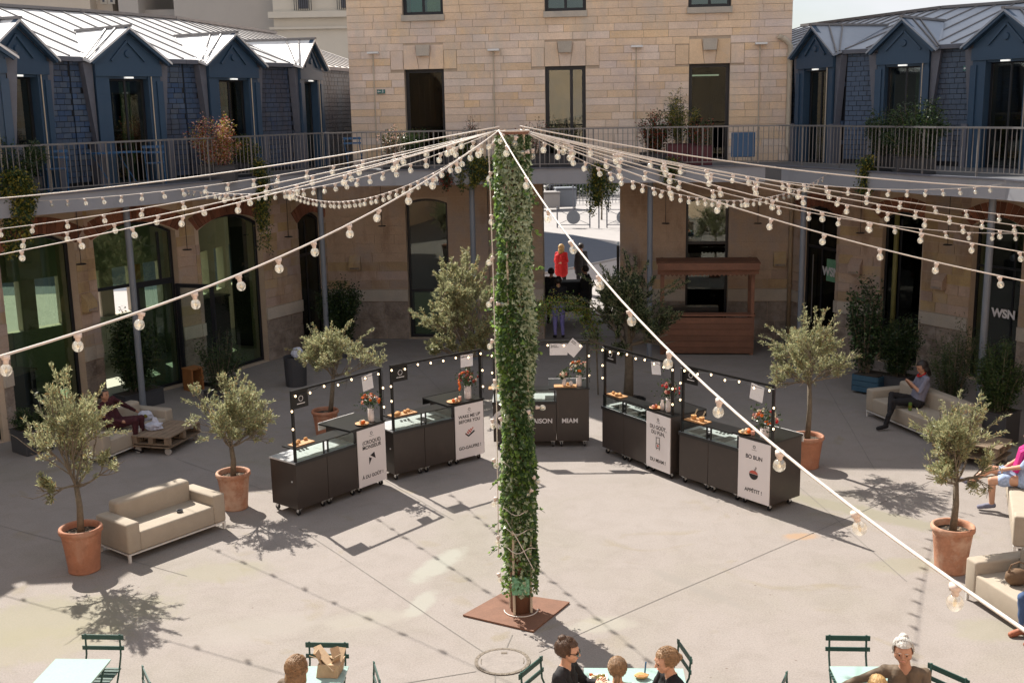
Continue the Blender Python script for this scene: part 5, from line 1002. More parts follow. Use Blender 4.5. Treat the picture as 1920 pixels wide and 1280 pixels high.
for cc_ in (C4, C5): 
    pass
def fairy(label, pts, n, r=.016):
    t = thing('fairy_lights', label, 'string lights', pts[0], 0, 'strings of small warm bulbs on the food carts'); o = Vector(pts[0]); P_ = []
    for i in range(len(pts)-1):
        for k in range(8): f_ = k/8; q_ = Vector(pts[i]).lerp(Vector(pts[i+1]), f_)-Vector((0, 0, .04*math.sin(PI*f_))); P_.append(q_-o)
    P_.append(Vector(pts[-1])-o); mb = MB(); mb.tube(P_, .004, 4); mb.build('wire', K['cartblack'], t); me = MB().ball((0, 0, -.025), (r, r, r*1.25), 8, 6).mesh('bulb', K['glow'], True)
    for k in range(n): u = (k+.5)/n*(len(P_)-1); i = int(u); setw(D.objects.new('bulb', me), Matrix.Translation(o+P_[i].lerp(P_[i+1], u-i)), t)
for cc_, lb, n_ in ((C1, 'warm fairy lights along the frame of the first cart', 11), (C2, 'warm fairy lights along the frame of the second cart', 12), (C3, 'warm fairy lights hanging across above the middle cart', 10), (C4, 'warm fairy lights along the frame of the fourth cart', 13), (C5, 'warm fairy lights along the frame of the rightmost cart', 11)):
    c, L_ = cc_[0], cc_[1]; fairy(lb, [W2(c, .0, .01, 1.35), W2(c, .0, .01, 2.0), W2(c, L_*.33, .01, 2.03), W2(c, L_*.66, .01, 2.02), W2(c, L_, .01, 2.0), W2(c, L_+.01, .01, 1.25)], n_)
# ================================================================== WOODEN STALL
s0 = gp(1236, 662); s1 = gp(1412, 664); s0.y = s1.y = (s0.y+s1.y)/2; st = thing('wooden_stall', 'red-brown wooden market stall with a plank front and shallow roof', 'stall', s0, F.rz); sl = (s1-s0).length; mws = PW[st.name]
def sp(x, y, z): return mws @ Vector((x, y, z))
for k in range(6): piece('plank', st, sp(sl/2, 0, .12+k*.155), (sl, .03, .148), F.rz, K['wood'])
for x in (0.05, sl-.05): piece('post', st, sp(x, .04, 1.2), (.09, .09, 2.4), F.rz, K['wood']); piece('post', st, sp(x, .85, 1.2), (.07, .07, 2.4), F.rz, K['wood'])
for x in (.03, sl-.03):
    for k in range(6): piece('side_plank', st, sp(x, .46, .12+k*.155), (.03, .84, .148), F.rz, K['wood'])
piece('counter_top', st, sp(sl/2, .12, 1.03), (sl+.06, .34, .04), F.rz, K['wood'])
piece('roof_beam', st, sp(sl/2, -.08, 2.16), (sl+.16, .06, .14), F.rz, K['wood'])
for k in range(6): piece('roof_board', st, sp(sl/2, -.16+k*.16, 2.375+.004*k), (sl+.22, .155, .025), F.rz, K['wood'], Matrix.Rotation(R(2), 4, 'X'))
mb = MB(); mb.prism([(-.08, -.24, 2.22), (sl+.08, -.24, 2.22), (sl+.08, -.24, 2.36), (-.08, -.24, 2.36)], (0, .03, 0)); mb.build('fascia_board', K['wood'], st)
mb = MB()
for k in range(22): x = .02+k*sl/22; mb.prism([(x, -.11, 2.09), (x+sl/44, -.11, 2.04), (x+sl/22, -.11, 2.09)], (0, .01, 0))
mb.build('scalloped_trim', K['wood'], st)
mb = MB(); mb.ab((.25, .5, .02), (1.5, .8, 1.15)); mb.build('back_cabinet', K['cartblack'], st)
# ================================================================== SOFAS AND TABLES
def sofa(label, a, b, dep=.82, grp='beige lounge sofas', h=.74, seat=.42, arm=.58, aw=.22):
    """a, b = feet of the front edge, left and right as seen by a person facing the sofa"""
    an = ang(a, b); L_ = (b-a).length; t = thing('sofa', label, 'sofa', a, an, grp); zb = .13
    mb = MB(); mb.ab((.01, .01, zb-.025), (L_-.01, dep-.01, zb)); mb.build('base_frame', K['sofawhite'], t)
    for x in (.03, L_-.03):
        for y in (.03, dep-.03): mb = MB(); mb.ab((x-.018, y-.018, 0), (x+.018, y+.018, zb-.026)); mb.build('leg', K['sofawhite'], t)
    def soft(name, a_, b_, bv=.035): 
        mb = MB(); mb.ab(a_, b_); o = mb.build(name, K['sofa'], t, smooth=False); m_ = o.modifiers.new('soft', 'BEVEL'); m_.width = bv; m_.segments = 4; o.data.polygons.foreach_set('use_smooth', [True]*6); return o
    soft('seat', (aw-.01, 0.0, zb+.001), (L_-aw+.01, dep-.2, seat), .03); soft('backrest', (aw-.005, dep-.25, zb+.001), (L_-aw+.005, dep, h), .06); soft('armrest', (0, -.004, zb+.002), (aw, dep-.01, arm), .035); soft('armrest', (L_-aw, -.004, zb+.002), (L_, dep-.01, arm), .035); return t, L_
S1 = sofa('empty beige sofa in full sun between the two left terracotta pots', gp(243, 1057), gp(426, 990), .80)
ash = thing('ashtray', 'small round ashtray lying on the seat of the sunlit sofa', 'ashtray', PW[S1[0].name] @ Vector((1.05, .22, .421))); mb = MB(); mb.lathe([(0, 0), (.045, 0), (.05, .035), (.042, .035), (.038, .012), (0, .012)], n=16); mb.build('dish', K['grayplanter'], ash)
a_ = gp(196, 872); b_ = gp(306, 826); S2 = sofa('beige sofa in the shade at the left, with a person in maroon', a_, a_+(b_-a_).normalized()*2.0, .85)
a_ = gp(1622, 779); b_ = gp(1768, 842); S3 = sofa('beige sofa in the shade at the right, with a reading woman', a_, b_, .85)
a_ = gp(1806, 1122); b_ = gp(1921, 1198); S4 = sofa('beige sofa in the lower right corner, dappled by the olive tree', a_, a_+(b_-a_).normalized()*1.9, .85)
a_ = gp(1990, 1010); b_ = gp(1893, 1035)
a5 = Vector((7.62, 15.0, 0)); a5 = gp(1897, 1040); S5 = sofa('beige sofa at the right edge behind the large pot, facing left', gp(1862, 935)+Vector((.25, .15, 0)), a5, .85)
def pallet_table(label, c, rz, w=1.2, d=.8, h=.36, name='pallet_table'):
    t = thing(name, label, 'table', c, rz); mw = PW[t.name]
    for lv, z in ((0, h-.015), (1, .155)):
        for k in range(6): piece('plank', t, mw @ Vector((0, -d/2+(k+.5)*d/6, z)), (w, d/6-.012, .024), rz, K['pallet'])
    for x in (-w/2+.06, 0, w/2-.06):
        for y in (-d/2+.06, 0, d/2-.06): piece('block', t, mw @ Vector((x, y, h-.09)), (.10, .10, .11), rz, K['pallet'])
        piece('runner', t, mw @ Vector((x, 0, h-.155)), (.09, d, .02), rz, K['pallet'])
    for x in (-w/2+.08, w/2-.08):
        for y in (-d/2+.08, d/2-.08): mb = MB(); mb.cyl((x-.018, y, .065), (x+.018, y, .065), .064, n=14); mb.build('wheel', K['plaster2'], t); mb = MB(); mb.box((x, y, .134), (.07, .07, .016)); mb.build('bracket', K['rail'], t)
    return t
tb = gp(288, 846); tb += Vector((.18, .32, 0)); PT = pallet_table('weathered pallet table on castors beside the shaded left sofa', tb, S2[0].matrix_basis.to_euler().z+.12, 1.15, .8)
bg_ = thing('plastic_bag', 'crumpled white plastic bag on the pallet table', 'bag', tb+Vector((-.22, -.05, .36))); mb = MB(); mb.ball((0, 0, .07), (.17, .12, .085), 14, 9, .25); mb.ball((.02, .02, .15), (.06, .05, .09), 9, 6, .25); mb.build('sack', K['plasticb'], bg_)
bg_ = thing('plastic_bag', 'second pale bag with yellow print on the shaded sofa, behind the pallet table', 'bag', PW[S2[0].name] @ Vector((1.55, .3, .43))); mb = MB(); mb.ball((0, 0, .08), (.15, .10, .10), 12, 8, .2); mb.build('sack', K['plasticb'], bg_); mb = MB(); mb.ball((.02, -.07, .09), (.05, .03, .04), 8, 5); mb.build('print', K['leafy'], bg_)
cn = thing('drink_can', 'small pale can at the corner of the pallet table', 'can', tb+Vector((-.48, -.20, .36))); mb = MB(); mb.cyl((0, 0, 0), (0, 0, .12), .032, n=14); mb.build('body', K['steel'], cn)
t3 = gp(1822, 872)+Vector((.1, .3, 0)); LT = pallet_table('brown low table with papers beside the shaded right sofa', t3, -.72, 1.15, .75, .40)
pp_ = thing('paper_sheet', 'white sheets of paper lying on the brown low table', 'paper', t3+Vector((-.33, .15, .401))); mb = MB(); mb.box((0, 0, .003), (.30, .22, .004), rz=.3); mb.box((.05, .04, .008), (.30, .22, .003), rz=.1); mb.build('sheet', K['paper'], pp_)
# bistro chairs
def bistro_chair(label, c, rz, grp='green folding bistro chairs'):
    t = thing('bistro_chair', label, 'chair', c, rz, grp); w = .19; g = K['green']
    for s_ in (-1, 1):
        mb = MB(); mb.tube([(s_*w, -.20, .0), (s_*w, .13, .46), (s_*w, .20, .60), (s_*w, .215, .83)], .011, 6); mb.build('leg', g, t); mb = MB(); mb.tube([(s_*(w-.025), .20, .0), (s_*(w-.025), -.17, .45)], .011, 6); mb.build('leg', g, t)
    for z, hh in ((.795, .055), (.675, .045)): mb = MB(); mb.box((0, .214 if z > .7 else .205, z), (.46, .012, hh)); mb.build('back_slat', g, t)
    for k in range(7): mb = MB(); mb.box((0, -.19+k*.055, .462), (.40, .034, .014)); mb.build('seat_slat', g, t)
    mb = MB(); mb.bar((-w, -.16, .448), (w, -.16, .448), .012); mb.bar((-w, .12, .448), (w, .12, .448), .012); mb.build('seat_rail', g, t); return t
def table(label, c, w, d, rz, mat='mint', h=.72, name='bistro_table'):
    t = thing(name, label, 'table', c, rz, 'square metal bistro tables'); mb = MB(); mb.box((0, 0, h), (w, d, .014)); mb.box((0, 0, h-.014), (w-.02, d-.02, .02)); mb.build('tabletop', K[mat], t)
    for s_ in (-1, 1): mb = MB(); mb.tube([(s_*(w/2-.05), -d/2+.05, 0), (s_*(w/2-.05), d/2-.05, h-.03)], .012, 6); mb.build('leg', K['green'], t); mb = MB(); mb.tube([(s_*(w/2-.05), d/2-.05, 0), (s_*(w/2-.05), -d/2+.05, h-.03)], .012, 6); mb.build('leg', K['green'], t)
    return t
def topp(px, py, z=.72): q_ = gp(px, py, z); q_.z = 0; return q_
far_l, far_r = topp(108, 1235), topp(208, 1236); T1 = table('glossy pale table at the lower left corner', (far_l+far_r)/2+Vector((-.03, -.36, 0)), (far_r-far_l).length+.02, .72, ang(far_l, far_r), 'mint')
def chair_at(label, px, py, rz, z=.80): q_ = gp(px, py, z); q_.z = 0; m_ = Matrix.Rotation(rz, 3, 'Z') @ Vector((0, .21, 0)); return bistro_chair(label, q_-m_, rz)
chair_at('green bistro chair behind the pale table at the lower left', 192, 1193, R(-4)); chair_at('green bistro chair seen edge-on right of the pale lower-left table', 274, 1268, R(-62)); chair_at('green bistro chair behind the table with the paper bag', 613, 1208, R(-4)); chair_at('green bistro chair behind the table of the grey-haired woman', 1590, 1195, R(-4))
chair_at('green bistro chair of the woman with sunglasses', 996, 1250, R(58)); chair_at('green bistro chair behind the woman with the pale hair tie, right of the centre table', 1283, 1216, R(-80), .82); chair_at('green bistro chair behind the grey-haired woman', 1778, 1262, R(-55)); chair_at('green bistro chair cut by the lower edge right of the brown-haired head', 706, 1262, R(-75)); chair_at('green bistro chair cut by the lower edge left of the right table', 1468, 1281, R(65))
far_l, far_r = topp(1558, 1251), topp(1652, 1249); T2 = table('mint green table of the grey-haired woman', (far_l+far_r)/2+Vector((.08, -.36, 0)), .72, .72, R(-3)); 
T3 = table('mint green table with food in front of the woman with sunglasses', topp(1200, 1272)+Vector((-.06, -.1, 0)), 1.0, .62, R(-3)); T4 = table('mint green table with the paper bag', topp(602, 1258)+Vector((0, -.2, 0)), .52, .6, R(-2))
kb = thing('paper_bag', 'open brown paper bag on the table at the lower left', 'bag', topp(618, 1262)+Vector((0, 0, .73))); mb = MB(); mb.prism([(-.12, -.10, 0), (.10, -.12, 0), (.13, .08, 0), (-.10, .10, 0)], (.02, .02, .13)); [mb.bar((random.uniform(-.12, .12), random.uniform(-.1, .1), .08), (random.uniform(-.15, .17), random.uniform(-.12, .13), random.uniform(.16, .25)), .09, .008) for _ in range(9)]; mb.build('sack', K['kraft'], kb)
sd = thing('salad_bowl', 'white box of yellow salad on the centre table', 'food', topp(1122, 1277)+Vector((0, 0, .73))); mb = MB(); mb.prism([(-.09, -.07, 0), (.09, -.07, 0), (.09, .07, 0), (-.09, .07, 0)], (0, 0, .035)); mb.build('box', K['paper'], sd)
for k in range(12): mb = MB(); mb.ball((random.uniform(-.07, .07), random.uniform(-.05, .05), .045), (.022, .018, .014), 6, 4, .3); mb.build('leaf', K[random.choice(['cream', 'leafy', 'orange'])], sd)
pb2 = thing('snack_packet', 'orange-brown packet with a blue pen on the centre table', 'packet', topp(1202, 1272)+Vector((0, 0, .73))); mb = MB(); mb.ball((0, 0, .03), (.075, .055, .025), 9, 5, .15); mb.build('packet', K['bread'], pb2)
pn = thing('pen', 'blue pen standing up in the orange-brown packet', 'pen', topp(1209, 1268)+Vector((0, 0, .76))); mb = MB(); mb.cyl((0, 0, 0), (.01, 0, .12), .008, n=8); mb.build('barrel', K['bluepaint'], pn)
# manhole
mh = gp(942, 1240); t = thing('manhole_cover', 'round concrete-filled manhole cover with iron rim in front of the column', 'manhole cover', mh); mb = MB(); mb.lathe([(.285, .004), (.285, .012), (.325, .012), (.325, .004)], n=48); mb.build('rim', K['manhole'], t); mb = MB(); mb.cyl((0, 0, .003), (0, 0, .008), .284, n=40); mb.build('cover', K['manholefill'], t)
for k in range(24): a = 2*PI*k/24; mb = MB(); mb.box((.305*math.cos(a), .305*math.sin(a), .0135), (.012, .018, .003), rz=a); mb.build('stud', K['manhole'], t)
for sx in (-1, 1): mb = MB(); mb.tube([((.25*math.cos(a)), .25*math.sin(a), .010) for a in [R(-14+ (180 if sx < 0 else 0)+7*j) for j in range(5)]], .006, 4); mb.build('lifting_slot', K['manhole'], t)
mb = MB(); mb.box((.02, .20, .011), (.07, .04, .006)); mb.build('lifting_slot', K['manhole'], t)
bp_ = F.p(11.31, 5.3, .5); t = thing('balcony_board', 'bright blue square board leaning behind the railing at the right of the stone facade', 'board', railp(1393, 288, .2), F.rz); mb = MB(); mb.box((0, 0, .52), (.56, .035, .58)); mb.build('panel', K['bluepaint'], t, bevel=.02); mb = MB(); mb.box((-.2, 0, .12), (.03, .03, .23)); mb.box((.2, 0, .12), (.03, .03, .23)); mb.build('leg', K['rail'], t)
# blue furniture on the left balcony
for k, (px, ww) in enumerate([(105, 'behind the left balcony railing, nearest the left edge'), (290, 'before the second blue dormer'), (665, 'in the corner left of the stone facade')]):
    q_ = railp(px, 300, .9); t = bistro_chair('blue folding chair '+ww, q_, R(20), 'blue folding chairs on the balcony')
    for ch in t.children:
        ch.data = ch.data.copy(); ch.data.materials.clear(); ch.data.materials.append(K['bluepaint'])
q_ = railp(215, 300, .9); t = thing('balcony_table', 'blue-edged table on the left balcony before the dormer door', 'table', q_, R(50)); mb = MB(); mb.box((0, 0, .72), (1.1, .6, .025)); mb.build('tabletop', K['bluepaint'], t); mb = MB(); mb.tube([(-.4, -.2, 0), (-.2, .2, .7)], .012); mb.tube([(-.2, -.2, .0), (-.4, .2, .7)], .012); mb.tube([(.4, -.2, 0), (.2, .2, .7)], .012); mb.tube([(.2, -.2, 0), (.4, .2, .7)], .012); mb.build('trestle', K['bluepaint'], t)
# ================================================================== STREET BEYOND THE GATEWAY
rd = [gp(x, y, .0) for x, y in ((900, 560), (1022, 513), (1090, 500), (1165, 484), (1300, 455))]; ru = [gp(x, y) for x, y in ((880, 436), (1022, 436), (1075, 440), (1120, 449), (1165, 461), (1300, 500))]
rpoly = [Vector((-30, rd[0].y+1, 0))]+rd[1:4]+[Vector((30, rd[3].y+6, 0)), Vector((30, ru[4].y, 0))]+[ru[4], ru[3], ru[2], ru[1], Vector((-30, ru[1].y+2, 0))]
mb = MB(); mb.add([(p.x, p.y, -.004) for p in rpoly], [tuple(range(len(rpoly)))]); struct('road', mb, K['asphalt'])
for pl in (rd[1:4],): mb = MB(); [mb.bar((pl[i].x, pl[i].y, .02), (pl[i+1].x, pl[i+1].y, .02), .14, .06) for i in range(len(pl)-1)]; struct('kerb', mb, K['pave'])
def barrier(label, pxl, pxr, py):
    a = gp(pxl, py); b = gp(pxr, py); t = thing('street_barrier', label, 'barrier', a, ang(a, b), 'crossed pedestrian barriers in the street'); L_ = (b-a).length; H_ = 1.0
    for x in (0, L_): mb = MB(); mb.cyl((x, 0, 0), (x, 0, H_+.05), .035, n=8); mb.ball((x, 0, H_+.08), .045, 8, 6); mb.build('post', K['lead'], t)
    mb = MB(); mb.bar((.03, 0, H_-.05), (L_-.03, 0, H_-.05), .035); mb.bar((.03, 0, .15), (L_-.03, 0, .15), .035); mb.build('rail', K['lead'], t); mb = MB(); mb.bar((.03, 0, .17), (L_-.03, 0, H_-.07), .022); mb.bar((.03, .02, H_-.07), (L_-.03, .02, .17), .022); mb.build('cross_bar', K['lead'], t)
    mb = MB(); mb.cyl((L_/2, -.02, H_/2+.05), (L_/2, -.04, H_/2+.05), .36, n=24); mb.build('disc', K['graypost'], t); return t
barrier('crossed street barrier with a round plate seen left in the gateway', 1045, 1106, 427); barrier('crossed street barrier cut by the right side of the gateway', 1138, 1200, 427)
for k, (px, pyb, hh, ww) in enumerate([(1075, 400, 1.6, 'behind the left barrier'), (1107, 398, 1.6, 'between the two barriers at the back'), (1123, 428, 2.6, 'between the two barriers in front'), (1141, 398, 2.0, 'behind the right barrier')]):
    p = gp(px, pyb); t = thing('street_pole', 'thin dark pole '+ww, 'pole', p, 0, 'thin poles in the street'); mb = MB(); mb.cyl((0, 0, 0), (0, 0, hh), .035, n=8); mb.build('shaft', K['lead'], t); mb = MB(); mb.ball((0, 0, hh), .06, 8, 6); mb.build('cap', K['lead'], t)
for (px, py, w, h, m_, lb) in [(1060, 392, 1.25, 1.35, 'blueslate', 'large blue-grey wheeled bin seen through the gateway'), (1032, 394, 1.1, 1.15, 'pave', 'pale grey wheeled bin left of the blue-grey bin')]:
    p = gp(px, py); t = thing('wheeled_bin', lb, 'bin', p, .1); mt = K['graypost'] if m_ == 'blueslate' else K['pave']; mb = MB(); mb.prism([(-w/2, -.4, .15), (w/2, -.4, .15), (w/2, .5, .15), (-w/2, .5, .15)], (0, 0, h-.25)); mb.build('body', mt, t, bevel=.05); mb = MB(); mb.box((0, .02, h-.04), (w+.08, 1.0, .10)); mb.build('lid', mt, t, bevel=.04)
    for s_ in (-1, 1): mb = MB(); mb.cyl((s_*(w/2-.1), -.3, .09), (s_*(w/2-.04), -.3, .09), .09, n=10); mb.build('wheel', K['black'], t)
fp = gp(1000, 385); fe = gp(1230, 378); ft = thing('park_fence', 'dark iron paling fence at the far side of the street', 'fence', fp, ang(fp, fe)); L_ = (fe-fp).length; fl = MB().box((0, 0, .75), (.03, .03, 1.5)).mesh('paling', K['lead'])
for k in range(int(L_/.22)): setw(D.objects.new('paling', fl), PW[ft.name] @ Matrix.Translation((k*.22, 0, 0)), ft)
mb = MB(); mb.bar((0, 0, 1.3), (L_, 0, 1.3), .04); mb.bar((0, 0, .2), (L_, 0, .2), .04); mb.build('rail', K['lead'], ft)
hp = gp(1090, 372); bush('dark hedge behind the iron paling fence', Vector((hp.x, hp.y+3, 0)), 2.4, 4.5, 91, n=9000, ll=.22, mats=('leafd', 'leafm', 'leafd'), name='hedge', cat='hedge')
st_ = gp(1128, 412); olive_tree('thin young street tree beyond the gateway', st_, 1.6, 4.2, 1.0, 92, nl=2500, ll=.14, mats=('leafm', 'leafd', 'leafy'), group=None, name='street_tree')
for k, px in enumerate((1022, 1040, 1072)):
    p = gp(px, 372); t = thing('scooter', 'dark parked scooter behind the bins, '+('leftmost', 'middle', 'rightmost')[k]+' of the three', 'scooter', p, .5+k*.3, 'parked scooters beyond the gateway'); mb = MB(); mb.prism([(-.7, -.15, .3), (.5, -.15, .25), (.65, -.15, .95), (.45, -.15, .98), (.3, -.15, .45), (-.1, -.15, .45), (-.2, -.15, .78), (-.8, -.15, .8)], (0, .3, 0)); mb.build('body', K['black'], t)
    for x in (-.6, .62): mb = MB(); mb.cyl((x, -.05, .25), (x, .05, .25), .25, n=16); mb.build('wheel', K['black'], t)
    mb = MB(); mb.bar((.52, -.3, 1.08), (.52, .3, 1.08), .035); mb.build('handlebar', K['rail'], t)
# ================================================================== LIGHT STRINGS
bulb_me = MB(); bulb_me.cm = 0; bulb_me.ball((0, 0, -.070), (.037, .037, .039), 12, 9); bulb_me.cm = 1; bulb_me.cyl((0, 0, -.034), (0, 0, .0), .016, .019, 10); bulb_me.cyl((0, 0, -.008), (0, 0, .018), .026, n=10); bulb_me.cm = 2; bulb_me.ball((0, 0, -.07), (.009, .009, .022), 6, 4)
bulb_me = bulb_me.mesh('bulb', [K['g_bulb'], K['socket'], K['cream']], True)
BS = 0
def string(label, T, pts2, s_end, spacing, r=.0068, first=.6, bulbs=True, sc=1.):
    """pts2: surveyed points (plan distance from the column, height); parabola through them"""
    global BS
    (E, dirv, Ls) = pts2; A = np.polyfit([0]+[a for a, b in Ls], [T.z]+[b for a, b in Ls], 2) if len(Ls) > 1 else np.polyfit([0, Ls[0][0]], [T.z, Ls[0][1]], 1)
    f_ = lambda s_: Vector((T.x+dirv.x*s_, T.y+dirv.y*s_, float(np.polyval(A, s_))+(T.z-float(A[-1]))*max(0, 1-s_/2)))
    t = thing('string_light' if bulbs else 'steel_cable', label, 'string lights' if bulbs else 'cable', f_(s_end), 0, 'bulb strings fanning out from the column' if bulbs else None); o = f_(s_end); n = 26
    mb = MB(); mb.tube([f_(s_end*k/n)-o for k in range(n+1)], r, 6); mb.build('cable', K['cable'], t, smooth=True)
    if bulbs:
        s_ = first
        while s_ < s_end-.1:
            p = f_(s_)+Vector((0, 0, -r-.014)); tilt = Matrix.Rotation(random.uniform(-.28, .28), 4, 'X') @ Matrix.Rotation(random.uniform(-.28, .28), 4, 'Y'); setw(D.objects.new('bulb', bulb_me), Matrix.Translation(p) @ tilt @ Matrix.Scale(sc, 4), t); s_ += spacing*random.uniform(.93, 1.07)
    return t
def solve(T, edge, dep, mids):
    E = dp(*edge, dep) if dep else edge; d = Vector((E.x-T.x, E.y-T.y, 0)); L_ = d.length; d /= L_; B = (E.x, E.y); out = []
    for m in mids: u, z = onplane(*m, (T.x, T.y), B); out.append((u*L_, z))
    out.append((L_, E.z)); return (E, d, out), L_
TL, TR = Vector((-.10, 13.36, 6.04)), Vector((.14, 13.38, 6.04))
random.seed(77)
def S(label, T, edge, dep, mids, ext, sp_, **k): a, L_ = solve(T, edge, dep, mids); return string(label, T, a, L_*ext, sp_, **k)
S('bulb string running from the column down to the lower left, with the largest left-hand bulbs', TL, (0, 669), 6.8, [(722, 386), (446, 513)], 1.12, .56, r=.0085)
S('bulb string on the left, second lowest where it leaves the view', TL, (0, 478), 13, [(620, 337), (318, 409)], 1.3, .62)
S('bulb string on the left, third lowest where it leaves the view', TL, (0, 455), 15, [(620, 331), (318, 399)], 1.3, .66)
S('bulb string on the left, highest of those that leave the view', TL, (0, 430), 17, [(653, 320), (385, 366)], 1.25, .7)
fa = railp(52, 352, -.06, 4.72); S('thin bulb string ending at the balcony edge near the left end', TL, fa, None, [(640, 314), (220, 363)], 1.0, .62, r=.0055)
fa = railp(338, 343, -.06, 4.72); S('thin bulb string ending at the balcony edge over the left arches', TL, fa, None, [(700, 334), (450, 359)], 1.0, .42, r=.0055)
fa = railp(506, 331, -.06, 4.72); S('thin sagging bulb string ending at the balcony edge left of the narrow doorway', TL, fa, None, [(860, 305), (715, 363)], 1.0, .36, r=.0055)
S('bare steel cable stretched from the column to the left', TL+Vector((0, 0, .04)), (0, 372), 15, [(620, 294)], 1.3, 1, r=.008, bulbs=False)
S('thick bulb string running to the lower right corner with the nearest and largest bulbs', TR+Vector((-.25, -.05, 0)), (1790, 1098), 4.8, [(1222, 628), (1520, 880)], 1.3, .86, r=.0088, first=.45, sc=1.0)
S('bulb string on the right, lowest of the row crossing the right wing', TR, (1920, 528), 12, [(1411, 402), (1681, 470)], 1.3, .60, r=.008)
S('bulb string on the right, second lowest where it leaves the view', TR, (1920, 474), 14, [(1250, 327), (1602, 408)], 1.3, .62)
S('bulb string on the right, third from the bottom where it leaves the view', TR, (1920, 439), 16, [(1240, 313), (1600, 384)], 1.25, .66)
S('bulb string on the right, second from the top where it leaves the view', TR, (1920, 425), 17, [(1250, 310), (1631, 378)], 1.25, .70)
S('bulb string on the right, top one of those that leave the view', TR, (1920, 407), 18, [(1240, 303), (1625, 366)], 1.2, .74)
S('thin bulb string on the right that flattens out near the edge of the view', TR, (1920, 437), 19, [(1280, 338), (1620, 418)], 1.1, .62, r=.0055)
fa = railp(1882, 334, -.06, 4.76); S('thin bulb string ending at the balcony edge near the right end', TR, fa, None, [(1290, 302), (1600, 359)], 1.0, .55, r=.0055)
fa = railp(1552, 317, -.06, 4.72); S('thin sagging bulb string ending at the balcony edge at the corner of the right wing', TR, fa, None, [(1180, 330), (1363, 380)], 1.0, .36, r=.0055)
S('bare steel cable stretched from the column to the right', TR+Vector((0, 0, .04)), (1920, 353), 15, [(1260, 287)], 1.3, 1, r=.008, bulbs=False)
t = thing('string_light', 'bulb string hanging straight down along the left side of the column', 'string lights', (PX-.26, PY-.05, 3.0), 0, 'bulb strings fanning out from the column'); o = Vector((PX-.26, PY-.05, 3.0)); mb = MB(); mb.tube([Vector((-.02, 0, 3.0)), Vector((0, 0, 1.5)), Vector((.01, .0, 0)), Vector((-.01, 0, -2.2))], .007, 6); mb.build('cable', K['cable'], t)
for k in range(11): setw(D.objects.new('bulb', bulb_me), Matrix.Translation(o+Vector((random.uniform(-.05, .0), random.uniform(-.05, 0), 2.55-k*.5))) @ Matrix.Rotation(random.uniform(-.8, .8), 4, 'Y'), t)
t = thing('string_light', 'spare bulbs clustered round the top of the column', 'string lights', (PX, PY, 6.03)); mb = MB(); mb.tube([(.2*math.cos(a_*PI/8), .2*math.sin(a_*PI/8), .0) for a_ in range(17)], .009, 6); mb.build('cable', K['cable'], t)
for k in range(9): a = 2*PI*k/9; setw(D.objects.new('bulb', bulb_me), Matrix.Translation((PX+.23*math.cos(a), PY+.23*math.sin(a), 6.03+random.uniform(-.25, .0))) @ Matrix.Rotation(random.uniform(-1.5, 1.5), 4, 'Y'), t)
for k in range(7): a = random.uniform(0, 2*PI); z = random.uniform(.6, 5.2); setw(D.objects.new('bulb', bulb_me), Matrix.Translation((PX+.24*math.cos(a), PY+.24*math.sin(a), z)) @ Matrix.Rotation(random.uniform(-1.5, 1.5), 4, 'Y'), t)
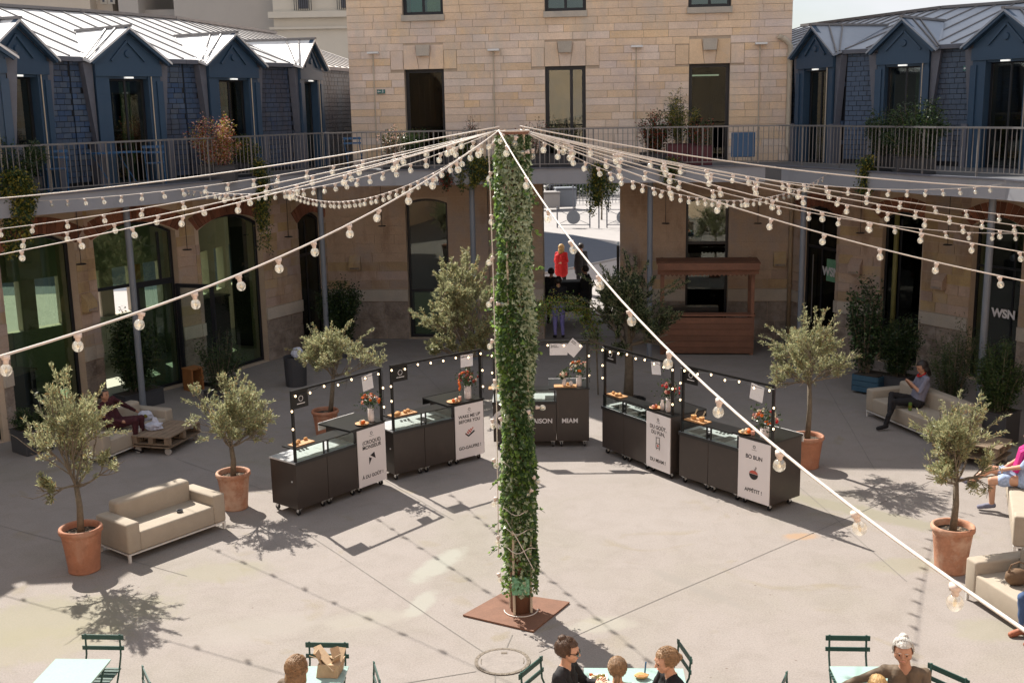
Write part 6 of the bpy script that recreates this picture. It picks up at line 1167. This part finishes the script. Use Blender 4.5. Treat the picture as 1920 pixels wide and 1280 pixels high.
# ================================================================== PEOPLE
def person(label, pos, rz, J, mats, hair=None, vox=.012, hy=0., hp=0., face=True, shades=False, fingers=False, sc=1.):
    """one continuous body grown from tapered limbs; J overrides joints of a seated default; faces local +Y"""
    d = dict(pelvis=(0, 0, .55), chest=(0, .0, .93), neck=(0, .01, 1.10), head=(0, .045, 1.25), shl=(-.165, 0, 1.045), shr=(.165, 0, 1.045), ell=(-.23, .10, .80), elr=(.23, .10, .80), wrl=(-.14, .33, .78), wrr=(.14, .33, .78), hpl=(-.09, .02, .53), hpr=(.09, .02, .53), knl=(-.12, .42, .50), knr=(.12, .42, .50), anl=(-.12, .40, .09), anr=(.12, .40, .09), tol=(-.14, .54, .035), tor=(.14, .54, .035), hdl=None, hdr=None)
    d.update(J); V = {k: (Vector(v)*sc if v is not None else None) for k, v in d.items()}; caps = []
    def cap(a, b, r0, r1, m): caps.append((Vector(a), Vector(b), r0*sc, r1*sc, m))
    px_ = (V['shr']-V['shl']).normalized()
    T_, Lg, Ft, Sk, Sl = mats['top'], mats['legs'], mats['feet'], mats['skin'], mats.get('sleeve', mats['top'])
    for s_ in (-1, 1):
        cap(V['pelvis']+px_*s_*.07*sc, V['chest']+px_*s_*.075*sc, .115, .105, T_); cap(V['chest']+px_*s_*.075*sc, V['chest'].lerp(V['neck'], .5)+px_*s_*.07*sc, .105, .08, T_)
    cap(V['pelvis']-px_*.08*sc, V['pelvis']+px_*.08*sc, .122, .122, mats.get('hips', Lg)); cap(V['shl'], V['shr'], .062, .062, T_); cap(V['chest'].lerp(V['neck'], .75), V['neck'].lerp(V['head'], .55), .055, .048, Sk)
    H = Matrix.Translation(V['head']) @ Matrix.Rotation(hy, 4, 'Z') @ Matrix.Rotation(hp, 4, 'X')
    hq = lambda x, y, z: H @ (Vector((x, y, z))*sc)
    cap(hq(0, -.02, .025), hq(0, .015, .02), .088, .082, Sk); cap(hq(0, .03, -.035), hq(0, .05, -.062), .062, .042, Sk); cap(hq(-.03, .03, -.02), hq(.03, .03, -.02), .052, .052, Sk)
    if face: cap(hq(0, .088, .015), hq(0, .108, -.015), .010, .013, Sk); cap(hq(-.078, -.005, .01), hq(-.082, -.012, -.02), .014, .010, Sk); cap(hq(.078, -.005, .01), hq(.082, -.012, -.02), .014, .010, Sk); cap(hq(-.018, .083, -.045), hq(.018, .083, -.045), .011, .011, mats.get('lips', Sk)); cap(hq(-.04, .075, .03), hq(.04, .075, .03), .016, .016, Sk)
    for q in 'lr':
        cap(V['sh'+q], V['el'+q], .055, .043, T_); cap(V['el'+q], V['wr'+q], .041, .027, Sl); cap(V['hp'+q], V['kn'+q], .092, .064, Lg); cap(V['kn'+q], V['an'+q], .062, .040, mats.get('calf', Lg)); cap(V['an'+q]+Vector((0, -.02, -.02)), V['to'+q], .044, .034, Ft)
        f = V['hd'+q] if V['hd'+q] is not None else V['wr'+q]+(V['wr'+q]-V['el'+q]).normalized()*.09*sc; dd = (f-V['wr'+q]).normalized(); side = dd.cross(Vector((0, 0, 1))); side = side.normalized() if side.length > .1 else px_.copy(); side *= (1 if q == 'r' else -1)
        palm = V['wr'+q]+dd*.045*sc; cap(V['wr'+q], palm, .024, .026, Sk); cap(palm-side*.018*sc, palm+side*.018*sc, .019, .019, Sk); nrm_ = side.cross(dd)*(1 if q == 'r' else -1)
        if fingers:
            for j in range(4):
                o_ = (j-1.5); b_ = palm+dd*.018*sc+side*o_*.021*sc; l_ = (.062, .075, .07, .052)[j]*sc; d1 = (dd+side*o_*.24).normalized(); k_ = b_+d1*l_*.5; d2 = (d1-nrm_*.45 if nrm_.z > 0 else d1+nrm_*.45).normalized(); cap(b_, k_, .0095, .009, Sk); cap(k_, k_+d2*l_*.55, .009, .0075, Sk)
            th = palm-dd*.02*sc-side*.03*sc; d1 = (dd-side*1.1).normalized(); cap(th, th+d1*.035*sc, .011, .010, Sk); cap(th+d1*.035*sc, th+(d1+dd*.3).normalized()*.06*sc, .010, .008, Sk)
        else: cap(palm, palm+dd*.06*sc-Vector((0, 0, .01)), .022, .014, Sk)
    if mats.get('skirt'): cap(V['pelvis'].lerp(V['knl'], .1), V['knl'].lerp(V['hpl'], .35), .11, .10, mats['skirt']); cap(V['pelvis'].lerp(V['knr'], .1), V['knr'].lerp(V['hpr'], .35), .11, .10, mats['skirt'])
    if mats.get('coat'): cap(V['pelvis']+Vector((-.06, 0, -.16)), V['chest']+Vector((-.08, 0, 0)), .17, .14, mats['coat']); cap(V['pelvis']+Vector((.06, 0, -.16)), V['chest']+Vector((.08, 0, 0)), .17, .14, mats['coat'])
    mb = MB()
    for a, b, r0, r1, m in caps:
        if (b-a).length > 1e-4: mb.cyl(a, b, r0, r1, 14)
        mb.ball(a, r0, 14, 9); mb.ball(b, r1, 14, 9)
    me0 = mb.mesh('person_body', K['skin']); tmp = D.objects.new('tmp_body', me0); COL.objects.link(tmp); rm = tmp.modifiers.new('r', 'REMESH'); rm.mode = 'VOXEL'; rm.voxel_size = vox; sm = tmp.modifiers.new('s', 'SMOOTH'); sm.factor = .5; sm.iterations = 3 if vox > .007 else 4
    dg = bpy.context.evaluated_depsgraph_get(); dg.update(); me = D.meshes.new_from_object(tmp.evaluated_get(dg)); D.objects.remove(tmp); me.name = 'person'
    ms = sorted({c[4] for c in caps}); me.materials.clear()
    for m in ms: me.materials.append(K[m])
    nf = len(me.polygons); C = np.empty(nf*3); me.polygons.foreach_get('center', C); C = C.reshape(-1, 3); best = np.full(nf, 1e9); idx = np.zeros(nf, np.int32)
    for a, b, r0, r1, m in caps:
        a = np.array(a); b = np.array(b); ab = b-a; l2 = max(ab@ab, 1e-9); u = np.clip(((C-a)@ab)/l2, 0, 1); dist = np.linalg.norm(C-a-u[:, None]*ab, axis=1)-(r0+(r1-r0)*u); w = dist < best; best[w] = dist[w]; idx[w] = ms.index(m)
    # cloth folds: a little relief along the clothed surface
    nv = len(me.vertices); co = np.empty(nv*3); me.vertices.foreach_get('co', co); co = co.reshape(-1, 3); no = np.empty(nv*3); me.vertices.foreach_get('normal', no); no = no.reshape(-1, 3)
    cloth = np.zeros(nv); skinids = {ms.index(s_) for s_ in ms if s_ in ('skin', 'skin2')}
    for pi in range(nf):
        if idx[pi] not in skinids:
            for v in me.polygons[pi].vertices: cloth[v] = 1
    fold = np.sin(co[:, 2]*55+4*np.sin(co[:, 0]*18)+3*np.sin(co[:, 1]*23))*.5+np.sin(co[:, 0]*37+co[:, 2]*31+co[:, 1]*29)*.5
    co += no*(fold*.0045*cloth+.003*cloth)[:, None]; me.vertices.foreach_set('co', co.ravel())
    me.polygons.foreach_set('material_index', idx); me.polygons.foreach_set('use_smooth', [True]*nf); me.update()
    o = D.objects.new('person', me); o['label'] = label; o['category'] = 'person'; setw(o, Matrix.Translation(pos) @ Matrix.Rotation(rz, 4, 'Z'))
    def child(nm, mb_, mat, sm_=True): c = mb_.build(nm, mat, o, smooth=sm_); return c
    if face:
        for s_ in (-1, 1):
            mb = MB(); mb.ball(hq(s_*.031, .082, .008), .0105*sc, 8, 6); child('eye', mb, K['lensm'] if not shades else K['lensm']); mb = MB(); mb.tube([hq(s_*.015, .093, .030), hq(s_*.032, .094, .034), hq(s_*.048, .083, .028)], .0035*sc, 5); child('eyebrow', mb, K[hair[0]] if hair else K['hairdark'])
        mb = MB(); mb.tube([hq(-.022, .090, -.050), hq(0, .097, -.047), hq(.022, .090, -.050)], .0045*sc, 6); child('mouth', mb, K['inkred'] if 0 else K['pink'])
    if shades:
        mb = MB()
        for s_ in (-1, 1): mb.add([hq(s_*.033+.026*math.cos(a)*1.05, .104-.012*abs(math.cos(a)), .008+.021*math.sin(a)) for a in [2*PI*k/14 for k in range(14)]]+[hq(s_*.033, .112, .008)], [(k, (k+1) % 14, 14) for k in range(14)]); mb.tube([hq(s_*.062, .090, .014), hq(s_*.088, .0, .016)], .004*sc, 5)
        mb.tube([hq(-.01, .108, .014), hq(.01, .108, .014)], .003*sc, 5); child('sunglasses', mb, K['lensm'])
    if hair:
        hm, style = hair[0], hair[1]; mb = MB(); nu, nvv = 36, 24; vs = []; rr = (.100, .118, .113)
        for j in range(nvv+1):
            th = PI*j/nvv
            for i in range(nu):
                a = 2*PI*i/nu; x, y, z = math.sin(th)*math.cos(a), math.sin(th)*math.sin(a), math.cos(th); k = 1+.035*math.sin(a*13+z*3)+.02*random.uniform(-1, 1); vs.append((x*rr[0]*k, y*rr[1]*k-.022, z*rr[2]*k+.022))
        fs = []
        zcut = {'bun': -.035, 'long': -.11, 'pony': -.05, 'short': -.045, 'cap': -.03}[style]
        for j in range(nvv):
            for i in range(nu):
                q = [vs[j*nu+i], vs[j*nu+(i+1) % nu], vs[(j+1)*nu+(i+1) % nu], vs[(j+1)*nu+i]]; cy = sum(v[1] for v in q)/4; cz = sum(v[2] for v in q)/4
                if (cy > .035 and cz < .075-.25*(cy-.035)*0) or cz < zcut or (cy > .0 and cz < .0): continue
                fs.append((j*nu+i, (j+1)*nu+i, (j+1)*nu+(i+1) % nu, j*nu+(i+1) % nu))
        mb.add([hq(*v) for v in vs], fs)
        if vox < .009:   # combed strands over the cap
            tgt = Vector((0, -.07 if len(hair) < 3 else hair[2], .10 if len(hair) < 4 else hair[3]*.8)) if style == 'bun' else Vector((0, -.12, 0))
            for k in range(70):
                a = random.uniform(-.25, PI+.25); u0 = random.uniform(0, .9); s0 = Vector((.099*math.cos(a), .116*math.sin(a)*.55, .02+.03*math.sin(a))); 
                s0 = Vector((rr[0]*math.cos(a)*(1-.0*u0), .035-.03*random.random(), .022+rr[2]*math.sin(max(0, min(PI, a)))*.98 if True else 0)); pts = []
                for j in range(6):
                    w = j/5; q_ = s0.lerp(tgt, w); e_ = Vector((q_.x/rr[0], (q_.y+.022)/rr[1], (q_.z-.022)/rr[2])); e_ = e_.normalized()*1.03 if e_.length > .2 else e_; pts.append(hq(e_.x*rr[0], e_.y*rr[1]-.022, e_.z*rr[2]+.022))
                mb.tube(pts, [.0028*sc]*6, 4)
        if style == 'bun': mb.ball(hq(0, -.07 if len(hair) < 3 else hair[2], .125 if len(hair) < 4 else hair[3]), (.042*sc, .042*sc, .036*sc), 12, 9, .16)
        if style == 'long':
            for k in range(22): a = PI+PI*k/21; mb.tube([hq(.088*math.cos(a), .085*math.sin(a)-.01, .0), hq(.098*math.cos(a), .10*math.sin(a)-.02, -.09), hq(.085*math.cos(a)+random.gauss(0, .008), .09*math.sin(a)-.03, -.19+random.uniform(-.03, .02))], [.017*sc, .018*sc, .006*sc], 6)
        if style == 'pony': pts = [hq(0, -.12, .0), hq(.0, -.15, -.04), hq(0, -.145, -.10), hq(.005, -.135, -.17), hq(0, -.13, -.24)]; mb.tube(pts, [.022*sc, .034*sc, .028*sc, .030*sc, .01*sc], 8); [mb.ball(p, (.030*sc,)*3, 8, 6, .15) for p in pts[1:4]]
        child('hair', mb, K[hm])
    return o
def phead(px, py, zh, rz, off=(0, .045)): q_ = gp(px, py, zh); m_ = Matrix.Rotation(rz, 3, 'Z') @ Vector((off[0], off[1], 0)); return Vector((q_.x-m_.x, q_.y-m_.y, 0))
rz = R(-112); w1 = person('woman in black with a high hair bun and dark sunglasses at the centre table', phead(1066, 1220, 1.25, rz), rz, dict(wrr=(.10, .34, .98), elr=(.24, .16, .84), wrl=(-.10, .38, .93), ell=(-.25, .12, .82), hdr=(.05, .40, 1.04), hdl=(-.03, .45, .97)), dict(top='blacktop', legs='blacktop', feet='blacktop', skin='skin'), ('hairbrown', 'bun', -.075, .115), .0055, hy=R(6), hp=R(-8), shades=True, fingers=True)
rz = R(-8); person('child with light brown braided hair seen from behind at the centre table', phead(1158, 1252, 1.12, rz), rz, dict(), dict(top='cream', legs='denim', feet='greyshoe', skin='skin'), ('hairlight', 'pony'), .008, face=False, sc=.9, fingers=True)
rz = R(104); person('woman in black with a low bun and pale hair tie, facing left', phead(1252, 1240, 1.22, rz), rz, dict(head=(0, .065, 1.23), wrl=(-.10, .38, .80), wrr=(.12, .30, .78)), dict(top='blacktop', sleeve='skin', legs='blacktop', feet='blacktop', skin='skin'), ('hairlight', 'bun', -.125, -.01), .0055, hp=R(-14), fingers=True)
hb = w1  # hair tie of the right woman
rz = R(150); person('grey-haired woman in a brown jacket, arm stretched over the mint table at the lower right', phead(1704, 1222, 1.25, rz, (0, .08)), rz, dict(chest=(0, .06, .92), neck=(.03, .06, 1.10), head=(.05, .09, 1.25), shl=(-.14, .02, 1.03), shr=(.20, .08, 1.01), elr=(.38, .16, .93), wrr=(.60, .28, .83), hdr=(.70, .31, .84), ell=(-.22, .20, .80), wrl=(.02, .33, .80), hdl=(.09, .35, .86)), dict(top='brownjacket', sleeve='brownjacket', legs='denim', feet='blacktop', skin='skin2'), ('hairgrey', 'bun', -.06, .12), .0055, hy=R(12), hp=R(-6), fingers=True)
rz = R(10); person('blond child whose head shows at the lower edge before the mint table', phead(1643, 1284, 1.06, rz), rz, dict(), dict(top='denim', legs='denim', feet='greyshoe', skin='skin'), ('hairblond', 'cap'), .010, face=False, sc=.85)
rz = R(-35); person('person with long chestnut hair seen from behind at the lower left, beside the paper bag', phead(560, 1268, 1.16, rz), rz, dict(), dict(top='brownjacket', legs='denim', feet='greyshoe', skin='skin'), ('hairlight', 'long'), .0085, face=False, sc=1.0)
def onsofa(Sf, x, y): return PW[Sf[0].name] @ Vector((x, y, 0)), PW[Sf[0].name].to_euler().z
p_, r_ = onsofa(S3, 1.05, .40); person('dark-haired woman with red beads and black trousers reading on the shaded right sofa', p_, r_+PI-R(16), dict(pelvis=(0, -.02, .52), chest=(.02, -.14, .88), neck=(.02, -.14, 1.05), head=(.02, -.10, 1.20), shl=(-.15, -.14, 1.0), shr=(.18, -.14, 1.0), ell=(-.2, .0, .76), elr=(.24, -.02, .76), wrl=(-.04, .14, .92), wrr=(.08, .14, .90), knl=(-.10, .45, .55), knr=(.02, .46, .66), anl=(-.16, .62, .10), anr=(-.28, .60, .42), tol=(-.20, .78, .05), tor=(-.42, .66, .36)), dict(top='greyshoe', sleeve='skin2', legs='blacktop', feet='blacktop', skin='skin2'), ('hairdark', 'long'), .011, hy=R(12), hp=R(-24))
t = thing('necklace', 'bright red bead necklace worn by the reading woman', 'necklace', p_+Vector((0, 0, 0))); mrot = Matrix.Rotation(r_+PI-R(16), 3, 'Z'); mb = MB()
for k in range(12): a = 2*PI*k/12; mb.ball(mrot @ Vector((.02+.075*math.cos(a), -.10+.07*math.sin(a), 1.06-.035*math.sin(a))), .02, 7, 5)
mb.build('beads', K['red'], t)
cn = thing('drink_can', 'green and yellow can on the shaded right sofa next to the reading woman', 'can', PW[S3[0].name] @ Vector((1.28, .12, .43))); mb = MB(); mb.cyl((0, 0, 0), (0, 0, .15), .033, n=14); mb.build('body', K['ivy2'], cn); mb = MB(); mb.cyl((0, 0, .05), (0, 0, .10), .0335, n=14); mb.build('band', K['leafy'], cn)
p_, r_ = onsofa(S2, .9, .42); person('dark-haired person in a maroon top lounging on the shaded left sofa', p_, r_+PI+R(10), dict(pelvis=(0, -.05, .52), chest=(.10, -.14, .84), neck=(.16, -.14, 1.0), head=(.22, -.10, 1.13), shl=(-.06, -.10, .98), shr=(.28, -.14, .92), ell=(-.28, .02, .80), wrl=(-.46, .10, .66), elr=(.36, .0, .70), wrr=(.2, .2, .62), knl=(-.14, .42, .60), knr=(.10, .44, .62)), dict(top='maroon', sleeve='maroon', legs='maroon', feet='blacktop', skin='skin2'), ('hairdark', 'short'), .012)
p5, r5 = onsofa(S5, .72, .22); r5f = r5+PI; person('person with magenta scarf, pale blue dress and crossed bare legs on the right-edge sofa', p5, r5f, dict(pelvis=(0, .02, .52), chest=(0, -.10, .90), neck=(0, -.10, 1.08), head=(0, -.06, 1.23), shl=(-.16, -.1, 1.02), shr=(.16, -.1, 1.02), ell=(-.24, .05, .80), elr=(.24, .05, .80), wrl=(-.05, .28, .68), wrr=(.05, .28, .68), knl=(-.10, .46, .50), anl=(-.08, .44, .11), tol=(-.10, .62, .05), knr=(.02, .48, .64), anr=(-.02, .78, .42), tor=(.0, .93, .44)), dict(top='bluedress', sleeve='skin', legs='skin', calf='skin', feet='greyshoe', skin='skin', skirt='bluedress', hips='bluedress'), ('hairbrown', 'long'), .008, fingers=True)
mrot = Matrix.Rotation(r5f, 3, 'Z'); sc_ = thing('scarf', 'magenta scarf hanging down the front of the person on the right-edge sofa', 'scarf', p5); mb = MB()
for s_ in (-1, 1): mb.tube([mrot @ Vector(q_) for q_ in ((0, -.16, 1.10), (s_*.09, -.08, 1.08), (s_*.09, .06, .98), (s_*.08, .09, .80), (s_*.07, .14, .66))], [.04, .05, .055, .06, .05], 8)
mb.build('cloth', K['pinks'], sc_)
bw = thing('green_bowl', 'bright green bowl on the armrest of the right-edge sofa', 'bowl', PW[S5[0].name] @ Vector((S5[1]-.12, .25, .581))); mb = MB(); mb.lathe([(0, 0), (.06, 0), (.09, .05), (.08, .05), (.05, .012), (0, .012)], n=18); mb.build('body', emitm('bright_green_plastic', (.05, .5, .06), 0), bw, smooth=True)
p4, r4 = onsofa(S4, 1.22, .42); person('person in dark trousers and orange-brown shoes on the lower right sofa, mostly out of view', p4, r4+PI, dict(), dict(top='denim', legs='denim', feet='orangeshoe', skin='skin2'), ('hairbrown', 'short'), .012)
bg_ = thing('handbag', 'brown handbag on the seat of the lower right sofa', 'bag', PW[S4[0].name] @ Vector((.62, .28, .425))); mb = MB(); mb.ball((0, 0, .10), (.15, .09, .11), 14, 9, .06); mb.build('body', K['bagm'], bg_, smooth=True); mb = MB(); mb.tube([(-.12, 0, .14), (-.09, -.02, .27), (.0, -.03, .31), (.09, -.02, .27), (.12, 0, .14)], .011, 6); mb.build('handle', K['bagm'], bg_)
stand = dict(pelvis=(0, 0, .93), chest=(0, -.01, 1.28), neck=(0, 0, 1.46), head=(0, .03, 1.60), shl=(-.17, 0, 1.40), shr=(.17, 0, 1.40), ell=(-.23, -.02, 1.13), elr=(.23, -.02, 1.13), wrl=(-.20, .10, .92), wrr=(.20, .10, .92), hpl=(-.09, 0, .90), hpr=(.09, 0, .90), knl=(-.10, .03, .49), knr=(.10, .02, .49), anl=(-.10, -.01, .09), anr=(.11, -.03, .09), tol=(-.12, .13, .035), tor=(.12, .11, .035))
p_ = gp(1053, 552); s1_ = dict(stand); s1_.update(elr=(.26, -.06, 1.16), wrr=(.10, -.16, 1.12)); person('blond person in a red coat standing in the sun beyond the gateway', p_, R(-30), s1_, dict(top='redcoat', coat='redcoat', legs='blacktop', feet='blacktop', skin='skin'), ('hairblond', 'long'), .016)
p_ = gp(1090, 550); person('person in dark clothes standing beyond the gateway next to the red coat', p_, R(25), stand, dict(top='blacktop', coat='blacktop', legs='blacktop', feet='blacktop', skin='skin2'), ('hairdark', 'short'), .016)
p_ = gp(1048, 634); person('person with lilac trousers standing in the gateway behind the climber', p_, R(5), stand, dict(top='blacktop', legs='purple', feet='blacktop', skin='skin2'), ('hairdark', 'short'), .016)
p_ = gp(1036, 615)+Vector((0, .6, 0)); person('dark silhouetted person at the left side of the gateway', p_, R(-20), stand, dict(top='blacktop', coat='blacktop', legs='blacktop', feet='blacktop', skin='skin2'), ('hairdark', 'short'), .016, sc=.97)
p_ = gp(1102, 612)+Vector((0, .8, 0)); person('dark silhouetted person at the right side of the gateway', p_, R(60), stand, dict(top='blacktop', coat='blacktop', legs='blacktop', feet='blacktop', skin='skin2'), ('hairdark', 'short'), .016, sc=.97)
p_ = gp(1068, 596); t = thing('delivery_trolley', 'low dark covered trolley standing in the gateway', 'trolley', Vector((p_.x, 33.6, 0)), .1); mb = MB(); mb.box((0, 0, .72), (1.15, .6, .9)); mb.build('cover', K['blacktop'], t, bevel=.06)
for x in (-.45, .45):
    for y in (-.2, .2): mb = MB(); mb.cyl((x-.02, y, .10), (x+.02, y, .10), .10, n=12); mb.build('wheel', K['black'], t)
mb = MB(); mb.tube([(.5, -.25, .3), (.68, -.25, 1.2), (.68, .25, 1.2), (.5, .25, .3)], .018, 6); mb.build('handle', K['black'], t)
